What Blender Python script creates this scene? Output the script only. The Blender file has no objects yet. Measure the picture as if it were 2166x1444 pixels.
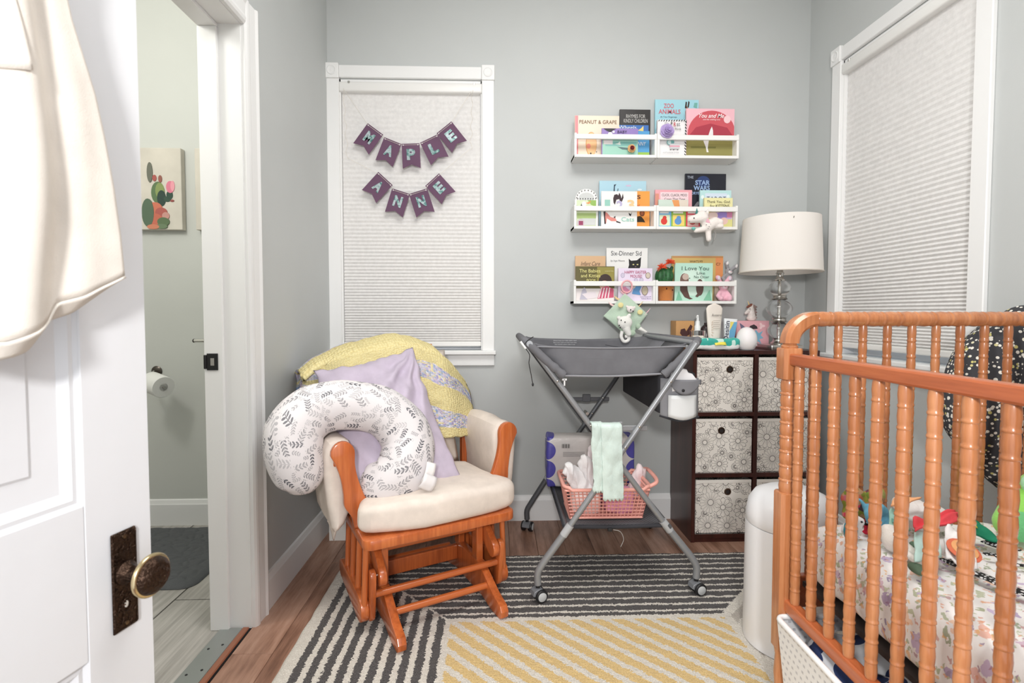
import bpy, bmesh, math, random
from math import sin, cos, pi, sqrt, radians, atan2, exp, floor
from mathutils import Vector, Matrix, Euler, noise
sc = bpy.context.scene
col = sc.collection
V = Vector
random.seed(7)
# ---------------------------------------------------------------- camera (metres; x right, y into the room, z up)
FPX, TILT, YAW, HC, SH = 1083.0, radians(2.2), math.atan(36 / 1083.0), 1.10, -19.4 / 2166
cam = bpy.data.objects.new('camera', bpy.data.cameras.new('camera'))
col.objects.link(cam)
cam.location = (0, 0, HC)
cam.rotation_euler = (pi / 2 - TILT, 0, -YAW)
cam.data.sensor_width = 36.0
cam.data.lens = 36.0 * FPX / 2166
cam.data.shift_y = SH
cam.data.clip_start = 0.02
cam.data.dof.use_dof = True
cam.data.dof.focus_distance = 2.3
cam.data.dof.aperture_fstop = 7.0
sc.camera = cam
# ---------------------------------------------------------------- light: daylight behind the shades, added ceiling-bounce and bathroom fills, on-camera flash
world = bpy.data.worlds.new('world')
sc.world = world
world.use_nodes = True
world.node_tree.nodes['Background'].inputs[0].default_value = (0.93, 0.96, 1.0, 1)
world.node_tree.nodes['Background'].inputs[1].default_value = 1.0
def lamp(name, kind, loc, rot, energy, color=(1, 1, 1), **kw):
    d = bpy.data.lights.new(name, kind)
    d.energy = energy
    d.color = color
    for k, v in kw.items():
        setattr(d, k, v)
    o = bpy.data.objects.new(name, d)
    col.objects.link(o)
    o.location = loc
    o.rotation_euler = rot
    return o
lamp('ceiling_light', 'AREA', (0.35, 1.05, 2.78), (radians(14), 0, 0), 29, (1.0, 0.985, 0.965), shape='DISK', size=1.25)  # unseen soft fill, stands in for flash bounced off the ceiling
lamp('camera_flash', 'SPOT', (-0.10, -0.90, 1.56), (radians(76), 0, radians(-11)), 98, (1.0, 0.985, 0.97),
     spot_size=radians(92), spot_blend=0.8, shadow_soft_size=0.10)
lamp('bathroom_fill', 'POINT', (-1.70, 1.35, 2.35), (0, 0, 0), 23, (1.0, 0.975, 0.93), shadow_soft_size=0.15)  # added fill, replaces the flash light the open door blocks from the bathroom
sc.view_settings.view_transform = 'Standard'
sc.view_settings.look = 'None'
sc.view_settings.gamma = 1.0
sc.view_settings.use_curve_mapping = False
sc.view_settings.exposure = 0.44

# ---------------------------------------------------------------- pixel helpers (direction only; the depth is always given)
def ray(px, py):
    x = (px - 1083) / FPX
    y = (722 - py) / FPX + SH * 2166 / FPX
    a = pi / 2 - TILT
    vy = y * cos(a) + sin(a)
    vz = y * sin(a) - cos(a)
    c, s = cos(-YAW), sin(-YAW)
    return V((c * x - s * vy, s * x + c * vy, vz))
def at(px, py, X=None, Y=None, Z=None):
    d = ray(px, py)
    t = X / d.x if X is not None else Y / d.y if Y is not None else (Z - HC) / d.z
    return V((0, 0, HC)) + d * t

# ---------------------------------------------------------------- object helpers
W = {}
I4 = Matrix.Identity(4)
def ob(name, mesh, mat=None, parent=None, M=I4, label=None, kind=None):
    o = bpy.data.objects.new(name, mesh)
    col.objects.link(o)
    if mat and not mesh.materials:
        mesh.materials.append(mat)
    if parent is not None:
        o.parent = parent
        o.matrix_parent_inverse = W[parent.name].inverted()
    o.matrix_basis = M
    W[o.name] = M.copy()
    if label: o['label'] = label
    if kind: o['kind'] = kind
    return o
def thing(name, label, cat, loc=(0, 0, 0), rotz=0.0, group=None):
    o = bpy.data.objects.new(name, None)
    col.objects.link(o)
    o.empty_display_size = 0.05
    M = Matrix.Translation(V(loc)) @ Matrix.Rotation(rotz, 4, 'Z')
    o.matrix_basis = M
    W[o.name] = M.copy()
    o['label'] = label
    o['category'] = cat
    if group: o['group'] = group
    return o
def top(name, mesh, mat, label, cat, group=None, kind=None):
    lo = [min(v.co[i] for v in mesh.vertices) for i in range(3)]
    hi = [max(v.co[i] for v in mesh.vertices) for i in range(3)]
    c = V(((lo[0] + hi[0]) / 2, (lo[1] + hi[1]) / 2, lo[2]))
    mesh.transform(Matrix.Translation(-c))
    o = ob(name, mesh, mat, M=Matrix.Translation(c), kind=kind)
    o['label'] = label
    o['category'] = cat
    if group: o['group'] = group
    return o
def struct(name, mesh, mat=None, parent=None):
    if mesh is None:
        o = bpy.data.objects.new(name, None); col.objects.link(o); W[o.name] = I4.copy()
    else:
        o = ob(name, mesh, mat, parent)
    if parent is None: o['kind'] = 'structure'
    return o

# ---------------------------------------------------------------- mesh helpers (all return a mesh)
def fin(bm, smooth=True, angle=40):
    bmesh.ops.recalc_face_normals(bm, faces=bm.faces)
    me = bpy.data.meshes.new('m')
    if smooth:
        a = radians(angle)
        for f in bm.faces: f.smooth = True
        for e in bm.edges:
            if len(e.link_faces) == 2 and e.calc_face_angle(0) > a: e.smooth = False
    bm.to_mesh(me)
    bm.free()
    return me
def mpoly(verts, faces, smooth=True, uvs=None, angle=40):
    me = bpy.data.meshes.new('m')
    me.from_pydata([tuple(v) for v in verts], [], faces)
    if uvs:
        l = me.uv_layers.new(name='UVMap')
        for lp in me.loops: l.data[lp.index].uv = uvs[lp.vertex_index]
    if smooth: me.polygons.foreach_set('use_smooth', [True] * len(me.polygons))
    me.update()
    return me
def mbox(x0, x1, y0, y1, z0, z1, bev=0.0, seg=2):
    bm = bmesh.new()
    bmesh.ops.create_cube(bm, size=1)
    for v in bm.verts:
        v.co = V(((x0 + x1) / 2 + v.co.x * (x1 - x0), (y0 + y1) / 2 + v.co.y * (y1 - y0), (z0 + z1) / 2 + v.co.z * (z1 - z0)))
    if bev > 0:
        bmesh.ops.bevel(bm, geom=bm.edges[:], offset=bev, segments=seg, profile=0.5, affect='EDGES')
    return fin(bm, bev > 0 and seg > 2, 50)
def mjoin(*ms):
    bm = bmesh.new()
    for m in ms: bm.from_mesh(m)
    me = bpy.data.meshes.new('m')
    bm.to_mesh(me)
    bm.free()
    return me
def xf(me, M):
    me.transform(M)
    if M.determinant() < 0: me.flip_normals()
    return me
def frames(pts, closed=False):
    n = len(pts)
    T = []
    for i in range(n):
        a = pts[(i - 1) % n] if (closed or i > 0) else pts[i]
        b = pts[(i + 1) % n] if (closed or i < n - 1) else pts[i]
        T.append((b - a).normalized())
    up = V((0, 0, 1)) if abs(T[0].z) < 0.9 else V((0, 1, 0))
    u = (up - T[0] * up.dot(T[0])).normalized()
    out = []
    for i in range(n):
        u = (u - T[i] * u.dot(T[i])).normalized()
        out.append((T[i], u, T[i].cross(u)))
    return out
def mtube(pts, r, seg=10, closed=False, uvr=None, squash=None, flat=False):
    pts = [V(p) for p in pts]
    n = len(pts)
    R = r if isinstance(r, (list, tuple)) else [r] * n
    fr = frames(pts, closed)
    vs, fs, uv = [], [], []
    L = 0.0
    for i in range(n):
        if i: L += (pts[i] - pts[i - 1]).length
        for k in range(seg):
            a = 2 * pi * k / seg
            s = squash(i / (n - 1)) if squash else 1.0
            vs.append(pts[i] + fr[i][1] * (cos(a) * R[i]) + fr[i][2] * (sin(a) * R[i] * s))
            uv.append((L, abs(((k / seg) * 2 + 0.5) % 2 - 1) * pi * R[i] if uvr is None else abs(((k / seg) * 2 + 0.5) % 2 - 1) * pi * uvr))
    m = n if closed else n - 1
    for i in range(m):
        j = (i + 1) % n
        for k in range(seg):
            q = (k + 1) % seg
            fs.append((i * seg + k, i * seg + q, j * seg + q, j * seg + k))
    if not closed:
        fs.append(tuple(reversed(range(seg))))
        fs.append(tuple((n - 1) * seg + k for k in range(seg)))
    me = mpoly(vs, fs, not flat, uv)
    bm = bmesh.new(); bm.from_mesh(me)
    bmesh.ops.recalc_face_normals(bm, faces=bm.faces)
    for e in bm.edges:
        if len(e.link_faces) == 2 and e.calc_face_angle(0) > 1.0: e.smooth = False
    bm.to_mesh(me); bm.free()
    return me
def mlathe(prof, seg=20, M=None, angle=50):
    vs, fs = [], []
    n = len(prof)
    for r, z in prof:
        for k in range(seg):
            a = 2 * pi * k / seg
            vs.append((max(r, 1e-5) * cos(a), max(r, 1e-5) * sin(a), z))
    for i in range(n - 1):
        for k in range(seg):
            q = (k + 1) % seg
            fs.append((i * seg + k, i * seg + q, (i + 1) * seg + q, (i + 1) * seg + k))
    fs.append(tuple(reversed(range(seg))))
    fs.append(tuple((n - 1) * seg + k for k in range(seg)))
    me = mpoly(vs, fs)
    bm = bmesh.new(); bm.from_mesh(me)
    bmesh.ops.recalc_face_normals(bm, faces=bm.faces)
    a = radians(angle)
    for e in bm.edges:
        if len(e.link_faces) == 2 and e.calc_face_angle(0) > a: e.smooth = False
    bm.to_mesh(me); bm.free()
    if M is not None: xf(me, M)
    return me
def mprism(poly, y0, y1, bev=0.0, seg=2, M=None):
    """polygon given in x,z, extruded from y0 to y1"""
    bm = bmesh.new()
    a = [bm.verts.new((p[0], y0, p[1])) for p in poly]
    b = [bm.verts.new((p[0], y1, p[1])) for p in poly]
    n = len(poly)
    bm.faces.new(a); bm.faces.new(list(reversed(b)))
    for i in range(n):
        bm.faces.new((a[i], b[i], b[(i + 1) % n], a[(i + 1) % n]))
    bmesh.ops.recalc_face_normals(bm, faces=bm.faces)
    if bev > 0:
        es = [e for e in bm.edges if abs(e.verts[0].co.y - e.verts[1].co.y) < 1e-9]
        bmesh.ops.bevel(bm, geom=es, offset=bev, segments=seg, profile=0.5, affect='EDGES')
    me = fin(bm, True, 35)
    if M is not None: xf(me, M)
    return me
def msurf(fn, nu, nv, thick=0.0, uv=None, closeu=False):
    vs, fs, uvs = [], [], []
    for j in range(nv + 1):
        for i in range(nu + 1):
            u, v = i / nu, j / nv
            vs.append(V(fn(u, v)))
            uvs.append(uv(u, v) if uv else (u, v))
    w = nu + 1
    for j in range(nv):
        for i in range(nu):
            fs.append((j * w + i, j * w + i + 1, (j + 1) * w + i + 1, (j + 1) * w + i))
    me = mpoly(vs, fs, True, uvs)
    if thick:
        N = [V(v.normal) for v in me.vertices]
        n0 = len(vs)
        vs2 = vs + [p - q * thick for p, q in zip(vs, N)]
        fs2 = fs + [tuple(n0 + k for k in reversed(f)) for f in fs]
        rim = [i for i in range(w)] + [j * w + nu for j in range(1, nv + 1)] + [nv * w + i for i in range(nu - 1, -1, -1)] + [j * w for j in range(nv - 1, 0, -1)]
        for a_, b_ in zip(rim, rim[1:] + rim[:1]): fs2.append((b_, a_, n0 + a_, n0 + b_))
        me = mpoly(vs2, fs2, True, uvs + uvs)
    return me
def mpillow(w, h, t, n=24, pinch=0.06, p=2.6, wr=0.0, seed=0):
    """pillow lying in x,z (width w, height h), thickness t along y"""
    vs, fs, uvs = [], [], []
    m = n + 1
    for side in (-1, 1):
        for j in range(m):
            for i in range(m):
                u, v = 2 * i / n - 1, 2 * j / n - 1
                e = max(0.0, (1 - abs(u) ** p) * (1 - abs(v) ** p)) ** 0.5
                x = u * w / 2 * (1 - pinch * (1 - v * v) * abs(u))
                z = v * h / 2 * (1 - pinch * (1 - u * u) * abs(v))
                q = 0
                if wr: q = wr * (noise.noise(V((u * 2.2 + seed, v * 2.2, side))) + 0.5 * noise.noise(V((u * 5 + seed, v * 5, side + 4)))) * e
                vs.append((x, side * (e * t / 2 + q), z))
                uvs.append((x, z))
    for s in range(2):
        o = s * m * m
        for j in range(n):
            for i in range(n):
                f = (o + j * m + i, o + j * m + i + 1, o + (j + 1) * m + i + 1, o + (j + 1) * m + i)
                fs.append(f if s == 0 else tuple(reversed(f)))
    me = mpoly(vs, fs, True, uvs)
    bm = bmesh.new(); bm.from_mesh(me)
    bmesh.ops.remove_doubles(bm, verts=bm.verts[:], dist=1e-5)
    bmesh.ops.recalc_face_normals(bm, faces=bm.faces)
    bm.to_mesh(me); bm.free()
    return me
def mball(c, r, M=None, su=16, sv=10):
    bm = bmesh.new()
    bmesh.ops.create_uvsphere(bm, u_segments=su, v_segments=sv, radius=1)
    r = (r, r, r) if not isinstance(r, (tuple, list)) else r
    for v in bm.verts: v.co = V((v.co.x * r[0], v.co.y * r[1], v.co.z * r[2]))
    me = fin(bm, True, 180)
    if M is not None: xf(me, M)
    return xf(me, Matrix.Translation(V(c)))
def evaluated(me, *mods):
    o = bpy.data.objects.new('tmp', me)
    col.objects.link(o)
    for kind, kw in mods:
        m = o.modifiers.new('m', kind)
        for k, v in kw.items(): setattr(m, k, v)
    dg = bpy.context.evaluated_depsgraph_get()
    dg.update()
    out = bpy.data.meshes.new_from_object(o.evaluated_get(dg))
    bpy.data.objects.remove(o)
    return out
def blob(parts, voxel=0.004, smooth=6):
    """one continuous plush body from overlapping balls and tubes"""
    me = evaluated(mjoin(*parts), ('REMESH', dict(mode='VOXEL', voxel_size=voxel)), ('SMOOTH', dict(factor=0.5, iterations=smooth)))
    me.polygons.foreach_set('use_smooth', [True] * len(me.polygons))
    me.materials.clear()
    return me
def limb(a, b, r0, r1, n=5):
    a, b = V(a), V(b)
    ps = [a + (b - a) * (i / n) for i in range(n + 1)]
    return mjoin(mtube(ps, [r0 + (r1 - r0) * i / n for i in range(n + 1)], 12), mball(a, r0), mball(b, r1))
def bez(pts, n=8):
    """Catmull-Rom through pts"""
    pts = [V(p) for p in pts]
    P = [pts[0] * 2 - pts[1]] + pts + [pts[-1] * 2 - pts[-2]]
    out = []
    for i in range(1, len(P) - 2):
        for k in range(n):
            t = k / n
            a, b, c, d = P[i - 1], P[i], P[i + 1], P[i + 2]
            out.append(0.5 * ((2 * b) + (c - a) * t + (2 * a - 5 * b + 4 * c - d) * t * t + (3 * b - a - 3 * c + d) * t ** 3))
    out.append(pts[-1])
    return out
def mtext(body, size, extrude=0.0, align='CENTER', bold=0.0, spacing=1.0, shear=0.0):
    cu = bpy.data.curves.new('t', 'FONT')
    cu.body = body
    cu.size = size
    cu.align_x = align
    cu.align_y = 'CENTER'
    cu.extrude = extrude
    cu.offset = bold
    cu.space_character = spacing
    cu.shear = shear
    cu.resolution_u = 3
    o = bpy.data.objects.new('t', cu)
    col.objects.link(o)
    dg = bpy.context.evaluated_depsgraph_get()
    dg.update()
    me = bpy.data.meshes.new_from_object(o.evaluated_get(dg))
    bpy.data.objects.remove(o)
    return me
def fitted_text(body, w, h, **kw):
    me = mtext(body, 1.0, **kw)
    xs = [v.co.x for v in me.vertices]; ys = [v.co.y for v in me.vertices]
    sx, sy = w / (max(xs) - min(xs)), h / (max(ys) - min(ys))
    cx, cy = (max(xs) + min(xs)) / 2, (max(ys) + min(ys)) / 2
    for v in me.vertices: v.co = V(((v.co.x - cx) * sx, (v.co.y - cy) * sy, v.co.z))
    return me
def mplate(poly, z0, z1, bev=0.0, seg=2, M=None):
    """polygon given in x,y, extruded from z0 to z1"""
    me = mprism(poly, -z1, -z0, bev, seg)
    for v in me.vertices: v.co = V((v.co.x, v.co.z, -v.co.y))
    me.flip_normals()
    if M is not None: xf(me, M)
    return me
def rrect(x0, x1, y0, y1, r, n=5):
    rs = r if isinstance(r, (tuple, list)) else (r, r, r, r)
    out = []
    for cx, cy, a, q in ((x0, y0, pi, rs[0]), (x1, y0, 1.5 * pi, rs[1]), (x1, y1, 0, rs[2]), (x0, y1, 0.5 * pi, rs[3])):
        ox = cx + (q if cx == x0 else -q); oy = cy + (q if cy == y0 else -q)
        out += [(ox + q * cos(a + pi / 2 * i / n), oy + q * sin(a + pi / 2 * i / n)) for i in range(n + 1)]
    return out
def puff(me, amp, scale, seed=0.0, sub=0):
    if sub: me = evaluated(me, ('SUBSURF', dict(levels=sub, render_levels=sub)))
    for v in me.vertices:
        n = noise.noise_vector(v.co * scale + V((seed, seed, seed)))
        v.co += n * amp
    me.update()
    return me
FACE = Matrix.Rotation(pi / 2, 4, 'X')      # text plane -> upright, facing -y
# ---------------------------------------------------------------- material helpers
def c(r, g, b):
    f = lambda x: (x / 255 / 12.92) if x <= 10.3 else (((x / 255) + 0.055) / 1.055) ** 2.4
    return (f(r), f(g), f(b), 1.0)
class S:
    """a scalar socket with arithmetic"""
    def __init__(s, nt, o): s.nt, s.o = nt, o
    def op(s, kind, *args):
        n = s.nt.nodes.new('ShaderNodeMath')
        n.operation = kind
        for i, a in enumerate((s,) + args):
            if isinstance(a, S): s.nt.links.new(a.o, n.inputs[i])
            else: n.inputs[i].default_value = a
        return S(s.nt, n.outputs[0])
    def __add__(s, b): return s.op('ADD', b)
    __radd__ = __add__
    def __sub__(s, b): return s.op('SUBTRACT', b)
    def __rsub__(s, b): return (s * -1.0) + b
    def __mul__(s, b): return s.op('MULTIPLY', b)
    __rmul__ = __mul__
    def __truediv__(s, b): return s.op('DIVIDE', b)
    def abs(s): return s.op('ABSOLUTE')
    def sin(s): return s.op('SINE')
    def cos(s): return s.op('COSINE')
    def frac(s): return s.op('FRACT')
    def floor(s): return s.op('FLOOR')
    def sqrt(s): return s.op('SQRT')
    def lt(s, b): return s.op('LESS_THAN', b)
    def gt(s, b): return s.op('GREATER_THAN', b)
    def mn(s, b): return s.op('MINIMUM', b)
    def mx(s, b): return s.op('MAXIMUM', b)
    def atan2(s, b): return s.op('ARCTAN2', b)
class T:
    """node-tree builder around one Principled BSDF"""
    def __init__(s, name, rough=0.5, base=(0.8, 0.8, 0.8, 1), metal=0.0):
        s.m = bpy.data.materials.new(name)
        s.m.use_nodes = True
        s.nt = s.m.node_tree
        s.b = s.nt.nodes['Principled BSDF']
        s.b.inputs['Base Color'].default_value = base
        s.b.inputs['Roughness'].default_value = rough
        s.b.inputs['Metallic'].default_value = metal
        s.m.diffuse_color = base
    def node(s, t, **kw):
        n = s.nt.nodes.new(t)
        for k, v in kw.items(): setattr(n, k, v)
        return n
    def link(s, a, b): s.nt.links.new(a.o if isinstance(a, S) else a, b)
    def coord(s, kind='Object'):
        if kind == 'World': return s.node('ShaderNodeNewGeometry').outputs['Position']
        return s.node('ShaderNodeTexCoord').outputs[kind]
    def xyz(s, kind='Object'):
        n = s.node('ShaderNodeSeparateXYZ')
        s.link(s.coord(kind) if isinstance(kind, str) else kind, n.inputs[0])
        return [S(s.nt, n.outputs[i]) for i in range(3)]
    def vec(s, x, y, z=0.0):
        n = s.node('ShaderNodeCombineXYZ')
        for i, a in enumerate((x, y, z)):
            if isinstance(a, S): s.link(a, n.inputs[i])
            else: n.inputs[i].default_value = a
        return n.outputs[0]
    def noise(s, vec, scale, detail=3.0, rough=0.5, color=False):
        n = s.node('ShaderNodeTexNoise')
        s.link(vec, n.inputs['Vector'])
        n.inputs['Scale'].default_value = scale
        n.inputs['Detail'].default_value = detail
        n.inputs['Roughness'].default_value = rough
        return n.outputs['Color'] if color else S(s.nt, n.outputs[0])
    def voro(s, vec, rnd=1.0, dims='2D'):
        n = s.node('ShaderNodeTexVoronoi', voronoi_dimensions=dims)
        s.link(vec, n.inputs['Vector'])
        n.inputs['Scale'].default_value = 1.0
        n.inputs['Randomness'].default_value = rnd
        return n
    def ramp(s, fac, stops):
        n = s.node('ShaderNodeValToRGB')
        s.link(fac, n.inputs[0])
        e = n.color_ramp.elements
        e[0].position, e[0].color = stops[0]
        e[1].position, e[1].color = stops[-1]
        for p, cc in stops[1:-1]:
            q = e.new(p); q.color = cc
        return n.outputs[0]
    def mix(s, fac, a, b):
        n = s.node('ShaderNodeMix', data_type='RGBA')
        for v, i in ((fac, 0), (a, 6), (b, 7)):
            if isinstance(v, S): s.link(v, n.inputs[i])
            elif isinstance(v, (tuple, list, float, int)): n.inputs[i].default_value = v
            else: s.link(v, n.inputs[i])
        return n.outputs[2]
    def color(s, sock): s.link(sock, s.b.inputs['Base Color']); return s
    def bump(s, h, strength=0.3, dist=0.002):
        n = s.node('ShaderNodeBump')
        n.inputs['Strength'].default_value = strength
        n.inputs['Distance'].default_value = dist
        s.link(h, n.inputs['Height'])
        s.link(n.outputs[0], s.b.inputs['Normal'])
        return s
    def set(s, **kw):
        for k, v in kw.items(): s.b.inputs[k.replace('_', ' ')].default_value = v
        return s
_mc = {}
def plain(rgb, rough=0.5, metal=0.0, bump=None, var=0.0, vscale=8.0, **kw):
    key = (rgb, rough, metal, bump, var, vscale, tuple(sorted(kw.items())))
    if key in _mc: return _mc[key]
    t = T('mat_%d' % len(_mc), rough, c(*rgb), metal)
    if var:
        n = t.noise(t.coord('Object'), vscale, 4.0)
        a = c(*[max(0, x * (1 - var)) for x in rgb]); b = c(*[min(255, x * (1 + var * 0.6)) for x in rgb])
        t.color(t.ramp(n, [(0.3, a), (0.7, b)]))
    if bump: t.bump(t.noise(t.coord('Object'), bump[0], 3.0), bump[1], bump[2] if len(bump) > 2 else 0.002)
    t.set(**kw)
    _mc[key] = t.m
    return t.m
def wood(name, dark, mid, light, axis, rough=0.3, scale=1.0, coat=0.3, rnd=True, bumps=0.05):
    t = T(name, rough, c(*mid))
    x, y, z = t.xyz('Object')
    s = [22.0 * scale] * 3
    s[axis] = 1.6 * scale
    info = t.node('ShaderNodeObjectInfo')
    r = S(t.nt, info.outputs['Random'])
    off = r * 37.0 if rnd else 0.0
    v = t.vec(x * s[0] + off, y * s[1] + off, z * s[2] + off)
    n1 = t.noise(v, 1.0, 5.0, 0.6)
    n2 = t.noise(v, 5.0, 4.0, 0.6)
    f = n1 * 0.65 + n2 * 0.35 + ((r - 0.5) * 0.10 if rnd else 0.0)
    t.color(t.ramp(f, [(0.30, c(*dark)), (0.5, c(*mid)), (0.70, c(*light))]))
    t.bump(n2, bumps, 0.001)
    t.set(Coat_Weight=coat, Coat_Roughness=0.15)
    return t.m
def fabric(rgb, weave=900.0, var=0.06, bump=0.25, rough=0.95, folds=0.0, name='fabric'):
    key = (rgb, weave, var, bump, rough, folds)
    if key in _mc: return _mc[key]
    t = T(name + '_%d' % len(_mc), rough, c(*rgb))
    co = t.coord('Object')
    n = t.noise(co, 14.0, 4.0, 0.6)
    a = c(*[x * (1 - var) for x in rgb]); b = c(*[min(255, x * (1 + var * 0.5)) for x in rgb])
    t.color(t.ramp(n, [(0.3, a), (0.7, b)]))
    h = t.noise(co, weave, 2.0)
    if folds: h = h * 0.3 + t.noise(co, 9.0, 3.0) * folds
    t.bump(h, bump, 0.0015 if not folds else 0.01)
    t.set(Specular_IOR_Level=0.2)
    _mc[key] = t.m
    return t.m
# flat print colour straight from object colours
def ink(rgb, rough=0.6): return plain(rgb, rough)

# ---- wall paint, trim
def paint(name, rgb, rough):
    t = T(name, rough, c(*rgb))
    co = t.coord('World')
    n = t.noise(co, 3.0, 3.0)
    t.color(t.ramp(n, [(0.3, c(*[x * 0.985 for x in rgb])), (0.7, c(*rgb))]))
    t.bump(t.noise(co, 180.0, 3.0), 0.10, 0.001)
    return t.m
M_WALL = paint('wall_paint', (197, 200, 199), 0.55)
M_WALLB = paint('bath_paint', (206, 208, 203), 0.55)
M_CEIL = paint('ceiling_paint', (238, 238, 234), 0.8)
M_TRIM = plain((240, 240, 239), 0.45, bump=(60.0, 0.06))
M_DOOR = plain((216, 217, 220), 0.28, bump=(26.0, 0.16, 0.003))
M_WHITE = plain((240, 240, 238), 0.4)

# ---- oak-look vinyl floor
def m_floor():
    t = T('floor_plank', 0.38)
    x, y, z = t.xyz('Object')
    r = S(t.nt, t.node('ShaderNodeObjectInfo').outputs['Random'])
    v = t.vec(x * 26.0 + r * 91.0, y * 2.4 + r * 47.0, r * 13.0)
    n1 = t.noise(v, 1.0, 6.0, 0.62)
    v2 = t.vec(x * 9.0 + r * 51.0, y * 3.2 + r * 17.0, r * 5.0)
    n2 = t.noise(v2, 1.0, 3.0, 0.6)
    n3 = t.noise(v, 6.0, 3.0, 0.6)
    f = n1 * 0.5 + n2 * 0.35 + n3 * 0.15 + (r - 0.5) * 0.07
    t.color(t.ramp(f, [(0.30, c(78, 52, 42)), (0.43, c(134, 98, 80)), (0.53, c(166, 127, 107)), (0.68, c(192, 156, 136))]))
    t.bump(n3, 0.12, 0.001)
    return t.m
M_FLOOR = m_floor()
def m_tile():
    t = T('bath_tile', 0.45)
    x, y, z = t.xyz('Object')
    r = S(t.nt, t.node('ShaderNodeObjectInfo').outputs['Random'])
    n = t.noise(t.vec(x * 60.0, y * 3.0 + r * 20.0, r * 9.0), 1.0, 4.0, 0.6)
    t.color(t.ramp(n, [(0.3, c(150, 146, 140)), (0.7, c(192, 188, 182))]))
    t.bump(n, 0.1, 0.001)
    return t.m
M_TILE = m_tile()
M_GROUT = plain((78, 74, 70), 0.9)

# ---- rug
def m_rug():
    t = T('rug_pile', 1.0)
    x, y, z = t.xyz('World')
    pos = t.coord('World')
    j = (t.noise(pos, 130.0, 2.0) - 0.5) * 0.022 + (t.noise(pos, 30.0, 2.0) - 0.5) * 0.012
    j2 = (t.noise(t.vec(y, x, z), 130.0, 2.0) - 0.5) * 0.022 + (t.noise(t.vec(y, x, z), 26.0, 2.0) - 0.5) * 0.012
    X, Y = x + j, y + j2
    a = (X * -1.0) - 0.178
    b = Y - 1.782
    left = a.gt(b)
    sl = (a / 0.0455 + 0.0).frac().gt(0.56) + a.gt(0.455)
    sb = ((b - 0.030) / 0.0425).frac().gt(0.73) * b.gt(0.02)
    dark_white = left * sl + (1.0 - left) * sb
    mit = ((a - b).abs().lt(0.006)) * a.gt(-0.01)
    dark_white = (dark_white + mit).mn(1.0)
    grey_n = t.noise(pos, 260.0, 3.0)
    white = t.ramp(grey_n, [(0.3, c(205, 196, 184)), (0.7, c(238, 232, 222))])
    dark = t.ramp(grey_n, [(0.3, c(54, 50, 49)), (0.7, c(98, 93, 92))])
    yel = t.ramp(grey_n, [(0.3, c(205, 172, 110)), (0.7, c(236, 206, 148))])
    gry = t.ramp(grey_n, [(0.3, c(170, 160, 150)), (0.7, c(205, 196, 186))])
    darkc = t.mix(dark_white, dark, white)
    q = ((X + Y) / 0.0775).frac().gt(0.60)
    yb = (a.gt(-0.022) + b.gt(-0.022)).mn(1.0)
    yellow = t.mix((q + yb).mn(1.0), yel, white)
    # right block of the pattern: beyond the line x - y = -0.94 at the back, x = 0.81 in front
    g = X - (Y - 1.78).mx(0.0) - 0.815
    g2 = ((X - Y + 2.0) / 0.09).frac().gt(0.5)
    grey = t.mix((g2 + g.lt(0.03)).mn(1.0), gry, white)
    inside = a.lt(0.0) * b.lt(0.0)
    col_ = t.mix(inside, darkc, yellow)
    col_ = t.mix(g.gt(0.0), col_, grey)
    t.color(col_)
    t.bump(t.noise(pos, 330.0, 3.0) + t.noise(pos, 90.0, 2.0), 0.9, 0.006)
    t.set(Specular_IOR_Level=0.05, Sheen_Weight=0.2)
    return t.m
M_RUG = m_rug()

# ---- printed patterns
def m_daisies():
    t = T('bin_print', 0.85)
    x, y, z = t.xyz('Object')
    r = S(t.nt, t.node('ShaderNodeObjectInfo').outputs['Random'])
    px, pz = x + y * 0.83, z
    def layer(cell, rnd, rmin, rvar, lw):
        ux, uz = px / cell + r * 17.0, pz / cell + r * 31.0
        vn = t.voro(t.vec(ux, uz), rnd)
        p = t.node('ShaderNodeSeparateXYZ'); t.link(vn.outputs['Position'], p.inputs[0])
        dx, dz = ux - S(t.nt, p.outputs[0]), uz - S(t.nt, p.outputs[1])
        cs = t.node('ShaderNodeSeparateColor'); t.link(vn.outputs['Color'], cs.inputs[0])
        k, k2 = S(t.nt, cs.outputs[0]), S(t.nt, cs.outputs[1])
        rad = (dx * dx + dz * dz).sqrt()
        n = (k * 5.0).floor() + 5.0
        ang = dz.atan2(dx) * n + k2 * 6.28
        a = ang.sin().abs()
        R = k2 * rvar + rmin
        Rb = R * (a.sqrt() * 0.30 + 0.70)
        r0 = R * 0.26
        w = lw
        edge = (rad - Rb).abs().lt(w)
        spoke = (a * rad * (1.0 / 6.0)).lt(w * 0.75) * rad.lt(Rb) * rad.gt(r0)
        vein = ((ang * 2.0).sin().abs() * rad * (1.0 / 12.0)).lt(w * 0.35) * rad.lt(R * 0.62) * rad.gt(r0)
        ctr = (rad - r0).abs().lt(w)
        return (edge + spoke + vein + ctr).mn(1.0), rad.lt(R * 1.03)
    l1, in1 = layer(0.098, 0.55, 0.40, 0.16, 0.011)
    l2, in2 = layer(0.048, 0.8, 0.36, 0.18, 0.022)
    line = l1 + (1.0 - in1) * l2
    t.color(t.mix(line.mn(1.0), c(232, 226, 218), c(62, 54, 52)))
    t.bump(t.noise(t.coord('Object'), 800.0, 2.0), 0.15)
    return t.m
M_DAISY = m_daisies()
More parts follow.
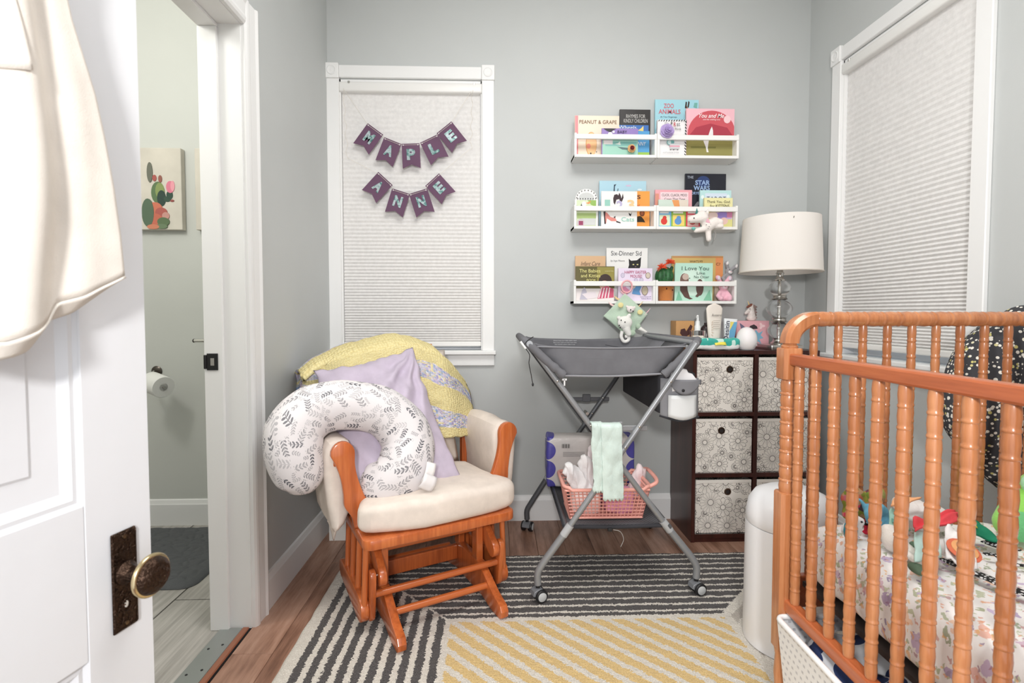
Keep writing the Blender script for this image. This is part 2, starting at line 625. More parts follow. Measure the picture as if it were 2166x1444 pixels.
def m_leaves(name, coordk, cell, base, ink1, ink2, green=None):
    """sprigs of small leaves scattered over cloth; 2-D coordinates in metres"""
    t = T(name, 0.95)
    x, y, z = t.xyz(coordk)
    ax, ay = (x, y) if coordk == 'UV' else (x, y)
    out = None
    def layer(cell, seed):
        ux, uy = ax / cell + seed, ay / cell + seed * 1.7
        vn = t.voro(t.vec(ux, uy), 0.75)
        p = t.node('ShaderNodeSeparateXYZ'); t.link(vn.outputs['Position'], p.inputs[0])
        dx, dy = ux - S(t.nt, p.outputs[0]), uy - S(t.nt, p.outputs[1])
        cs = t.node('ShaderNodeSeparateColor'); t.link(vn.outputs['Color'], cs.inputs[0])
        k, k2, k3 = [S(t.nt, cs.outputs[i]) for i in range(3)]
        th = k * 6.28
        u = dx * th.cos() + dy * th.sin()
        v = (dy * th.cos() - dx * th.sin()) + u * u * 0.5 * (k2 - 0.5)
        nl = (k2 * 2.0).floor() + 4.0
        av = v.abs()
        s = u * nl
        lu = (s - av * nl * 0.75).frac() - 0.5
        span = (u.abs().lt(0.46))
        lw = 0.16 + k3 * 0.05
        leaf = ((lu / 0.31) * (lu / 0.31) + ((av - lw * 0.62) / (lw * 0.56)) * ((av - lw * 0.62) / (lw * 0.56))).lt(1.0) * span
        stem = av.lt(0.014) * u.abs().lt(0.48)
        return (leaf + stem).mn(1.0), k3, 1.0 - av.lt(0.30) * u.abs().lt(0.50)
    l1, k3, far = layer(cell, 0.0)
    l2, k4, _ = layer(cell * 0.62, 7.3)
    t.color(t.mix(l2 * far * k4.gt(0.55), t.mix(l1, base, t.mix(k3, ink1, ink2)), t.mix(k4, ink1, ink2)))
    t.bump(t.noise(t.coord('Object'), 9.0, 3.0), 0.35, 0.012)
    t.set(Specular_IOR_Level=0.2)
    return t.m
M_LEAF = m_leaves('leaf_print', 'UV', 0.047, c(224, 219, 220), c(98, 98, 104), c(196, 192, 194))
def m_floral():
    t = T('sheet_print', 0.95)
    x, y, z = t.xyz('Object')
    px, py = x + z * 0.8, y + z * 0.2
    colr = c(238, 236, 234)
    def spots(cur, cell, seed, size, stops, wob):
        j = t.noise(t.vec(px, py, seed), 1.4 / cell, 3.0)
        ux, uy = px / cell + seed + j * wob, py / cell + seed * 2.3 + j * wob
        vn = t.voro(t.vec(ux, uy), 1.0)
        cs = t.node('ShaderNodeSeparateColor'); t.link(vn.outputs['Color'], cs.inputs[0])
        k, k2 = S(t.nt, cs.outputs[0]), S(t.nt, cs.outputs[1])
        d = S(t.nt, vn.outputs['Distance'])
        m = d.lt(k2 * size) * k2.gt(0.45)
        return t.mix(m * 0.7, cur, t.ramp(k, stops))
    colr = spots(colr, 0.024, 3.1, 0.34, [(0.0, c(140, 152, 96)), (0.4, c(170, 178, 130)), (0.7, c(108, 130, 78)), (1.0, c(196, 202, 164))], 2.2)
    colr = spots(colr, 0.040, 9.7, 0.36, [(0.0, c(150, 120, 175)), (0.35, c(190, 165, 205)), (0.6, c(228, 158, 130)), (0.85, c(236, 190, 150)), (1.0, c(205, 110, 100))], 1.8)
    colr = spots(colr, 0.016, 5.3, 0.30, [(0.0, c(110, 90, 150)), (0.5, c(222, 150, 110)), (1.0, c(236, 190, 110))], 1.6)
    t.color(colr)
    t.bump(t.noise(t.coord('Object'), 14.0, 3.0), 0.5, 0.012)
    return t.m
M_SHEET = m_floral()
def m_dots(name, base, dots, cell=0.017, size=0.30):
    t = T(name, 0.95)
    vn = t.voro(t.coord('Object'), 0.85, '3D')
    vn.inputs['Scale'].default_value = 1.0 / cell
    cs = t.node('ShaderNodeSeparateColor'); t.link(vn.outputs['Color'], cs.inputs[0])
    k, k2 = S(t.nt, cs.outputs[0]), S(t.nt, cs.outputs[1])
    d = S(t.nt, vn.outputs['Distance'])
    t.color(t.mix(d.lt(k2 * 0.18 + size), base, t.ramp(k, [(0.0, dots[0]), (0.7, dots[0]), (0.85, dots[1]), (1.0, dots[1])])))
    return t.m
M_DOTS = m_dots('spotted_cloth', c(58, 58, 62), (c(226, 222, 212), c(196, 188, 120)), 0.0125, 0.26)
M_WHALE = m_dots('navy_print', c(232, 234, 238), (c(48, 62, 104), c(120, 140, 180)), 0.055, 0.34)
def m_crochet():
    t = T('crochet', 1.0)
    x, y, z = t.xyz('UV')
    v = t.voro(t.vec(x * 90.0, y * 110.0), 0.55)
    d = S(t.nt, v.outputs['Distance'])
    cs = t.node('ShaderNodeSeparateColor'); t.link(v.outputs['Color'], cs.inputs[0])
    k = S(t.nt, cs.outputs[0])
    band = (y / 0.26 + 0.12).frac().gt(0.60)
    yel = t.ramp(d, [(0.0, c(244, 232, 178)), (0.8, c(224, 206, 146))])
    varg = t.ramp(k, [(0.0, c(176, 166, 206)), (0.3, c(232, 228, 236)), (0.55, c(150, 170, 208)), (0.8, c(238, 224, 170)), (1.0, c(206, 190, 216))])
    t.color(t.mix(band, yel, varg))
    t.bump(1.0 - d, 0.9, 0.006)
    t.set(Specular_IOR_Level=0.1)
    return t.m
M_CROCHET = m_crochet()
def m_shade():
    t = T('shade_cloth', 0.9)
    co = t.coord('Object')
    n = t.noise(co, 55.0, 4.0, 0.6)
    t.color(t.ramp(n, [(0.3, c(222, 220, 218)), (0.7, c(234, 232, 230))]))
    t.bump(t.noise(co, 500.0, 2.0), 0.15)
    return t.m
M_SHADE = m_shade()
# ---- shared plain materials
M_GLIDER = wood('glider_wood', (150, 72, 34), (190, 98, 48), (214, 124, 66), 2, 0.28, 1.0, 0.5)
M_CRIB = wood('crib_wood', (148, 88, 52), (186, 119, 75), (210, 147, 102), 2, 0.26, 1.0, 0.5)
M_CRIBR = wood('crib_rail_wood', (140, 70, 38), (180, 96, 56), (200, 118, 72), 1, 0.3, 1.0, 0.4)
M_ESPR = wood('espresso_wood', (44, 20, 17), (62, 28, 23), (80, 38, 30), 2, 0.35, 1.0, 0.15)
M_CREAM = fabric((228, 216, 205), 700.0, 0.05, 0.25)
M_LILAC = fabric((203, 191, 208), 900.0, 0.05, 0.45, 0.75, 1.0)
M_GREYF = fabric((112, 112, 116), 900.0, 0.05, 0.2)
M_GREYD = fabric((62, 62, 66), 900.0, 0.05, 0.2)
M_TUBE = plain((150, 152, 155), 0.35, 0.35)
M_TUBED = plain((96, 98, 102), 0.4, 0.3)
M_STEEL = plain((205, 203, 198), 0.22, 1.0)
M_BLACK = plain((26, 26, 28), 0.45)
M_BRONZE = plain((62, 46, 36), 0.38, 0.85, bump=(120.0, 0.9, 0.006))
M_BRASS = plain((206, 188, 148), 0.25, 1.0)
M_GLASS = T('clear_glass', 0.02, (1, 1, 1, 1)).set(Transmission_Weight=1.0, IOR=1.45).m
M_PANE = T('window_glass', 0.05, (0.8, 0.88, 1.0, 1)).set(Transmission_Weight=1.0, IOR=1.1).m
# ================================================================ THE SETTING
XL, XR, YB, ZC, WT = -0.85, 1.65, 2.68, 2.85, 0.135
BX, BY0 = -2.35, 0.75            # bathroom: left wall, near wall
def boxes(*bs): return mjoin(*[mbox(*b) for b in bs])
# back wall with the window opening
WA0, WA1, WZ0, WZ1 = -0.795, -0.060, 0.905, 2.285
struct('wall_back', boxes((XL - WT, WA0, YB, YB + 0.14, 0, ZC), (WA1, XR + 0.14, YB, YB + 0.14, 0, ZC),
                          (WA0, WA1, YB, YB + 0.14, 0, WZ0), (WA0, WA1, YB, YB + 0.14, WZ1, ZC)), M_WALL)
# right wall with its window opening (y 1.72 .. 2.415)
RA0, RA1 = 1.720, 2.415
struct('wall_right', boxes((XR, XR + 0.14, -0.12, RA0, 0, ZC), (XR, XR + 0.14, RA1, YB, 0, ZC),
                           (XR, XR + 0.14, RA0, RA1, 0, WZ0), (XR, XR + 0.14, RA0, RA1, WZ1, ZC)), M_WALL)
# left wall with the bathroom doorway
DY0, DY1, DZ = 0.97, 1.776, 2.062
struct('wall_left', boxes((XL - WT, XL, DY1 + 0.02, YB, 0, ZC), (XL - WT, XL, -0.12, DY0 - 0.02, 0, ZC),
                          (XL - WT, XL, DY0 - 0.02, DY1 + 0.02, DZ + 0.02, ZC)), M_WALL)
# near wall around the doorway the picture is taken from
struct('wall_near', boxes((XL, -0.72, -0.13, -0.01, 0, ZC), (0.95, XR, -0.13, -0.01, 0, ZC), (-0.72, 0.95, -0.13, -0.01, 2.06, ZC)), M_WALL)
struct('ceiling', mbox(BX - 0.1, XR + 0.14, -0.13, YB + 0.14, ZC, ZC + 0.1), M_CEIL)
struct('wall_bathroom_back', mbox(BX, XL - WT, YB, YB + 0.12, 0, ZC), M_WALLB)
struct('wall_bathroom_left', mbox(BX - 0.1, BX, BY0 - 0.1, YB + 0.12, 0, ZC), M_WALLB)
struct('wall_bathroom_near', mbox(BX, XL - WT, BY0 - 0.1, BY0, 0, ZC), M_WALLB)
# floor: slab, then planks as pieces of their own
fl = struct('floor', mbox(XL - 0.01, XR + 0.14, -0.4, YB + 0.14, -0.10, -0.012), plain((52, 34, 28), 0.8))
pw = 0.131
_pl = {}
x = XL
k = 0
while x < XR - 0.01:
    w = min(pw, XR - x)
    o_ = [0.42, 1.02, 0.18, 0.78][k % 4]
    cuts = [-0.13, o_, o_ + 1.22, YB] if o_ + 1.22 < YB - 0.05 else [-0.13, o_, YB]
    for y0, y1 in zip(cuts[:-1], cuts[1:]):
        key = (round(w, 4), round(y1 - y0, 4))
        if key not in _pl:
            _pl[key] = mbox(0, w - 0.0012, 0, y1 - y0 - 0.0012, -0.012, 0.0, 0.0012, 1)
            _pl[key].materials.append(M_FLOOR)
        ob('plank', _pl[key], None, fl, Matrix.Translation((x, y0, 0)))
    x += pw
    k += 1
bf = struct('floor_bathroom', mbox(BX, XL - WT * 0.3, BY0, YB, -0.10, -0.004), M_GROUT)
_tl = {}
xs = [-0.900, -1.230, -1.562, -1.894, -2.226, BX]
for i in range(5):
    w = xs[i] - xs[i + 1]
    ys = [BY0, 1.305, 1.965, 2.625, YB] if i % 2 == 0 else [BY0, 0.975, 1.635, 2.295, YB]
    for y0, y1 in zip(ys[:-1], ys[1:]):
        key = (round(w, 4), round(y1 - y0, 4))
        if key not in _tl:
            _tl[key] = mbox(0.003, w - 0.003, 0.003, y1 - y0 - 0.003, -0.006, 0.0, 0.001, 1)
            _tl[key].materials.append(M_TILE)
        ob('tile', _tl[key], None, bf, Matrix.Translation((xs[i + 1], y0, 0)))
# metal threshold strip in the doorway
th = struct('trim_1', mbox(-0.955, -0.878, DY0, DY1 - 0.004, 0.0, 0.005, 0.002, 1), plain((168, 172, 170), 0.35, 0.7))
th['label'] = 'brushed metal threshold strip between tile and plank floors'
scr = mlathe([(0.004, 0.0), (0.004, 0.0012), (0.0, 0.0016)], 8); scr.materials.append(M_BLACK)
for yy in (1.20, 1.40, 1.56, 1.68):
    ob('screw', scr, None, th, Matrix.Translation((-0.90, yy, 0.0048)))
    ob('screw', scr, None, th, Matrix.Translation((-0.935, yy - 0.02, 0.0048)))
ob('reducer', mbox(-0.878, -0.855, DY0, DY1 - 0.004, 0.0, 0.008, 0.003, 1), plain((150, 96, 72), 0.4), th)
# bathroom doorway: liner, stop and casing
t2 = struct('trim_2', None)
def part(name, mesh, mat, par, **k): return ob(name, mesh, mat, par, **k)
part('jamb', mbox(XL - WT, XL, DY1, DY1 + 0.02, 0, DZ + 0.02), M_TRIM, t2)
part('jamb', mbox(XL - WT, XL, DY0 - 0.02, DY0, 0, DZ + 0.02), M_TRIM, t2)
part('head_jamb', mbox(XL - WT, XL, DY0, DY1, DZ, DZ + 0.02), M_TRIM, t2)
part('door_stop', mbox(XL - WT, -0.922, DY1 - 0.013, DY1, 0, DZ - 0.013, 0.002, 1), M_TRIM, t2)
part('door_stop', mbox(XL - WT, -0.922, DY0, DY0 + 0.013, 0, DZ - 0.013, 0.002, 1), M_TRIM, t2)
part('head_stop', mbox(XL - WT, -0.922, DY0, DY1, DZ - 0.013, DZ, 0.002, 1), M_TRIM, t2)
def casing_profile(w):   # (across, proud) of a moulded casing
    return [(0, 0), (w, 0), (w, 0.020), (w - 0.012, 0.024), (w - 0.022, 0.018), (0.03, 0.016), (0.018, 0.020), (0.008, 0.018), (0, 0.012)]
cw = 0.088
def casing_v(y_in, s):
    vs = [(XL + p, y_in + s * a, z) for z in (0, DZ + cw) for a, p in casing_profile(cw)]
    n = 9
    fs = [tuple(range(n)), tuple(range(2 * n - 1, n - 1, -1))] + [(i, (i + 1) % n, n + (i + 1) % n, n + i) for i in range(n)]
    me = mpoly(vs, fs, False)
    bm = bmesh.new(); bm.from_mesh(me); bmesh.ops.recalc_face_normals(bm, faces=bm.faces); bm.to_mesh(me); bm.free()
    return me
part('casing', casing_v(DY1 + 0.004, 1), M_TRIM, t2)
part('casing', casing_v(DY0 - 0.004, -1), M_TRIM, t2)
vs = [(XL + p, y, DZ + 0.004 + a) for y in (DY0 - 0.004, DY1 + 0.004) for a, p in casing_profile(cw)]
me = mpoly(vs, [tuple(range(9)), tuple(range(17, 8, -1))] + [(i, (i + 1) % 9, 9 + (i + 1) % 9, 9 + i) for i in range(9)], False)
bm = bmesh.new(); bm.from_mesh(me); bmesh.ops.recalc_face_normals(bm, faces=bm.faces); bm.to_mesh(me); bm.free()
part('head_casing', me, M_TRIM, t2)
sp = part('strike_plate', mjoin(mbox(-0.975, -0.938, DY1 - 0.016, DY1 - 0.0131, 0.905, 0.962, 0.001, 1),
                                mbox(-0.984, -0.975, DY1 - 0.019, DY1 - 0.0131, 0.910, 0.957, 0.001, 1)), M_BLACK, t2, label='black metal strike plate')
part('strike_hole', mbox(-0.962, -0.950, DY1 - 0.0168, DY1 - 0.0158, 0.921, 0.946), plain((150, 148, 142), 0.6), sp)
# baseboards
def baseboard(name, p0, p1, nrm):
    p0, p1, nrm = V(p0), V(p1), V(nrm)
    pr = [(0, 0), (0.015, 0), (0.015, 0.108), (0.012, 0.114), (0.007, 0.130), (0, 0.134)]
    n = len(pr)
    vs = [p + nrm * a + V((0, 0, z)) for p in (p0, p1) for a, z in pr]
    fs = [tuple(range(n)), tuple(range(2 * n - 1, n - 1, -1))] + [(i, (i + 1) % n, n + (i + 1) % n, n + i) for i in range(n)]
    me = mpoly(vs, fs, False)
    bm = bmesh.new(); bm.from_mesh(me); bmesh.ops.recalc_face_normals(bm, faces=bm.faces); bm.to_mesh(me); bm.free()
    return struct(name, me, M_TRIM)
baseboard('baseboard_left', (XL, DY1 + 0.092, 0), (XL, YB, 0), (1, 0, 0))
baseboard('baseboard_back', (XL, YB, 0), (XR, YB, 0), (0, -1, 0))
baseboard('baseboard_right', (XR, 0, 0), (XR, YB, 0), (-1, 0, 0))
baseboard('baseboard_bathroom', (BX, YB, 0), (XL - WT, YB, 0), (0, -1, 0))

# ---- windows (local x along the wall, -y into the room)
def window(name, M, a0, a1, z0, z1):
    w = struct(name, None)
    cwid = 0.057
    def p(n, me, m=M_TRIM, par=None): return ob(n, xf(me, M), m, par or w)
    p('jamb', mbox(a0, a0 + 0.012, -0.002, 0.12, z0, z1)); p('jamb', mbox(a1 - 0.012, a1, -0.002, 0.12, z0, z1))
    p('head_jamb', mbox(a0, a1, -0.002, 0.12, z1 - 0.012, z1))
    p('casing', mbox(a0 - cwid, a0 + 0.006, -0.018, 0.0, z0 - 0.004, z1 + 0.004, 0.003, 1))
    p('casing', mbox(a1 - 0.006, a1 + cwid, -0.018, 0.0, z0 - 0.004, z1 + 0.004, 0.003, 1))
    p('head_casing', mbox(a0 - cwid + 0.064, a1 + cwid - 0.064, -0.018, 0.0, z1 + 0.004, z1 + 0.066, 0.003, 1))
    for s in (a0 - cwid - 0.003, a1 + cwid - 0.064):
        b = p('corner_block', mbox(s, s + 0.067, -0.026, 0.0, z1 - 0.002, z1 + 0.074, 0.004, 2))
        p('rosette', mlathe([(0.024, 0), (0.024, 0.001), (0.021, 0.003), (0.018, 0.001), (0.008, 0.001), (0.0, 0.003)], 18,
                            Matrix.Translation((s + 0.0335, -0.026, z1 + 0.036)) @ Matrix.Rotation(pi / 2, 4, 'X')), M_TRIM, b)
    p('stool', mbox(a0 - cwid - 0.008, a1 + cwid + 0.008, -0.044, 0.10, z0 - 0.022, z0 - 0.002, 0.004, 2))
    p('apron', mbox(a0 - cwid, a1 + cwid, -0.016, 0.0, z0 - 0.082, z0 - 0.022, 0.003, 1))
    # sashes behind the shade
    for (s0, s1, d) in ((z0, (z0 + z1) / 2 + 0.02, 0.075), ((z0 + z1) / 2 - 0.02, z1 - 0.012, 0.10)):
        f = p('sash', mjoin(mbox(a0 + 0.012, a0 + 0.052, d, d + 0.025, s0, s1), mbox(a1 - 0.052, a1 - 0.012, d, d + 0.025, s0, s1),
                            mbox(a0 + 0.052, a1 - 0.052, d, d + 0.025, s0, s0 + 0.05), mbox(a0 + 0.052, a1 - 0.052, d, d + 0.025, s1 - 0.04, s1)))
        p('pane', mbox(a0 + 0.052, a1 - 0.052, d + 0.010, d + 0.014, s0 + 0.05, s1 - 0.04), M_PANE, f)
    return w
MB = Matrix.Translation((0, YB, 0))
MR = Matrix.Translation((XR, 0, 0)) @ Matrix.Rotation(-pi / 2, 4, 'Z')
window('window_1', MB, WA0, WA1, WZ0, WZ1)
window('window_2', MR, -RA1, -RA0, WZ0, WZ1)
def shade(M, a0, a1, z0, z1, label, drop):
    c0 = M @ V(((a0 + a1) / 2, 0.02, z0))
    t = thing('cellular_shade', label, 'window shade', c0)
    zt, zb = z1 - 0.062, z0 + drop + 0.026
    ob('headrail', xf(mbox(a0 + 0.004, a1 - 0.004, -0.016, 0.040, z1 - 0.064, z1 - 0.014, 0.010, 3), M), plain((238, 237, 234), 0.35), t)
    zs, z, i = [], zb, 0
    while z < zt:
        f = (z - zb) / (zt - zb)
        zs.append((z, 0.014 + (-0.0042 + 0.0036 * f ** 0.6) * (1 if i % 2 else -1)))
        z += 0.0062 + 0.0070 * min(1.0, f * 1.25)
        i += 1
    zs.append((zt, 0.014))
    vs, fs = [], []
    for z, d in zs:
        vs += [(a0 + 0.014, d, z), (a1 - 0.014, d, z), (a0 + 0.014, 0.040 - d, z), (a1 - 0.014, 0.040 - d, z)]
    for i in range(len(zs) - 1):
        b, e = 4 * i, 4 * i + 4
        fs += [(b, b + 1, e + 1, e), (b + 3, b + 2, e + 2, e + 3), (b + 2, b, e, e + 2), (b + 1, b + 3, e + 3, e + 1)]
    ob('shade_cloth', xf(mpoly(vs, fs, False), M), M_SHADE, t)
    ob('bottom_rail', xf(mbox(a0 + 0.012, a1 - 0.012, 0.000, 0.034, zb - 0.026, zb, 0.006, 2), M), plain((238, 237, 234), 0.35), t)
    for s in (a0 + 0.05, a1 - 0.05):
        ob('mount_clip', xf(mbox(s, s + 0.012, -0.017, -0.008, z1 - 0.026, z1 - 0.012, 0.002, 1), M), M_STEEL, t)
    return t
shade(MB, WA0, WA1, WZ0, WZ1, 'white pleated shade drawn down in the window behind the glider', 0.018)
shade(MR, -RA1, -RA0, WZ0, WZ1, 'white pleated shade drawn down in the window beside the crib', 0.030)

# ---- the open white panel door at the near left
hx, hy = -0.697, 0.020
dv = V((0.2275, 0.974, 0)).normalized()
MD = Matrix(((dv.x, -dv.y, 0, hx), (dv.y, dv.x, 0, hy), (0, 0, 1, 0), (0, 0, 0, 1)))   # local x along the door, -y faces the room
DWD = 0.78
d1 = struct('door_1', None)
d1['label'] = 'white painted panel door standing open with an ornate bronze knob'
def dp(n, me, m=M_DOOR, par=None, **k): return ob(n, xf(me, MD), m, par or d1, **k)
dp('stile', mbox(0.0, 0.100, 0.0, 0.036, 0.012, 2.03, 0.0015, 1))
dp('stile', mbox(DWD - 0.098, DWD, 0.0, 0.036, 0.012, 2.03, 0.0015, 1))
for z0, z1 in ((0.012, 0.22), (0.634, 0.846), (1.92, 2.03)):
    dp('rail', mbox(0.100, DWD - 0.098, 0.0, 0.036, z0, z1, 0.0012, 1))
def door_panel(z0, z1):
    x0, x1 = 0.100, DWD - 0.098
    def ring(i, y): return [(x0 + i, y, z0 + i), (x1 - i, y, z0 + i), (x1 - i, y, z1 - i), (x0 + i, y, z1 - i)]
    rs = [ring(0.0, 0.002), ring(0.004, 0.006), ring(0.010, 0.005), ring(0.020, 0.013), ring(0.052, 0.0135), ring(0.056, 0.0105)]
    vs = [q for r in rs for q in r]
    fs = [(4 * i + j, 4 * i + (j + 1) % 4, 4 * i + 4 + (j + 1) % 4, 4 * i + 4 + j) for i in range(len(rs) - 1) for j in range(4)]
    fs.append((20, 21, 22, 23))
    b = len(vs)
    vs += [(x0, 0.028, z0), (x1, 0.028, z0), (x1, 0.028, z1), (x0, 0.028, z1)]
    fs += [(b + 3, b + 2, b + 1, b)] + [(j, b + j, b + (j + 1) % 4, (j + 1) % 4) for j in range(4)]
    me = mpoly(vs, fs, False)
    bm = bmesh.new(); bm.from_mesh(me); bmesh.ops.recalc_face_normals(bm, faces=bm.faces); bm.to_mesh(me); bm.free()
    return me
dp('panel', door_panel(0.22, 0.634)); dp('panel', door_panel(0.846, 1.92))
# ornate escutcheon with embossed bands, and the knob
kx, kz = DWD - 0.0465, 0.731
emb = [mbox(kx - 0.0185, kx + 0.0185, -0.0035, 0.0, 0.649, 0.791, 0.0012, 1)]
rr = random.Random(3)
for i in range(46):
    x = kx + rr.uniform(-0.015, 0.015); z = rr.uniform(0.655, 0.786)
    if (x - kx) ** 2 + (z - kz) ** 2 < 0.017 ** 2: continue
    L = rr.uniform(0.004, 0.010); a = rr.choice([0.9, 0.9, -0.8, 1.2])
    dx, dz = cos(a) * L / 2, sin(a) * L / 2
    if abs(x + dx - kx) > 0.017 or abs(x - dx - kx) > 0.017: continue
    emb.append(mtube([(x - dx, -0.0036, z - dz), (x, -0.0046, z), (x + dx, -0.0036, z + dz)], [0.0005, 0.0013, 0.0005], 6))
for s in (-1, 1):
    emb.append(mtube([(kx + s * 0.0172, -0.0036, 0.652), (kx + s * 0.0172, -0.0036, 0.788)], 0.0010, 6))
for z in (0.652, 0.700, 0.762, 0.788): emb.append(mtube([(kx - 0.017, -0.0036, z), (kx + 0.017, -0.0036, z)], 0.0009, 6))
emb.append(mtube([(kx + 0.0075 * cos(q), -0.004, 0.684 + 0.0095 * sin(q)) for q in [2 * pi * i / 16 for i in range(16)]], 0.0013, 6, True))
pl = dp('escutcheon', mjoin(*emb), M_BRONZE, label='ornate embossed dark bronze plate')
for z in (0.658, 0.783): dp('screw', mlathe([(0.0035, 0), (0.003, 0.0015), (0.0, 0.002)], 10, Matrix.Translation((kx, -0.0035, z)) @ Matrix.Rotation(pi / 2, 4, 'X')), plain((110, 92, 74), 0.3, 1.0), pl)
dp('keyhole', mball((kx, -0.0042, 0.685), (0.0032, 0.001, 0.0048)), plain((200, 196, 188), 0.5), pl)
KM = Matrix.Translation((kx, -0.003, kz)) @ Matrix.Rotation(pi / 2, 4, 'X')
kn = dp('knob', mlathe([(0.016, 0.0), (0.0165, 0.004), (0.013, 0.007), (0.0105, 0.010), (0.0095, 0.026), (0.012, 0.030), (0.021, 0.034), (0.0265, 0.040), (0.0278, 0.0425)], 32, KM), M_BRONZE)
dp('knob_band', mlathe([(0.0279, 0.0418), (0.0295, 0.0425), (0.0298, 0.0455), (0.0285, 0.0475), (0.0262, 0.0478)], 32, KM), M_BRASS, kn, label='polished brass rim')
kf = [mlathe([(0.0262, 0.0472), (0.0250, 0.0515), (0.0200, 0.0560), (0.0120, 0.0590), (0.0, 0.0602)], 32, KM)]
for i in range(22):
    a = rr.uniform(0, 2 * pi); r = rr.uniform(0.003, 0.021); b = a + rr.uniform(0.25, 0.6); r2 = max(0.001, min(0.022, r + rr.uniform(-0.004, 0.006)))
    h = lambda q: 0.0602 - 0.0092 * (q / 0.0255) ** 2.4
    ps = [KM @ V((q * cos(t), q * sin(t), h(q) + 0.0002)) for q, t in ((r, a), ((r + r2) / 2, (a + b) / 2), (r2, b))]
    kf.append(mtube(ps, [0.0004, 0.0011, 0.0004], 6))
dp('knob_face', mjoin(*kf), M_BRONZE, kn)
# ================================================================ RUG
RZ = 0.016
def rug_pt(u, v):
    x = -0.665 + u * 2.05; y = 0.30 + v * 1.96
    e = min(u, 1 - u, v, 1 - v)
    z = RZ * min(1.0, e * 120) ** 0.5 if e < 1 / 120 else RZ
    z += 0.0016 * noise.noise(V((x * 90, y * 90, 0))) + 0.0016 * noise.noise(V((x * 34, y * 34, 3)))
    return (x + 0.004 * noise.noise(V((y * 14, x * 3, 1))), y + 0.004 * noise.noise(V((x * 14, 2, y * 3))), max(0.001, z))
rugm = msurf(rug_pt, 300, 290)
top('area_rug', rugm, M_RUG, 'shaggy area rug with charcoal and yellow stripes on cream', 'rug')

# ================================================================ GLIDER CHAIR
GO = V((-0.17, 1.757, RZ))
gu, gv = V((0.889, 0.459, 0)).normalized(), V((-0.459, 0.889, 0)).normalized()
MG = Matrix(((gu.x, gv.x, 0, GO.x), (gu.y, gv.y, 0, GO.y), (0, 0, 1, GO.z), (0, 0, 0, 1)))
G = thing('glider_chair', 'orange-stained wooden glider chair with cream cushions', 'armchair', GO)
def gp(n, me, m=M_GLIDER, par=None, **k): return ob(n, xf(me, MG), m, par or G, **k)
def side(poly, x, th, bev=0.004):      # board with outline in (y, z) standing at x
    return mprism(poly, -th / 2, th / 2, bev, 2, Matrix.Translation((x, 0, 0)) @ Matrix(((0, -1, 0, 0), (1, 0, 0, 0), (0, 0, 1, 0), (0, 0, 0, 1))))
def capsule(a, b, r0, r1=None, n=7):   # outline of a rounded bar between 2-D points
    r1 = r1 or r0
    t = atan2(b[1] - a[1], b[0] - a[0])
    return [(a[0] + r0 * cos(t + pi / 2 + pi * i / n), a[1] + r0 * sin(t + pi / 2 + pi * i / n)) for i in range(n + 1)] + \
           [(b[0] + r1 * cos(t - pi / 2 + pi * i / n), b[1] + r1 * sin(t - pi / 2 + pi * i / n)) for i in range(n + 1)]
gp('seat_board', mplate(rrect(-0.281, 0.281, 0.0, 0.50, (0.035, 0.035, 0.02, 0.02)), 0.312, 0.345, 0.005))
dow = mtube([(0, 0, 0), (0, 0, 1)], 1.0, 12); dow.materials.append(M_GLIDER)
def dowel(n, a, b, r, par=None):
    a, b = MG @ V(a), MG @ V(b)
    d = b - a
    q = V((0, 0, 1)).rotation_difference(d.normalized()).to_matrix().to_4x4()
    return ob(n, dow, None, par or G, Matrix.Translation(a) @ q @ Matrix.Diagonal((r, r, d.length, 1)))
foot_prof = [(-0.085, 0.010), (-0.088, 0.030), (-0.076, 0.048), (-0.02, 0.066), (0.045, 0.100), (0.10, 0.132), (0.30, 0.132), (0.36, 0.100), (0.43, 0.066), (0.49, 0.048),
             (0.50, 0.03), (0.497, 0.010), (0.485, 0.0), (0.40, 0.0), (0.33, 0.016), (0.07, 0.016), (0.0, 0.0), (-0.073, 0.0)]
low_prof = capsule((0.105, 0.078), (0.40, 0.088), 0.045, 0.034)
bolt = mlathe([(0.007, 0.0), (0.007, 0.004), (0.004, 0.005), (0.004, 0.022), (0.0065, 0.023), (0.0065, 0.027), (0.0, 0.028)], 10)
bolt.materials.append(M_STEEL)
for s in (-1, 1):
    gp('base_foot', side(foot_prof, s * 0.185, 0.030))
    gp('base_post', mbox(s * 0.185 - 0.014, s * 0.185 + 0.014, 0.115, 0.160, 0.12, 0.285, 0.004, 2))
    gp('base_post', mbox(s * 0.185 - 0.014, s * 0.185 + 0.014, 0.290, 0.335, 0.12, 0.285, 0.004, 2))
    gp('base_arm', side(capsule((0.055, 0.195), (0.155, 0.262), 0.030, 0.030), s * 0.212, 0.026))
    gp('base_arm', side(capsule((0.40, 0.195), (0.30, 0.262), 0.030, 0.030), s * 0.212, 0.026))
    gp('top_bar', mbox(s * 0.212 - 0.013, s * 0.212 + 0.013, 0.13, 0.33, 0.235, 0.290, 0.004, 2))
    gp('lower_board', side(low_prof, s * 0.266, 0.028))
    for a, b in (((0.062, 0.200), (0.082, 0.062)), ((0.395, 0.200), (0.385, 0.062))):
        lk = gp('swing_link', side(capsule(a, b, 0.023, 0.023), s * 0.242, 0.020))
        for (y, z), xo in ((a, 0.206), (b, 0.246)):
            M = MG @ Matrix.Translation((s * xo, y, z)) @ Matrix.Rotation(s * pi / 2, 4, 'Y')
            ob('bolt', bolt, None, lk, M)
    for y in (0.075, 0.165, 0.255, 0.345): dowel('spindle', (s * 0.266, y, 0.10), (s * 0.258, y, 0.315), 0.0105)
dowel('crossbar', (-0.18, 0.035, 0.072), (0.18, 0.035, 0.072), 0.0125)
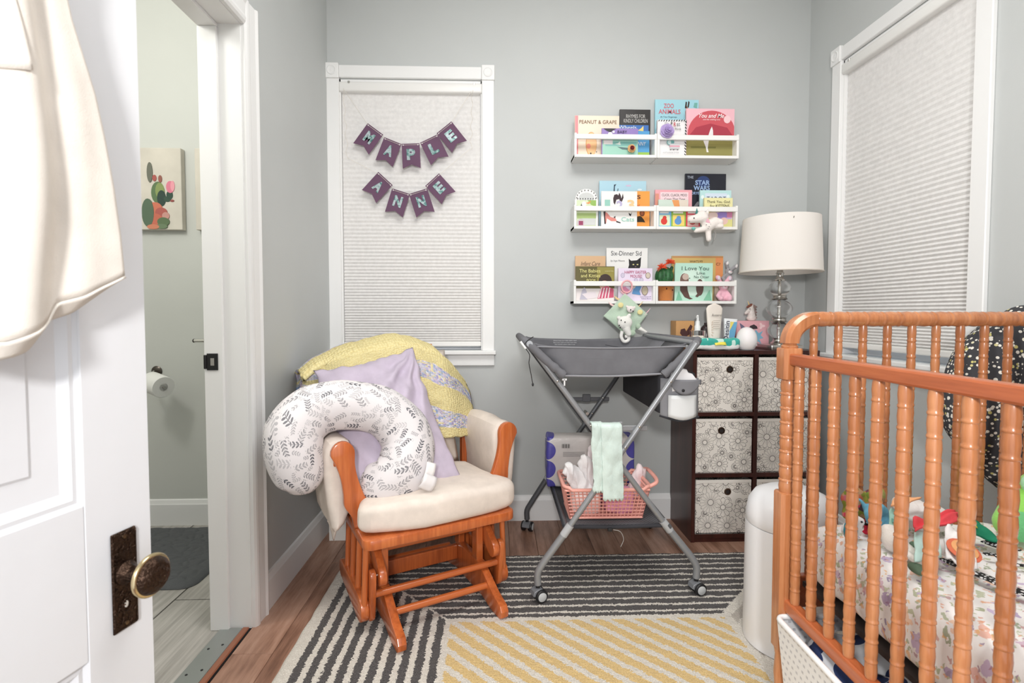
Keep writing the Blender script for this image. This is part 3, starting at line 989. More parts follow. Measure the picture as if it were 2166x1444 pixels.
dowel('crossbar', (-0.235, 0.070, 0.132), (0.235, 0.070, 0.132), 0.0125)
dowel('crossbar', (-0.205, 0.140, 0.252), (0.205, 0.140, 0.252), 0.0125)
dowel('crossbar', (-0.205, 0.320, 0.252), (0.205, 0.320, 0.252), 0.0125)
dowel('crossbar', (-0.18, 0.415, 0.072), (0.18, 0.415, 0.072), 0.0125)
gp('rear_stretcher', mbox(-0.17, 0.17, 0.30, 0.32, 0.06, 0.12, 0.004, 2))
# arms: flat paddle-shaped front boards, wooden arm rests and padded arm cushions
for s in (-1, 1):
    ctl = [(0.262, 0.345, 0.022), (0.268, 0.385, 0.024), (0.275, 0.425, 0.040), (0.285, 0.465, 0.033), (0.298, 0.520, 0.028), (0.309, 0.565, 0.031), (0.318, 0.603, 0.040)]
    P = bez([(a, b, r) for a, b, r in ctl], 4)
    r_ = [(p.x + p.z, p.y) for p in P]; l_ = [(p.x - p.z, p.y) for p in P]
    cap = [(0.318 + 0.041 * cos(q), 0.603 + 0.046 * sin(q)) for q in [pi * i / 10 for i in range(1, 10)]]
    out = r_ + cap + list(reversed(l_))
    gp('arm_front', mprism([(s * a, b) for a, b in out], 0.128, 0.153, 0.005, 2))
    gp('arm_rest', mbox(min(s * 0.29, s * 0.345), max(s * 0.29, s * 0.345), 0.153, 0.52, 0.560, 0.582, 0.005, 2))
    gp('arm_post', mbox(min(s * 0.262, s * 0.286), max(s * 0.262, s * 0.286), 0.46, 0.49, 0.345, 0.57, 0.004, 2))
    prof = [(0.284, 0.375), (0.335, 0.318), (0.352, 0.33), (0.368, 0.42), (0.372, 0.54), (0.380, 0.60), (0.360, 0.645), (0.318, 0.652), (0.280, 0.635), (0.272, 0.590), (0.280, 0.50)]
    me = mprism([(s * a, b) for a, b in prof], 0.160, 0.50, 0.030, 4)
    me = puff(me, 0.010, 9.0, s * 3.0, 1)
    ac = gp('arm_cushion', me, M_CREAM)
    fl = msurf(lambda u, v: (s * (0.338 + 0.012 * u), 0.172 + u * 0.10 + 0.05 * v * (1 - u), 0.335 - v * (0.055 * (1 - u) ** 1.5)), 8, 6, 0.004)
    gp('tie_corner', fl, M_CREAM, ac)
# seat cushion: T shape
tsh = rrect(-0.325, 0.325, -0.045, 0.118, (0.06, 0.06, 0.03, 0.03), 6)
tsh = [(-0.325, -0.005)] + [(x, y) for x, y in bez([(-0.31, -0.035, 0), (-0.2, -0.052, 0), (0, -0.058, 0), (0.2, -0.052, 0), (0.31, -0.035, 0)], 4) for x, y in [(x, y)]] if False else tsh
me = mplate([(-0.265, 0.030), (-0.15, 0.004), (0.0, -0.008), (0.15, 0.000), (0.275, 0.022), (0.308, 0.055), (0.310, 0.095), (0.286, 0.122), (0.266, 0.15),
             (0.262, 0.30), (0.255, 0.45), (-0.255, 0.45), (-0.262, 0.30), (-0.266, 0.15), (-0.272, 0.122), (-0.284, 0.098), (-0.288, 0.062)], 0.347, 0.440, 0.030, 4)
me = puff(me, 0.008, 7.0, 1.0, 1)
for v in me.vertices:
    q = max(0.0, 1 - (v.co.x / 0.34) ** 2) * max(0.0, 1 - ((v.co.y - 0.2) / 0.30) ** 2)
    if v.co.z > 0.40: v.co.z += 0.022 * q
    if v.co.z < 0.347: v.co.z = 0.347
gp('seat_cushion', me, M_CREAM)
# back: frame posts, rails and cushion, leaning
def yb(z): return 0.475 + 0.34 * (z - 0.42)
for s in (-1, 1):
    gp('back_post', mtube([(s * 0.235, yb(0.33) + 0.035, 0.335), (s * 0.235, yb(0.62) + 0.062, 0.62), (s * 0.20, yb(0.93) + 0.062, 0.93)], [0.016, 0.016, 0.014], 10))
gp('back_rail', mtube([(-0.21, yb(0.9) + 0.062, 0.90), (0, yb(0.92) + 0.066, 0.935), (0.21, yb(0.9) + 0.062, 0.90)], 0.014, 10))
bc = mpillow(0.48, 0.52, 0.13, 20, 0.03, 4.0, 0.006, 5)
gp('back_cushion', xf(bc, Matrix.Translation((0, yb(0.66) - 0.03, 0.665)) @ Matrix.Rotation(-0.33, 4, 'X')), M_CREAM)

# ---- yellow crocheted blanket over the chair back
def ztop(x):
    pts = [(-0.42, 0.815), (-0.34, 0.875), (-0.25, 0.915), (-0.12, 0.955), (0.0, 0.972), (0.08, 0.965), (0.16, 0.925), (0.24, 0.86), (0.30, 0.78), (0.34, 0.70)]
    for (a, b), (d, e) in zip(pts[:-1], pts[1:]):
        if x <= d: return b + (e - b) * max(0.0, (x - a)) / (d - a)
    return pts[-1][1]
def zbot(x): return 0.80 - 0.22 * min(1.0, (x + 0.40) / 0.3) if x < -0.1 else 0.58 - 0.05 * max(0.0, x) / 0.3
LEN = 0.62
def blanket(u, v):
    x = -0.395 + 0.71 * u
    zt, zb = ztop(x), zbot(x)
    if v < 0.32:                                    # hanging behind
        f = (0.32 - v) / 0.32
        z = zt - 0.03 - f * 0.34
        y = yb(zt) + 0.085 + 0.02 * f
    elif v < 0.44:                                  # over the top
        f = (v - 0.32) / 0.12
        y = yb(zt) + 0.085 - f * 0.20
        z = zt - 0.03 + 0.035 * sin(pi * (0.15 + 0.75 * f))
    else:
        f = (v - 0.44) / 0.56
        z = zt - 0.02 - f * (zt - 0.02 - zb)
        y = yb(z) - 0.132 + 0.03 * max(0.0, abs(x) - 0.2) / 0.1 - 0.015 * sin(pi * f)
    w = 0.008 * noise.noise(V((x * 9, z * 9, v * 3))) + 0.004 * noise.noise(V((x * 30, z * 30, 5)))
    sl = max(0.0, u - 0.8) * 0.25
    return MG @ V((x + w, y + w + sl, z + w))
me = msurf(blanket, 70, 80, 0.014, lambda u, v: (u * 0.71, (1 - v) * 0.94 + 0.06))
top('crochet_blanket', me, M_CROCHET, 'chunky yellow crocheted blanket with lilac bands over the glider back', 'blanket')

# ---- lilac pillow
TL, TR, BR = at(668, 786, Y=2.02), at(872, 738, Y=2.19), at(972, 1010, Y=1.96)
e1 = (TR - TL).normalized(); e2 = (TR - BR); e2 = (e2 - e1 * e2.dot(e1)).normalized(); nn = e2.cross(e1)
cc = (TL + BR) / 2 + V((0.0, 0.0, 0.0))
wq, hq = (BR - TL).dot(e1), (TL - BR).dot(e2)
me = mpillow(wq * 1.04, hq * 1.03, 0.15, 60, 0.07, 2.0, 0.0, 2)
for v in me.vertices:
    u_, w_ = v.co.x / (wq / 2), v.co.z / (hq / 2)
    e_ = max(0.0, 1 - abs(u_) ** 4) * max(0.0, 1 - abs(w_) ** 4)
    r_ = sqrt((u_ - 1.05) ** 2 + (w_ - 1.05) ** 2); a_ = atan2(w_ - 1.05, u_ - 1.05)
    f_ = 0.030 * sin(a_ * 17 + 1.3 * r_) * exp(-0.9 * r_) + 0.016 * sin(a_ * 29) * exp(-2.2 * r_)
    f_ += 0.024 * noise.noise(V((u_ * 1.6, w_ * 1.6, 3))) + 0.014 * noise.noise(V((u_ * 4.2 + w_ * 2, w_ * 3, 8)))
    v.co.y += (-1 if v.co.y <= 0 else 1) * f_ * e_
    v.co.x += 0.010 * noise.noise(V((u_ * 2, w_ * 5, 1))) ; v.co.z += 0.010 * noise.noise(V((u_ * 5, w_ * 2, 6)))
xf(me, Matrix(((e1.x, nn.x, e2.x, cc.x), (e1.y, nn.y, e2.y, cc.y), (e1.z, nn.z, e2.z, cc.z), (0, 0, 0, 1))))
top('throw_pillow', me, M_LILAC, 'crumpled lilac pillow leaning against the glider back', 'pillow')

# ---- C-shaped nursing pillow with leaf print
ctl = [(640, 1035, 1.755, 0.045), (637, 1010, 1.752, 0.078), (622, 955, 1.745, 0.094), (627, 905, 1.76, 0.096), (672, 866, 1.82, 0.092), (745, 856, 1.86, 0.088), (815, 874, 1.90, 0.090),
       (858, 925, 1.90, 0.096), (856, 985, 1.86, 0.100), (818, 1018, 1.835, 0.088), (778, 1022, 1.83, 0.066), (764, 1020, 1.83, 0.04)]
P3 = bez([at(a, b, Y=y_) for a, b, y_, r in ctl], 7)
Rr = [p.x for p in bez([(r, 0, 0) for a, b, y_, r in ctl], 7)]
me = mtube(P3, Rr, 28, uvr=0.095)
for v in me.vertices: v.co += noise.noise_vector(v.co * 11) * 0.006
np_ = top('nursing_pillow', me, M_LEAF, 'C-shaped nursing pillow with grey leaf print hooked round the glider arm', 'pillow')
def tagm(px, py, Y, w, h, rot): 
    p = at(px, py, Y=Y)
    return msurf(lambda u, v: p + MG.to_3x3() @ (Matrix.Rotation(rot, 3, 'Y') @ V(((u - 0.5) * w, -0.012 * sin(v * pi), (v - 0.5) * h))), 4, 6, 0.001)
ob('care_tag', tagm(906, 1000, 1.80, 0.036, 0.075, 0.35), plain((238, 234, 232), 0.8), np_, label='small white cloth care tag')
ob('cloth_loop', tagm(905, 1020, 1.775, 0.052, 0.055, 0.5), plain((232, 228, 228), 0.8), np_)

# ---- boxed picture book standing behind the glider
bk = thing('picture_book', 'white picture book standing on the floor between glider and corner', 'book', (-0.70, 2.47, 0))
ob('cover', mbox(-0.80, -0.60, 2.455, 2.480, 0.001, 0.26, 0.001, 1), plain((232, 230, 224), 0.5), bk)
ob('cover_art', mprism(capsule((-0.775, 0.11), (-0.765, 0.075), 0.012, 0.004), 2.4535, 2.455), plain((64, 150, 156), 0.5), bk)
# ================================================================ FOLDING CHANGING TABLE
TY0, TY1 = 1.90, 2.55
CT = thing('changing_table', 'grey folding changing table with crossed tube legs on casters', 'changing table', (0.47, 2.2, RZ))
def cp(n, me, m=M_TUBE, par=None, **k): return ob(n, me, m, par or CT, **k)
lw_ = [(0.160, 0.775), (0.160, 0.775)]
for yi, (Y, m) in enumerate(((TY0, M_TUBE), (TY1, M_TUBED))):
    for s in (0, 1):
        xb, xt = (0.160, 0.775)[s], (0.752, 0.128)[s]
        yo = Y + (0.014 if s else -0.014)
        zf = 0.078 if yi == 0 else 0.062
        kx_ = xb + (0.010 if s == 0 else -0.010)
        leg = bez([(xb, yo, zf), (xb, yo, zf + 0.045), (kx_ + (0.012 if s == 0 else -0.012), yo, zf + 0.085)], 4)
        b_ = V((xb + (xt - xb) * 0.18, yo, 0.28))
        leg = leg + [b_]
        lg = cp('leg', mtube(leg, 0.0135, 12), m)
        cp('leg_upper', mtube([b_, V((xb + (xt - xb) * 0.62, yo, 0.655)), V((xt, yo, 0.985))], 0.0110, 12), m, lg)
        # clip where the two tube sizes meet
        dd = (V((xt, yo, 0.985)) - b_).normalized()
        cp('clip', mtube([b_ - dd * 0.02, b_ + dd * 0.028], 0.0150, 12), plain((176, 178, 180), 0.35), lg)
        for q in (0.45, 0.56, 0.80):
            p = b_ + (V((xt, yo, 0.985)) - b_) * q
            cp('rivet', mball(p + V((0, -0.0115, 0)), (0.005, 0.0025, 0.005), None, 10, 6), M_STEEL, lg)
    # bracket at the crossing and above it
    cp('bracket', mjoin(mbox(0.375, 0.575, Y - 0.004, Y + 0.004, 0.655, 0.675, 0.002, 1), mbox(0.44, 0.48, Y - 0.006, Y + 0.006, 0.652, 0.690, 0.002, 1)), m)
    cp('cross_pivot', mtube([(0.459, Y - 0.03, 0.597), (0.459, Y + 0.03, 0.597)], 0.008, 10), M_STEEL)
for x in (0.128, 0.752): cp('end_bar', mtube([(x, TY0 - 0.014, 0.985), (x, TY1, 0.985)], 0.0115, 12))
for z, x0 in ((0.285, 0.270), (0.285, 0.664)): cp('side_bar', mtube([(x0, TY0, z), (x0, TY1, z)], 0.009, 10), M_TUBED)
# casters
wheel = mlathe([(0.010, -0.010), (0.021, -0.010), (0.024, -0.007), (0.024, 0.007), (0.021, 0.010), (0.010, 0.010)], 24); wheel.materials.append(M_BLACK)
hubm = mlathe([(0.0165, 0.0), (0.0170, 0.0015), (0.0150, 0.0030), (0.0, 0.0034)], 20); hubm.materials.append(plain((192, 194, 194), 0.35))
for x, y, hz, ang in ((0.160, TY0 - 0.014, 0.078, 0.35), (0.775, TY0 + 0.014, 0.078, 0.2), (0.160, TY1 - 0.014, 0.062, 1.15), (0.775, TY1 + 0.014, 0.062, 0.6)):
    zr = (RZ + 0.001 if y < 2.24 else 0.0)
    cs_ = cp('caster', mtube([(x, y, hz - 0.024), (x, y, hz + 0.008)], 0.008, 10), M_BLACK)
    R = Matrix.Translation((x, y, 0)) @ Matrix.Rotation(ang, 4, 'Z')
    cp('fork', xf(mprism([(-0.016, 0.026), (-0.026, 0.032), (-0.022, 0.046), (-0.006, 0.054), (0.012, 0.052), (0.024, 0.040), (0.034, 0.030), (0.030, 0.024), (0.018, 0.034)], -0.019, 0.019, 0.002, 1), R @ Matrix.Translation((0, 0, zr - 0.004))), plain((120, 122, 126), 0.4), cs_)
    for s in (-1, 1):
        Mw = R @ Matrix.Translation((0.006, s * 0.0185, zr + 0.0245)) @ Matrix.Rotation(-s * pi / 2 if s > 0 else pi / 2, 4, 'X')
        ob('wheel', wheel, None, cs_, Mw)
        ob('hub_cap', hubm, None, cs_, R @ Matrix.Translation((0.006, s * 0.0285, zr + 0.0245)) @ Matrix.Rotation(-s * pi / 2, 4, 'X'))
# fabric tray: trapezoid trough with a rolled rim
def tray(u, v):
    """u around the rim, v from rim to floor centre"""
    a = 2 * pi * u
    ca, sa = cos(a), sin(a)
    sx = (1 if ca > 0 else -1) * abs(ca) ** 0.22; sy = (1 if sa > 0 else -1) * abs(sa) ** 0.22
    hw = 0.312 - 0.115 * min(1, v / 0.55) if v < 0.55 else 0.197 * (1 - (v - 0.55) / 0.45)
    hd = 0.305 if v < 0.55 else 0.305 * (1 - (v - 0.55) / 0.45)
    z = 0.982 - 0.118 * min(1.0, v / 0.55) ** 0.9 if v < 0.55 else 0.864 - 0.012 * (v - 0.55) / 0.45
    if abs(sy) > 0.95: z -= 0.014 * (1 - (sx) ** 2) * (1 if v < 0.2 else 0.3)
    w = 0.003 * noise.noise(V((sx * 5, sy * 5, v * 6)))
    return (0.440 + sx * hw + w, 2.225 + sy * hd * (1.0 if sy < 0 else 1.0), z + w)
cp('fabric_tray', msurf(tray, 96, 22, 0.005), M_GREYF)
def seam(pts, r, m=M_GREYF, n='piping'): return cp(n, mtube(bez(pts, 6), r, 8), m)
seam([(0.155, 1.917, 0.972), (0.44, 1.915, 0.966), (0.725, 1.917, 0.972)], 0.0032, plain((132, 132, 136), 0.9))
seam([(0.245, 1.917, 0.862), (0.44, 1.915, 0.860), (0.635, 1.917, 0.868)], 0.0040, plain((140, 140, 144), 0.9))
# padded sleeves over the tube ends
for xb, xt in (((0.775 + (0.128 - 0.775) * 0.80), 0.118), ((0.160 + (0.752 - 0.160) * 0.80), 0.762)):
    zb_ = 0.865
    ps = bez([(xb, TY0, zb_), ((xb + xt) / 2, TY0 - 0.002, (zb_ + 0.985) / 2), (xt, TY0 + 0.008, 0.990), (xt + (0.004 if xt > 0.4 else -0.004), TY0 + 0.10, 0.990), (xt, TY1 - 0.02, 0.985)], 8)
    rs = [0.0155 + 0.002 * sin(i * 1.9) * (i < 7) for i in range(len(ps))]
    cp('padded_sleeve', mtube(ps, rs, 14), M_GREYF)
# strap across the trough, printed care text, zip pull, and dangling cord with tag
cp('strap', msurf(lambda u, v: (0.700 - 0.09 * u * u - 0.10 * u, 2.02 + 0.018 * v + 0.35 * u * 0.9, 0.955 - 0.055 * u + 0.05 * u * u), 10, 2, 0.002), M_GREYD)
for i, (tx, wd) in enumerate((('Always keep your baby within reach', 0.115), ('Stay in arm reach and never leave baby', 0.115), ('Use restraint system when in use', 0.10))):
    me = fitted_text(tx, wd, 0.0055)
    cp('print', xf(me, Matrix.Translation((0.345, 2.512, 0.962 - 0.0095 * i)) @ FACE), plain((226, 226, 228), 0.7))
cp('zip_pull', mjoin(mbox(0.258, 0.264, 1.908, 1.912, 0.825, 0.850, 0.001, 1), mbox(0.252, 0.270, 1.908, 1.912, 0.845, 0.852, 0.001, 1)), plain((236, 236, 236), 0.4))
cd = [at(1128, 712, Y=1.90), at(1114, 722, Y=1.885), at(1110, 733, Y=1.885), at(1120, 750, Y=1.885), at(1119, 768, Y=1.885), at(1123, 790, Y=1.885), at(1127, 812, Y=1.885)]
crd = cp('cord', mtube(bez(cd, 6), 0.0016, 6), M_BLACK)
cp('cord_tag', mtube([at(1101, 722, Y=1.884), at(1112, 737, Y=1.884)], 0.0042, 8), plain((236, 236, 234), 0.6), crd)
cp('cord_end', mball(at(1127, 813, Y=1.885), (0.004, 0.003, 0.007)), M_BLACK, crd)
# mesh shelf slung between the lower legs
def shelf_(u, v):
    x = 0.262 + 0.400 * u; y = TY0 + 0.02 + 0.62 * v
    return (x, y, 0.285 - 0.012 * sin(pi * u) ** 0.5 * sin(pi * v) ** 0.5)
t = T('grey_mesh', 0.9, c(86, 86, 90))
xx, yy, zz = t.xyz('Object')
hole = ((xx * 420.0).sin() * (yy * 420.0).sin())
t.color(t.mix(hole.gt(0.25), c(92, 92, 96), c(58, 58, 62)))
M_MESH = t.m
sh = cp('mesh_shelf', msurf(shelf_, 16, 16, 0.004), M_MESH)
cp('shelf_hem', mtube([(0.262, TY0 + 0.018, 0.284), (0.46, TY0 + 0.016, 0.281), (0.662, TY0 + 0.018, 0.284)], 0.008, 8), M_GREYD, sh)
cp('shelf_hem', mtube([(0.262, TY0 + 0.02, 0.285), (0.262, TY1 - 0.02, 0.285)], 0.006, 8), M_GREYD, sh)
cp('drawstring', mtube(bez([at(1297, 1120, Y=1.90), at(1312, 1124, Y=1.898), at(1319, 1140, Y=1.898), at(1313, 1156, Y=1.898)], 6), 0.0011, 6), plain((170, 168, 164), 0.8), sh)
cp('cord_lock', mbox(0.428, 0.446, 1.902, 1.912, 0.268, 0.280, 0.002, 1), M_BLACK, sh)
# hanging organiser with pockets on the right end
og = cp('organiser', mplate(rrect(0.628, 0.775, 1.935, 2.50, 0.02), 0.712, 0.868, 0.006), M_GREYD)
pf = cp('pocket', msurf(lambda u, v: (0.632 + 0.148 * u, 1.930 - 0.022 * sin(pi * u), 0.700 + 0.150 * v - 0.012 * sin(pi * u) * (1 - v)), 12, 8, 0.003), plain((142, 142, 146), 0.95, bump=(700.0, 0.2)), og)
cp('pocket_hem', mtube(bez([(0.630, 1.932, 0.705), (0.70, 1.905, 0.690), (0.782, 1.930, 0.700)], 6), 0.004, 8), M_GREYD, og)
cp('clear_window', msurf(lambda u, v: (0.655 + 0.108 * u, 1.906 - 0.010 * sin(pi * u), 0.706 + 0.082 * v - 0.012 * sin(pi * u) * (1 - v)), 8, 6, 0.002), plain((222, 224, 224), 0.35), og)
flp = cp('pocket_flap', msurf(lambda u, v: (0.662 + 0.115 * u, 1.902 - 0.012 * sin(pi * u), 0.848 - v * (0.018 + 0.040 * sin(pi * min(1, u * 1.1)) ** 0.7)), 12, 6, 0.004), plain((122, 122, 126), 0.95, bump=(700.0, 0.2)), og)
cp('snap', mlathe([(0.006, 0), (0.006, 0.002), (0.0, 0.003)], 12, Matrix.Translation((0.705, 1.888, 0.808)) @ Matrix.Rotation(pi / 2, 4, 'X')), M_BLACK, flp)
# folded diaper standing in that pocket
me = puff(mprism([(0.672, 0.80), (0.762, 0.80), (0.766, 0.845), (0.752, 0.868), (0.735, 0.872), (0.728, 0.884), (0.70, 0.890), (0.678, 0.880), (0.668, 0.86)], 1.908, 1.934, 0.008, 3), 0.003, 30.0, 2.0)
top('diaper', me, plain((242, 240, 240), 0.9), 'white diaper tucked into the pocket of the changing table', 'diaper')

# ---- mint towel over the crossing
def strip(x0, x1, z0, z1, yo, seed, scal):
    def f(u, v):
        x = x0 + (x1 - x0) * u + 0.010 * (v - 0.5)
        if v < 0.06: y = yo + 0.030 * (1 - v / 0.06); z = z1
        else: y = yo; z = z1 - (z1 - z0) * (v - 0.06) / 0.94
        if v > 0.985: z -= scal * abs(sin(u * pi * 5))
        w = 0.005 * noise.noise(V((u * 3, v * 6, seed))) + 0.0015 * noise.noise(V((u * 60, v * 200, seed)))
        return V((x, y - 0.006 * sin(pi * u) + w, z))
    return f
tw = thing('mint_towel', 'pale mint towel with scalloped edge over the changing table legs', 'towel', (0.42, 1.87, 0.42))
MINT = fabric((208, 224, 217), 420.0, 0.05, 0.7)
ob('front_fold', msurf(strip(0.397, 0.470, 0.412, 0.682, 1.868, 1, 0.010), 30, 60, 0.008), MINT, tw)
ob('back_fold', msurf(strip(0.362, 0.402, 0.440, 0.684, 1.876, 4, 0.010), 20, 60, 0.008), MINT, tw)

# ---- diaper pack at the back of the shelf
dpk = thing('diaper_pack', 'torn diaper pack with blue petal print behind the pink basket', 'package', (0.44, 2.36, 0.285))
me = mbox(0.235, 0.645, 2.315, 2.42, 0.290, 0.535, 0.02, 3)
me = evaluated(me, ('SUBSURF', dict(levels=2, render_levels=2)))
for v in me.vertices:
    v.co += noise.noise_vector(v.co * 16) * 0.010
t = T('pack_print', 0.35, c(214, 208, 204))
xx, yy, zz = t.xyz('World')
qx = (xx - 0.44).abs(); 
pet = ((qx - 0.205) * (qx - 0.205) * 300.0 + ((zz / 0.085).frac() - 0.5) * ((zz / 0.085).frac() - 0.5) * 2.4).lt(0.55)
t.color(t.mix(pet * qx.gt(0.13), c(216, 210, 206), c(86, 82, 168)))
t.bump(t.noise(t.coord('Object'), 30.0, 3.0), 0.5, 0.006)
ob('plastic_wrap', me, t.m, dpk)
for i in range(9): ob('barcode', mbox(0.305 + i * 0.0042, 0.305 + i * 0.0042 + 0.0010 + 0.0012 * (i % 3 == 1), 2.306, 2.3095, 0.482, 0.500), M_BLACK, dpk)
for i in range(4): ob('fine_print', mbox(0.31, 0.41, 2.3065, 2.3085, 0.462 - i * 0.006, 0.4628 - i * 0.006), plain((120, 116, 120), 0.6), dpk)

# ---- pink basket with its contents
BKT = thing('pink_basket', 'coral pink plastic basket with square holes on the changing table shelf', 'basket', (0.43, 2.07, 0.287))
M_PINKP = plain((238, 170, 156), 0.4, Subsurface_Weight=0.0)
def basket_wall(x0, x1, y0, y1, z0, z1, fl, nx, ny, nz, t, M=I4):
    """open basket: posts and hoops"""
    ms = []
    def P(u, side, z):
        f = (z - z0) / (z1 - z0)
        ex = fl * (f - 1)
        if side == 0: return V((x0 - ex + (x1 - x0 + 2 * ex) * u, y0 - ex, z))
        if side == 1: return V((x1 + ex, y0 - ex + (y1 - y0 + 2 * ex) * u, z))
        if side == 2: return V((x1 + ex - (x1 - x0 + 2 * ex) * u, y1 + ex, z))
        return V((x0 - ex, y1 + ex - (y1 - y0 + 2 * ex) * u, z))
    for sd, n in ((0, nx), (1, ny), (2, nx), (3, ny)):
        for i in range(n + 1): ms.append(mtube([P(i / n, sd, z0), P(i / n, sd, z1)], t, 4, flat=True))
        for j in range(nz + 1):
            z = z0 + (z1 - z0) * j / nz
            ms.append(mtube([P(0, sd, z), P(1, sd, z)], t * (2.2 if j in (0, nz) else 1), 4, flat=True))
    return xf(mjoin(*ms), M)
ob('lattice', basket_wall(0.275, 0.605, 1.965, 2.175, 0.288, 0.405, 0.022, 20, 12, 8, 0.0022), M_PINKP, BKT)
ob('base', mbox(0.300, 0.580, 1.99, 2.15, 0.287, 0.291), M_PINKP, BKT)
rim = [V((x, y, 0.408 + (0.010 if abs(x - 0.44) > 0.15 else 0))) for x, y in rrect(0.270, 0.610, 1.960, 2.180, 0.03, 4)]
ob('rim', mtube(rim, 0.0075, 8, True), M_PINKP, BKT)
hd = bez([(0.600, 1.975, 0.412), (0.640, 1.985, 0.432), (0.640, 2.07, 0.445), (0.640, 2.15, 0.432), (0.600, 2.165, 0.412)], 5)
ob('handle', mtube(hd, 0.008, 8), M_PINKP, BKT)
def roll(px0, py0, px1, py1, Y, r, seed, rgb, name, label, cat, grp=None):
    a, b = at(px0, py0, Y=Y), at(px1, py1, Y=Y + 0.02)
    me = blob([limb(a, b, r * 0.72, r, 8), limb(a + V((0.022, 0.008, -0.014)), b + V((0.026, 0.004, 0.0)), r * 0.62, r, 8), limb(a + V((-0.014, 0.006, -0.024)), b + V((-0.014, 0.004, 0.0)), r * 0.55, r * 0.9, 8)], 0.006, 2)
    for v in me.vertices: v.co += noise.noise_vector(V((v.co.x * 60, v.co.y * 40, v.co.z * 18)) + V((seed, 0, 0))) * 0.011
    return top(name, me, plain(rgb, 0.95, bump=(90.0, 0.4, 0.004)), label, cat, grp)
roll(1204, 986, 1240, 1046, 2.06, 0.024, 1, (238, 236, 236), 'rolled_diaper', 'white rolled diaper leaning over the basket rim corner', 'diaper', 'rolled diapers in the pink basket')
roll(1236, 968, 1246, 1048, 2.085, 0.025, 2, (236, 232, 232), 'rolled_diaper', 'white rolled diaper between the other two in the basket', 'diaper', 'rolled diapers in the pink basket')
roll(1254, 950, 1266, 1036, 2.125, 0.025, 3, (240, 228, 230), 'rolled_diaper', 'pinkish rolled diaper rising highest beside the mint towel', 'diaper', 'rolled diapers in the pink basket')
roll(1352, 990, 1340, 1040, 2.08, 0.022, 3, (240, 224, 226), 'folded_cloth', 'pale pink folded cloth beside the pink basket handle', 'cloth')
me = puff(mbox(0.305, 0.425, 2.0, 2.10, 0.293, 0.375, 0.02, 3), 0.008, 25, 3, 1)
top('folded_cloth', me, plain((236, 216, 212), 0.9), 'cream folded cloth showing through the basket holes', 'cloth')
me = puff(mbox(0.440, 0.560, 2.0, 2.11, 0.293, 0.378, 0.02, 3), 0.008, 25, 9, 1)
top('folded_cloth', me, plain((222, 150, 178), 0.9, var=0.15, vscale=30.0), 'bright pink folded cloth showing through the basket holes', 'cloth')
# ================================================================ CUBE STORAGE UNIT
CX0, CX1, CY0, CY1, CH = 0.935, 1.545, 2.380, 2.675, 0.920
CU = thing('cube_shelf', 'dark espresso six-cube storage unit against the back wall', 'shelf unit', ((CX0 + CX1) / 2, (CY0 + CY1) / 2, 0))
def up(n, me, m=M_ESPR, par=None, **k): return ob(n, me, m, par or CU, **k)
sd = 0.018
up('side_panel', mbox(CX0, CX0 + sd, CY0, CY1, 0, CH - 0.018, 0.001, 1)); up('side_panel', mbox(CX1 - sd, CX1, CY0, CY1, 0, CH - 0.018, 0.001, 1))
up('top_panel', mbox(CX0, CX1, CY0, CY1, CH - 0.018, CH, 0.001, 1))
up('base_panel', mbox(CX0 + sd, CX1 - sd, CY0, CY1, 0.022, 0.040)); up('plinth', mbox(CX0 + sd, CX1 - sd, CY0 + 0.006, CY0 + 0.02, 0, 0.022))
mid = (CX0 + CX1) / 2
up('divider', mbox(mid - 0.009, mid + 0.009, CY0, CY1 - 0.008, 0.040, CH - 0.018))
up('back_panel', mbox(CX0 + sd, CX1 - sd, CY1 - 0.008, CY1, 0.04, CH - 0.018))
ch_ = (CH - 0.018 - 0.040 - 2 * 0.018) / 3
zs_ = []
for i in range(3):
    z = 0.040 + i * (ch_ + 0.018)
    zs_.append(z)
    if i:
        for a, b in ((CX0 + sd, mid - 0.009), (mid + 0.009, CX1 - sd)): up('shelf', mbox(a, b, CY0, CY1 - 0.008, z - 0.018, z))
# fabric bins, one per cube
bw = mid - 0.009 - (CX0 + sd)
bin_body = mjoin(mbox(-bw / 2 + 0.004, bw / 2 - 0.004, 0.0, 0.006, 0.0, ch_ - 0.016, 0.001, 1), mbox(-bw / 2 + 0.004, -bw / 2 + 0.009, 0.006, 0.265, 0, ch_ - 0.016), mbox(bw / 2 - 0.009, bw / 2 - 0.004, 0.006, 0.265, 0, ch_ - 0.016),
                 mbox(-bw / 2 + 0.004, bw / 2 - 0.004, 0.260, 0.266, 0, ch_ - 0.016), mbox(-bw / 2 + 0.004, bw / 2 - 0.004, 0.0, 0.266, 0.0, 0.005))
bin_body.materials.append(M_DAISY)
bin_hem = mbox(-bw / 2 + 0.004, bw / 2 - 0.004, -0.001, 0.0075, ch_ - 0.030, ch_ - 0.015, 0.001, 1); bin_hem.materials.append(plain((232, 226, 218), 0.9))
RX = Matrix.Rotation(pi / 2, 4, 'X')
grom = mlathe([(0.0095, 0.0), (0.0105, 0.003), (0.0155, 0.003), (0.0170, 0.0012), (0.0172, 0.0)], 24, RX); grom.materials.append(plain((120, 104, 92), 0.3, 1.0))
hole_ = mlathe([(0.0100, 0.0), (0.0100, 0.0012), (0.0, 0.0013)], 20, RX); hole_.materials.append(plain((34, 28, 26), 0.8))
labs = {(0, 2): 'top-row floral fabric bin under the lotion tube and wipes', (1, 2): 'top-row floral fabric bin under the table lamp', (0, 1): 'middle-row floral fabric bin beside the changing table pocket', (1, 1): 'middle-row floral fabric bin behind the crib post',
        (0, 0): 'bottom-row floral fabric bin with its whole front showing', (1, 0): 'bottom-row floral fabric bin mostly hidden by the white pail'}
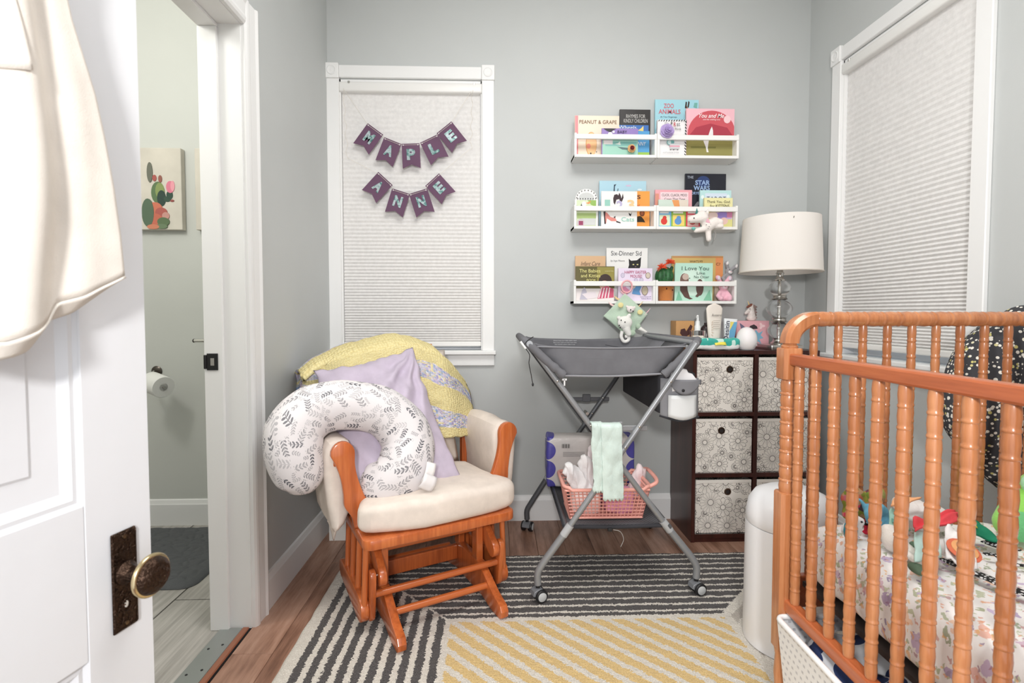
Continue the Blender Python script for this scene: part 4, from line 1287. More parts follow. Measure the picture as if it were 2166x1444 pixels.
for (i, j), lb in labs.items():
    cx = (CX0 + sd + bw / 2) if i == 0 else (CX1 - sd - bw / 2)
    M = Matrix.Translation((cx, CY0 + (0.004, 0.010, 0.006)[j], zs_[j] + 0.0005)) @ Matrix.Rotation(radians((0.4, -0.8, 0.7)[j]), 4, 'Z')
    b = thing('storage_bin', lb, 'storage bin', M.translation, 0, 'daisy print bins in the cube shelf')
    ob('body', bin_body, None, b, M); ob('hem', bin_hem, None, b, M)
    gx = (0.020, -0.012, 0.022)[j] if i == 0 else 0.0
    Mg = M @ Matrix.Translation((gx, 0.0, ch_ * 0.74))
    g = ob('grommet', grom, None, b, Mg); ob('grommet_hole', hole_, None, g, Mg)

# ================================================================ TABLE LAMP
LX, LY = 1.400, 2.480
LP = thing('table_lamp', 'table lamp of stacked glass globes with a white drum shade', 'lamp', (LX, LY, CH))
ML = Matrix.Translation((LX, LY, CH))
def lp(n, me, m, par=None, **k): return ob(n, xf(me, ML), m, par or LP, **k)
lp('base', mplate(rrect(-0.078, 0.078, -0.078, 0.078, 0.006), 0.0, 0.024, 0.003), M_STEEL)
lp('collar', mlathe([(0.036, 0.024), (0.040, 0.030), (0.030, 0.036), (0.024, 0.048), (0.032, 0.055)], 28), M_STEEL)
zc_ = 0.055
for i, (R, h) in enumerate(((0.052, 0.078), (0.060, 0.088), (0.050, 0.072))):
    n = 14
    pr = [(0.022 + (R - 0.022) * sin(pi * k / n) ** 0.8, zc_ + h * k / n) for k in range(n + 1)]
    g = lp('glass_globe', mlathe(pr, 32), M_GLASS)
    zc_ += h
    if i < 2:
        lp('metal_ring', mlathe([(0.022, zc_ - 0.002), (0.034, zc_), (0.038, zc_ + 0.004), (0.032, zc_ + 0.008), (0.030, zc_ + 0.016), (0.034, zc_ + 0.020), (0.024, zc_ + 0.024)], 28), M_STEEL)
        zc_ += 0.022
lp('inner_rod', mtube([(0, 0, 0.05), (0, 0, zc_)], 0.006, 10), M_STEEL)
lp('neck', mlathe([(0.024, zc_ - 0.003), (0.026, zc_ + 0.003), (0.017, zc_ + 0.010), (0.015, zc_ + 0.030), (0.020, zc_ + 0.036), (0.014, zc_ + 0.044), (0.014, zc_ + 0.075), (0.0, zc_ + 0.076)], 24), M_STEEL)
t = T('shade_linen', 0.9, c(234, 229, 223))
t.bump(t.noise(t.vec(*[q * s_ for q, s_ in zip(t.xyz('Object'), (300.0, 300.0, 900.0))]), 1.0, 2.0), 0.12)
sb_, st_ = 0.375, 0.640
shm = []
seg = 56
vs, fs = [], []
for (r, z) in ((0.185, sb_), (0.172, st_), (0.1695, st_), (0.1825, sb_)):
    vs += [(r * cos(2 * pi * k / seg), r * sin(2 * pi * k / seg), z) for k in range(seg)]
for a, b in ((0, 1), (1, 2), (2, 3), (3, 0)):
    fs += [(a * seg + k, a * seg + (k + 1) % seg, b * seg + (k + 1) % seg, b * seg + k) for k in range(seg)]
me = mpoly(vs, fs)
bm = bmesh.new(); bm.from_mesh(me); bmesh.ops.recalc_face_normals(bm, faces=bm.faces)
for e in bm.edges:
    if e.calc_face_angle(0) > 0.8: e.smooth = False
bm.to_mesh(me); bm.free()
shd = lp('lamp_shade', me, t.m)
lp('shade_trim', mtube([(0.186 * cos(2 * pi * k / 48), 0.186 * sin(2 * pi * k / 48), sb_ + 0.003) for k in range(48)], 0.0030, 6, True), plain((216, 208, 198), 0.9), shd)
lp('shade_spider', mjoin(*[mtube([(0, 0, sb_ + 0.03), (0.178 * cos(a), 0.178 * sin(a), st_ - 0.02)], 0.002, 6) for a in (0.3, 2.4, 4.5)]), M_STEEL, shd)

# ================================================================ THINGS ON THE CUBE SHELF
def on_top(px, py, Y): p = at(px, py, Y=Y); return V((p.x, p.y, CH))
# pack of wipes
wp = thing('wipes_pack', 'teal and white pack of baby wipes lying flat', 'wipes', on_top(1505, 738, 2.43))
wc = on_top(1505, 738, 2.445)
me = mbox(-0.118, 0.118, -0.055, 0.050, 0.0, 0.056, 0.018, 3)
me = evaluated(me, ('SUBSURF', dict(levels=2, render_levels=2)))
for v in me.vertices:
    v.co += noise.noise_vector(v.co * 22) * 0.009
    v.co.z = max(0.001, v.co.z)
MWp = Matrix.Translation(wc) @ Matrix.Rotation(0.06, 4, 'Z')
t = T('wipes_print', 0.3, c(236, 238, 236))
xx, yy, zz = t.xyz('Object')
band = (zz + (t.noise(t.coord('Object'), 22.0, 2.0) - 0.5) * 0.03)
leaf = t.noise(t.vec(xx * 26.0, yy * 50.0, 1.0), 1.0, 2.0).gt(0.54)
t.color(t.mix(band.gt(0.027), c(236, 238, 236), t.mix(leaf, c(62, 172, 158), c(206, 236, 226))))
t.bump(t.noise(t.coord('Object'), 40.0, 3.0), 0.4, 0.004)
ob('wrap', me, t.m, wp, MWp)
ob('seal_sticker', msurf(lambda u, v: (-0.012 + 0.056 * u, -0.062 + 0.022 * v, 0.026 + 0.026 * v + 0.002 * sin(pi * u)), 6, 4, 0.001), plain((240, 226, 92), 0.4), wp, MWp)
# lotion tube
lt = thing('lotion_tube', 'tall cream lotion tube with leaf print standing on its cap', 'lotion tube', on_top(1510, 720, 2.47))
lc = on_top(1510, 720, 2.528)
def tubeform(hw0, hw1, th0, th1, z0, z1, n=14):
    """round cap end at z0 flattening to a rounded crimp at z1"""
    vs, fs = [], []
    for i in range(n + 1):
        f = i / n
        z = z0 + (z1 - z0) * f
        w = hw0 + (hw1 - hw0) * min(1, f * 1.15); d = th0 + (th1 - th0) * f ** 0.8
        if f > 0.86: w *= max(0.05, 1 - ((f - 0.86) / 0.14) ** 2.2)
        for k in range(24):
            a = 2 * pi * k / 24
            vs.append((w * cos(a), d * sin(a), z))
    for i in range(n):
        for k in range(24): fs.append((i * 24 + k, i * 24 + (k + 1) % 24, (i + 1) * 24 + (k + 1) % 24, (i + 1) * 24 + k))
    fs += [tuple(reversed(range(24))), tuple(n * 24 + k for k in range(24))]
    return mpoly(vs, fs)
MLt = Matrix.Translation(lc)
ob('tube_body', xf(tubeform(0.028, 0.042, 0.020, 0.004, 0.030, 0.228), MLt), plain((232, 222, 212), 0.4), lt)
ob('cap', xf(mlathe([(0.026, 0.0), (0.0275, 0.003), (0.0275, 0.030), (0.024, 0.032)], 24), MLt), plain((228, 216, 204), 0.4), lt)
INKT = plain((96, 88, 84), 0.6)
ob('print', xf(fitted_text('Aveeno', 0.050, 0.013), Matrix.Translation(lc + V((0.006, -0.0155, 0.168))) @ FACE), INKT, lt)
for i in range(5): ob('print', mbox(lc.x - 0.012, lc.x + 0.022 - 0.006 * (i % 2), lc.y - 0.0190, lc.y - 0.0183, 0.0 + CH + 0.140 - i * 0.010, CH + 0.1415 - i * 0.010), plain((176, 160, 150), 0.6), lt)
for i in range(6):
    a = -0.6 + 0.35 * i
    ob('leaf_print', xf(mprism(capsule((0, 0), (0.010 * cos(a), 0.010 * sin(a)), 0.0018, 0.0007), -0.0004, 0.0), Matrix.Translation(lc + V((-0.020 + 0.002 * (i % 2), -0.0182, 0.070 + 0.012 * i)))), plain((206, 180, 160), 0.6), lt)
# pump bottle
pb = thing('pump_bottle', 'clear square pump bottle with a white pump', 'bottle', on_top(1472, 718, 2.50))
pc = on_top(1475, 718, 2.530)
MP = Matrix.Translation(pc)
ob('bottle', xf(mplate(rrect(-0.034, 0.034, -0.022, 0.022, 0.008), 0.001, 0.092, 0.004), MP), M_GLASS, pb)
ob('lotion_fill', xf(mplate(rrect(-0.030, 0.030, -0.018, 0.018, 0.006), 0.004, 0.066, 0.002), MP), plain((226, 214, 200), 0.5), pb)
ob('pump_collar', xf(mlathe([(0.014, 0.092), (0.015, 0.094), (0.015, 0.112), (0.011, 0.118), (0.011, 0.136), (0.006, 0.140), (0.005, 0.168), (0.0, 0.169)], 20), MP), plain((240, 240, 240), 0.3), pb)
ob('nozzle', xf(mtube([(0, 0, 0.160), (-0.010, -0.012, 0.160), (-0.012, -0.022, 0.156)], 0.0038, 8), MP), plain((240, 240, 240), 0.3), pb)
ob('bottle_label', xf(mbox(-0.018, 0.024, -0.0228, -0.0222, 0.046, 0.054), MP), plain((236, 200, 130), 0.5), pb)
# small dark jar behind
me = mjoin(mlathe([(0.026, 0.0), (0.028, 0.004), (0.028, 0.10), (0.020, 0.112), (0.012, 0.118), (0.012, 0.128), (0.0, 0.129)], 24))
top('dark_bottle', xf(me, Matrix.Translation(on_top(1494, 716, 2.59))), plain((58, 46, 48), 0.25), 'small dark bottle behind the pump bottle', 'bottle')
# diaper cream tube
dt = thing('cream_tube', 'white and blue diaper cream tube leaning upright', 'cream tube', on_top(1539, 716, 2.53))
dc = on_top(1540, 716, 2.545)
MDt = Matrix.Translation(dc) @ Matrix.Rotation(radians(4), 4, 'Y')
ob('tube_body', xf(mprism([(-0.022, 0.026), (0.022, 0.026), (0.034, 0.150), (-0.036, 0.150)], -0.010, 0.010, 0.006, 3), MDt), plain((236, 238, 240), 0.35), dt)
ob('cap', xf(mlathe([(0.016, 0.0), (0.017, 0.003), (0.018, 0.028), (0.015, 0.029)], 20), MDt), plain((238, 240, 242), 0.35), dt)
ob('blue_panel', xf(mprism([(-0.004, 0.040), (0.022, 0.036), (0.031, 0.135), (-0.004, 0.135)], -0.0112, -0.0100), MDt), plain((112, 176, 214), 0.4), dt)
ob('yellow_corner', xf(mprism([(-0.004, 0.135), (0.016, 0.135), (-0.004, 0.090)], -0.0118, -0.0110), MDt), plain((240, 220, 120), 0.4), dt)
ob('print', xf(fitted_text('Desitin', 0.098, 0.024, bold=0.01), MDt @ Matrix.Translation((-0.019, -0.0112, 0.088)) @ FACE @ Matrix.Rotation(pi / 2, 4, 'Z')), plain((42, 42, 66), 0.5), dt)
# egg night light
ec = on_top(1579, 738, 2.425)
eg = thing('egg_night_light', 'white egg-shaped night light', 'night light', ec)
pr = [(0.026, 0.0), (0.030, 0.001)] + [(0.0475 * sqrt(max(0.0, 1 - ((z - 0.048) / (0.060 if z < 0.048 else 0.064)) ** 2)), z) for z in [0.004 + 0.108 * i / 22 for i in range(23)]]
ob('shell', xf(mlathe(pr, 32, None, 180), Matrix.Translation(ec)), plain((240, 236, 236), 0.45, Subsurface_Weight=0.1), eg)
ob('print', xf(fitted_text('VAVA', 0.014, 0.004), Matrix.Translation(ec + V((0.024, -0.0415, 0.026))) @ Matrix.Rotation(0.55, 4, 'Z') @ FACE), plain((196, 192, 194), 0.6), eg) if False else ob('grey_mark', xf(mbox(-0.008, 0.008, -0.0006, 0.0, -0.003, 0.003), Matrix.Translation(ec + V((0.026, -0.0410, 0.026))) @ Matrix.Rotation(0.55, 4, 'Z')), plain((206, 200, 204), 0.6), eg)
ob('base_ring', xf(mlathe([(0.033, 0.0), (0.034, 0.002), (0.033, 0.004)], 24), Matrix.Translation(ec)), plain((90, 88, 90), 0.5), eg)
# pink butterfly box
xc = on_top(1592, 736, 2.572)
pbx = thing('pink_box', 'pink box with blue wing drawing behind the egg light', 'box', xc)
ob('box', mplate(rrect(xc.x - 0.0855, xc.x + 0.084, 2.572, 2.662, 0.002), CH + 0.0005, CH + 0.138, 0.002), plain((226, 168, 176), 0.6, var=0.05), pbx)
def decal(n, poly, o, y, m, par): return ob(n, mprism([(o.x + a, o.z + b) for a, b in poly], y - 0.0008, y), m, par)
yb_ = 2.572
decal('wing_print', [(0.012, 0.095), (0.030, 0.075), (0.052, 0.088), (0.040, 0.065), (0.055, 0.050), (0.034, 0.045), (0.044, 0.022), (0.024, 0.034), (0.022, 0.012), (0.010, 0.03)], xc, yb_, plain((122, 172, 196), 0.6), pbx)
decal('figure_print', [(-0.016, 0.112), (0.004, 0.120), (0.020, 0.110), (0.024, 0.098), (0.0, 0.096), (-0.02, 0.10)], xc, yb_, plain((56, 42, 48), 0.6), pbx)
decal('wing_print', [(-0.07, 0.128), (-0.045, 0.110), (-0.042, 0.10), (-0.062, 0.098)], xc, yb_, plain((110, 104, 130), 0.6), pbx)
decal('blossom_print', [(0.045 + 0.018 * cos(q) * (0.7 + 0.3 * cos(3 * q)), 0.112 + 0.018 * sin(q) * (0.7 + 0.3 * cos(3 * q))) for q in [2 * pi * i / 24 for i in range(24)]], xc, yb_, plain((240, 204, 206), 0.6), pbx)
# kraft butterfly box
kc = on_top(1445, 716, 2.60)
kb = thing('kraft_box', 'brown kraft box with a dark butterfly print', 'box', kc)
ob('box', mplate(rrect(kc.x - 0.045, kc.x + 0.050, 2.58, 2.66, 0.002), CH + 0.0005, CH + 0.138, 0.002), plain((196, 148, 96), 0.7, var=0.05), kb)
decal('butterfly_print', [(-0.02, 0.095), (0.0, 0.10), (0.008, 0.085), (0.03, 0.12), (0.04, 0.11), (0.026, 0.07), (0.012, 0.06), (0.02, 0.03), (0.0, 0.02), (-0.016, 0.035), (-0.012, 0.06), (-0.024, 0.075)], kc, 2.58, plain((70, 34, 32), 0.6), kb)
decal('butterfly_print', [(-0.010, 0.055), (0.010, 0.06), (0.014, 0.045), (-0.008, 0.04)], kc, 2.579, plain((196, 84, 84), 0.6), kb)
# unicorn bust ornament standing on the pink box
uc = V((at(1588, 676, Y=2.61).x, 2.615, CH + 0.139))
un = thing('unicorn_figurine', 'white glitter unicorn bust with dark mane on the pink box', 'figurine', uc)
MU = Matrix.Translation(uc)
body = blob([mball((0.006, 0, 0.012), (0.026, 0.020, 0.016)), limb((0.006, 0, 0.012), (0.004, 0, 0.060), 0.022, 0.014), limb((0.002, 0, 0.062), (-0.026, -0.004, 0.038), 0.0145, 0.008), limb((0.006, -0.008, 0.07), (0.008, -0.010, 0.086), 0.005, 0.002), limb((0.006, 0.008, 0.07), (0.008, 0.010, 0.086), 0.005, 0.002)], 0.0028, 4)
for v in body.vertices: v.co.z = max(0.0, v.co.z)
ob('bust', xf(body, MU), plain((226, 216, 210), 0.25, var=0.08, vscale=200.0), un)
mane = [limb((0.014, 0, 0.076 - 0.012 * i), (0.030 + 0.004 * (i % 2), 0.006 * (1 if i % 2 else -1), 0.070 - 0.014 * i), 0.008, 0.004) for i in range(5)]
ob('mane', xf(blob(mane, 0.0028, 2), MU), plain((150, 128, 122), 0.4), un)
ob('forelock', xf(blob([limb((0.004, 0, 0.080), (-0.018, -0.004, 0.070), 0.009, 0.006)], 0.0028, 2), MU), plain((132, 76, 60), 0.35), un)
ob('horn', xf(mlathe([(0.004, 0.0), (0.0006, 0.026)], 10), MU @ Matrix.Translation((-0.006, 0, 0.078)) @ Matrix.Rotation(-0.35, 4, 'Y')), plain((214, 180, 120), 0.3, 0.6), un)
ob('eye', xf(mball((-0.009, -0.013, 0.060), (0.003, 0.0015, 0.0022)), MU), M_BLACK, un)
# ================================================================ WALL SHELVES AND BOOKS
SX0, SXM, SX1, SYF = 0.395, 0.810, 1.225, 2.562
SZ = [1.873, 1.519, 1.145]
rows = ['top', 'middle', 'bottom']
M_SHELF = plain((240, 239, 236), 0.4)
for r, z0 in enumerate(SZ):
    for h, (a, b) in enumerate(((SX0, SXM - 0.0005), (SXM + 0.0005, SX1))):
        t = thing('picture_ledge', ('white book ledge in the %s row, ' % rows[r]) + ('nearer the window' if h == 0 else 'nearer the table lamp'), 'wall shelf', ((a + b) / 2, 2.62, z0), 0, 'white book ledges on the back wall')
        ob('base_board', mbox(a, b, SYF + 0.002, YB - 0.0005, z0, z0 + 0.014, 0.001, 1), M_SHELF, t)
        for x in (a, b - 0.012):
            e = ob('end_panel', mbox(x, x + 0.012, SYF, YB - 0.0005, z0 - 0.0006, z0 + 0.119, 0.0015, 1), M_SHELF, t)
        ob('front_rail', mbox(a + 0.0005, b - 0.0005, SYF - 0.002, SYF + 0.010, z0 + 0.089, z0 + 0.113, 0.002, 1), M_SHELF, t)
        for x in (a + 0.006, b - 0.006):
            for y in (SYF + 0.012, YB - 0.016):
                ob('screw', mlathe([(0.0030, -0.0010), (0.0034, 0.0), (0.0, 0.0001)], 8, Matrix.Translation((x, y, z0 - 0.0006)) @ Matrix.Rotation(pi, 4, 'X')), plain((150, 150, 150), 0.4, 0.8), t)
_ic = 0
def book(row, x0, x1, ytop, Y, th, rgb, label, art=(), text=(), rough=0.35, name='picture_book', poly=None, group='books on the white ledges'):
    zb = SZ[row] + 0.0145
    p0, p1 = at(x0, ytop, Y=Y), at(x1, ytop, Y=Y)
    w, h = p1.x - p0.x, p0.z - zb
    t = thing(name, label, 'book', (p0.x + w / 2, Y + th / 2, zb), 0, group)
    m = plain(rgb, rough)
    if poly is None:
        ob('cover', mjoin(mbox(p0.x, p1.x, Y, Y + 0.0014, zb, zb + h, 0.0004, 1), mbox(p0.x, p1.x, Y + th - 0.0014, Y + th, zb, zb + h, 0.0004, 1), mbox(p0.x, p0.x + 0.0014, Y + 0.0014, Y + th - 0.0014, zb, zb + h)), m, t)
        ob('page_block', mbox(p0.x + 0.0014, p1.x - 0.002, Y + 0.0014, Y + th - 0.0014, zb + 0.002, zb + h - 0.002), plain((236, 230, 220), 0.9), t)
    else:
        ob('cover', mprism([(p0.x + a * w, zb + b * h) for a, b in poly], Y, Y + th), m, t)
    k = 1
    for a in art:
        kind, col_ = a[0], a[1]
        if kind == 'r': pl = [(a[2], a[3]), (a[4], a[3]), (a[4], a[5]), (a[2], a[5])]
        elif kind == 'e': pl = [(a[2] + a[4] * cos(q), a[3] + a[5] * sin(q)) for q in [2 * pi * i / 22 for i in range(22)]]
        else: pl = a[2]
        yy = Y - 0.00025 * k
        pl = [(min(0.995, max(0.005, u)), min(0.995, max(0.005, v))) for u, v in pl] if kind != 'x' else pl
        ob('cover_art', mprism([(p0.x + u * w, zb + v * h) for u, v in pl], yy, yy + 0.0002), plain(col_, rough), t)
        k += 1
    for a in text:
        body, u, v, tw, thh, col_ = a[:6]
        kw = a[6] if len(a) > 6 else {}
        me = fitted_text(body, tw * w, thh * h, **kw)
        ob('title', xf(me, Matrix.Translation((p0.x + u * w, Y - 0.00025 * k - 0.0002, zb + v * h)) @ FACE), plain(col_, 0.6), t)
    return t
YBK, YMD, YFR = 2.652, 2.622, 2.592
B, Wt = (30, 28, 30), (240, 238, 236)
# ---- top row
book(0, 1216, 1310, 244, 2.630, 0.010, (240, 222, 200), 'cream picture book with a peanut drawing and pink spine',
     [('r', (232, 136, 140), 0, 0, 0.075, 1), ('e', (222, 160, 96), 0.37, 0.33, 0.125, 0.29), ('e', (246, 196, 140), 0.375, 0.33, 0.112, 0.275), ('e', (240, 150, 130), 0.31, 0.28, 0.05, 0.06), ('e', (150, 112, 150), 0.74, 0.38, 0.14, 0.20), ('e', (70, 60, 50), 0.36, 0.11, 0.02, 0.02), ('e', (70, 60, 50), 0.49, 0.145, 0.012, 0.012)],
     [('PEANUT & GRAPE', 0.52, 0.85, 0.84, 0.085, (120, 92, 60))])
book(0, 1311, 1376, 231, 2.655, 0.012, (46, 43, 43), 'black hardback with silver capital lettering behind the purple book', [('r', (36, 34, 34), 0, 0, 0.03, 1)],
     [('RHYMES FOR', 0.52, 0.865, 0.62, 0.075, (206, 204, 200)), ('KINDLY CHILDREN', 0.52, 0.775, 0.78, 0.075, (206, 204, 200)), ('ETHEL FAIRMONT', 0.53, 0.655, 0.58, 0.05, (170, 168, 164))])
book(0, 1304, 1372, 264, 2.634, 0.010, (66, 116, 186), 'blue board book showing only its top edge and a yellow boat', [('p', (240, 214, 130), [(0.66, 0.84), (0.84, 0.82), (0.84, 0.98), (0.76, 0.90)])], [('Wheels', 0.34, 0.93, 0.56, 0.10, Wt)])
book(0, 1273, 1350, 271, 2.592, 0.010, (150, 126, 190), 'board book with purple sky over a green sea', [('r', (160, 208, 190), 0.02, 0, 1, 0.60), ('r', (128, 184, 176), 0.10, 0.36, 0.96, 0.52), ('p', (226, 234, 226), [(0.36, 0.44), (0.52, 0.40), (0.50, 0.54), (0.44, 0.46)]), ('p', (92, 120, 120), [(0.42, 0.34), (0.72, 0.30), (0.78, 0.22), (0.56, 0.24)]), ('r', (232, 226, 224), 0.05, 0.42, 0.30, 0.58), ('p', B, [(0.04, 0.99), (0.40, 0.99), (0.30, 0.92), (0.24, 0.85), (0.14, 0.90)]), ('e', Wt, 0.23, 0.80, 0.06, 0.06), ('e', Wt, 0.32, 0.87, 0.035, 0.04)],
     [('BABY', 0.56, 0.87, 0.26, 0.10, (44, 36, 60)), ('BELUGA', 0.55, 0.735, 0.40, 0.10, (44, 36, 60))])
book(0, 1347, 1374, 277, 2.612, 0.008, (92, 164, 214), 'narrow blue board book with grass at its foot', [('r', (160, 200, 90), 0, 0, 1, 0.20)], [('NNY', 0.40, 0.52, 0.66, 0.14, Wt, dict(shear=0.3)), ('Bu', 0.45, 0.80, 0.5, 0.13, Wt, dict(shear=0.3))])
book(0, 1386, 1478, 210, 2.655, 0.010, (166, 214, 226), 'light blue book with a giraffe head at its right edge',
     [('p', (150, 96, 66), [(0.66, 0.0), (0.80, 0.0), (0.80, 0.52), (0.98, 0.70), (0.97, 0.76), (0.80, 0.82), (0.72, 0.90), (0.69, 0.80), (0.70, 0.66), (0.655, 0.50)]), ('p', (190, 140, 104), [(0.72, 0.1), (0.78, 0.1), (0.78, 0.55), (0.92, 0.71), (0.80, 0.77), (0.74, 0.66)]), ('p', (60, 44, 40), [(0.68, 0.86), (0.70, 0.97), (0.73, 0.96), (0.72, 0.86)]), ('p', (60, 44, 40), [(0.74, 0.88), (0.76, 0.98), (0.79, 0.96), (0.77, 0.87)]), ('p', (120, 180, 170), [(0.88, 0.88), (0.96, 0.86), (0.97, 0.95), (0.90, 0.95)])],
     [('ZOO', 0.31, 0.895, 0.23, 0.075, (214, 100, 112), dict(bold=0.012)), ('ANIMALS', 0.33, 0.80, 0.50, 0.075, (214, 100, 112), dict(bold=0.012)), ('At Your Fingertips', 0.31, 0.71, 0.38, 0.032, (50, 60, 80))])
stripes = []
for i in range(12):
    stripes.append(('p', B, [(0.02 + 0.086 * i, 0.955), (0.055 + 0.086 * i, 0.955), (0.085 + 0.086 * i, 0.995), (0.05 + 0.086 * i, 0.995)]))
    stripes.append(('p', B, [(0.94, 0.06 + 0.08 * i), (0.995, 0.02 + 0.08 * i), (0.995, 0.055 + 0.08 * i), (0.94, 0.095 + 0.08 * i)]))
    if i % 2 == 0: stripes.append(('r', B, 0.06 + 0.075 * i, 0.005, 0.12 + 0.075 * i, 0.03))
book(0, 1391, 1452, 253, 2.592, 0.018, (240, 238, 238), 'white board book with black striped border behind the purple rose', stripes + [('e', (120, 176, 176), 0.44, 0.38, 0.13, 0.08), ('e', (200, 222, 220), 0.40, 0.38, 0.06, 0.06), ('r', (206, 206, 208), 0.42, 0.20, 0.74, 0.34), ('r', (226, 160, 176), 0.40, 0.255, 0.76, 0.29), ('r', B, 0.42, 0.165, 0.46, 0.18), ('r', B, 0.53, 0.165, 0.57, 0.18), ('r', B, 0.66, 0.165, 0.70, 0.18)],
     [('My', 0.30, 0.88, 0.14, 0.085, (170, 168, 170)), ('F', 0.47, 0.88, 0.06, 0.09, B, dict(bold=0.02)), ('R', 0.58, 0.86, 0.08, 0.11, (190, 60, 70), dict(bold=0.02)), ('st', 0.70, 0.86, 0.12, 0.09, (90, 90, 94)), ('Words', 0.68, 0.74, 0.22, 0.06, B), ('A LITTLE BOOK OF FUN', 0.45, 0.095, 0.55, 0.035, (150, 150, 150))])
dome = [(0.02, 0.42)] + [(0.53 + 0.50 * cos(q), 0.48 + 0.48 * sin(q)) for q in [pi - pi * i / 18 for i in range(19)]] + [(0.99, 0.42)]
book(0, 1452, 1554, 229, 2.612, 0.010, (242, 190, 200), 'pink picture book with a red tree over a green meadow',
     [('p', (206, 88, 98), dome), ('p', (176, 62, 78), [(0.05, 0.44), (0.2, 0.62), (0.5, 0.70), (0.85, 0.62), (0.98, 0.44)]), ('r', (150, 144, 84), 0, 0, 1, 0.40), ('r', (120, 118, 62), 0.10, 0.20, 0.62, 0.235), ('p', (240, 236, 236), [(0.36, 0.40), (0.40, 0.44), (0.46, 0.46), (0.50, 0.58), (0.53, 0.64), (0.555, 0.56), (0.56, 0.46), (0.52, 0.42), (0.47, 0.36), (0.45, 0.20), (0.47, 0.12), (0.43, 0.12), (0.41, 0.22), (0.36, 0.34)]), ('e', (246, 206, 210), 0.845, 0.785, 0.072, 0.078)],
     [('You and Me', 0.52, 0.855, 0.52, 0.085, (250, 240, 240), dict(shear=0.35, bold=0.01)), ('and the wishing tree', 0.52, 0.775, 0.36, 0.04, (250, 240, 240), dict(shear=0.35))])
# ---- middle row
arch = [(0, 0), (1, 0), (1, 0.72)] + [(0.5 + 0.48 * cos(q), 0.72 + 0.28 * sin(q)) for q in [pi * i / 14 for i in range(15)]] + [(0, 0.72)]
dots = [('e', B, 0.5 + 0.42 * cos(q), 0.76 + 0.20 * sin(q), 0.022, 0.014) for q in [pi * i / 9 for i in range(10)]] + [('e', B, 0.12 + 0.11 * i, 0.735, 0.022, 0.014) for i in range(8)]
book(1, 1216, 1265, 399, 2.592, 0.016, (236, 236, 234), 'arch-topped white book with black dots and a toucan scene', [('e', (206, 208, 206), 0.5, 0.76, 0.33, 0.14), ('r', (214, 226, 190), 0.08, 0.02, 0.92, 0.70), ('p', (150, 186, 96), [(0.55, 0.70), (0.92, 0.70), (0.92, 0.52), (0.70, 0.58)]), ('p', (60, 66, 64), [(0.08, 0.56), (0.22, 0.52), (0.30, 0.62), (0.38, 0.50), (0.30, 0.42), (0.10, 0.42)]), ('e', Wt, 0.40, 0.60, 0.10, 0.07), ('p', (236, 150, 96), [(0.46, 0.62), (0.70, 0.68), (0.62, 0.60)]), ('r', (168, 190, 120), 0.10, 0.22, 0.92, 0.36), ('r', (206, 208, 206), 0.30, 0.04, 0.90, 0.22), ('e', (206, 196, 200), 0.26, 0.10, 0.17, 0.11), ('r', (150, 60, 96), 0.17, 0.04, 0.36, 0.15)] + dots, poly=arch)
book(1, 1268, 1367, 382, 2.655, 0.012, (176, 212, 226), 'large pale blue book behind the numbers book', [('p', (40, 60, 80), [(0.29, 0.60), (0.31, 0.92), (0.36, 0.93), (0.33, 0.88), (0.325, 0.60)]), ('p', (40, 60, 80), [(0.37, 0.70), (0.39, 0.84), (0.405, 0.84), (0.385, 0.70)]), ('e', (206, 190, 214), 0.62, 0.90, 0.06, 0.02), ('e', (226, 236, 240), 0.86, 0.82, 0.05, 0.02)])
book(1, 1272, 1348, 404, 2.592, 0.010, (240, 238, 234), 'white numbers book with cat drawings',
     [('p', (60, 44, 48), [(0.33, 0.80), (0.36, 0.90), (0.44, 0.92), (0.47, 0.88), (0.50, 0.96), (0.54, 0.88), (0.56, 0.80), (0.60, 0.94), (0.62, 0.82), (0.58, 0.72), (0.53, 0.66), (0.50, 0.78), (0.42, 0.76), (0.38, 0.62), (0.34, 0.68)]), ('p', (222, 140, 130), [(0.08, 0.42), (0.16, 0.40), (0.26, 0.28), (0.40, 0.24), (0.44, 0.16), (0.28, 0.16), (0.16, 0.24), (0.14, 0.10), (0.10, 0.10), (0.09, 0.26)]), ('p', (50, 36, 38), [(0.06, 0.42), (0.12, 0.44), (0.11, 0.30), (0.13, 0.08), (0.09, 0.08), (0.08, 0.26)]), ('p', (50, 36, 38), [(0.42, 0.17), (0.54, 0.13), (0.54, 0.10), (0.42, 0.13)]), ('p', (50, 36, 38), [(0.34, 0.27), (0.40, 0.31), (0.39, 0.24)]), ('p', B, [(0.76, 0.40), (0.82, 0.36), (0.86, 0.42), (0.82, 0.30), (0.78, 0.33)])],
     [('1', 0.17, 0.62, 0.15, 0.28, (150, 200, 186), dict(bold=0.03)), ('2', 0.51, 0.60, 0.18, 0.27, (186, 178, 212), dict(bold=0.03)), ('3', 0.82, 0.62, 0.20, 0.28, (246, 200, 150), dict(bold=0.03)), ('Cats', 0.74, 0.215, 0.36, 0.12, (150, 204, 190), dict(bold=0.01))])
book(1, 1344, 1374.5, 404, 2.622, 0.008, (240, 162, 78), 'orange picture book with a dark lion cub', [('p', (52, 44, 28), [(0.02, 0.16), (0.02, 0.30), (0.34, 0.33), (0.46, 0.30), (0.62, 0.22), (0.70, 0.15), (0.52, 0.16)]), ('e', (110, 60, 36), 0.48, 0.40, 0.18, 0.085), ('e', (150, 86, 54), 0.48, 0.40, 0.10, 0.05)], [('S', 0.24, 0.84, 0.24, 0.11, (90, 44, 24), dict(bold=0.02)), ('Y', 0.20, 0.58, 0.24, 0.10, (206, 70, 50), dict(bold=0.01))])
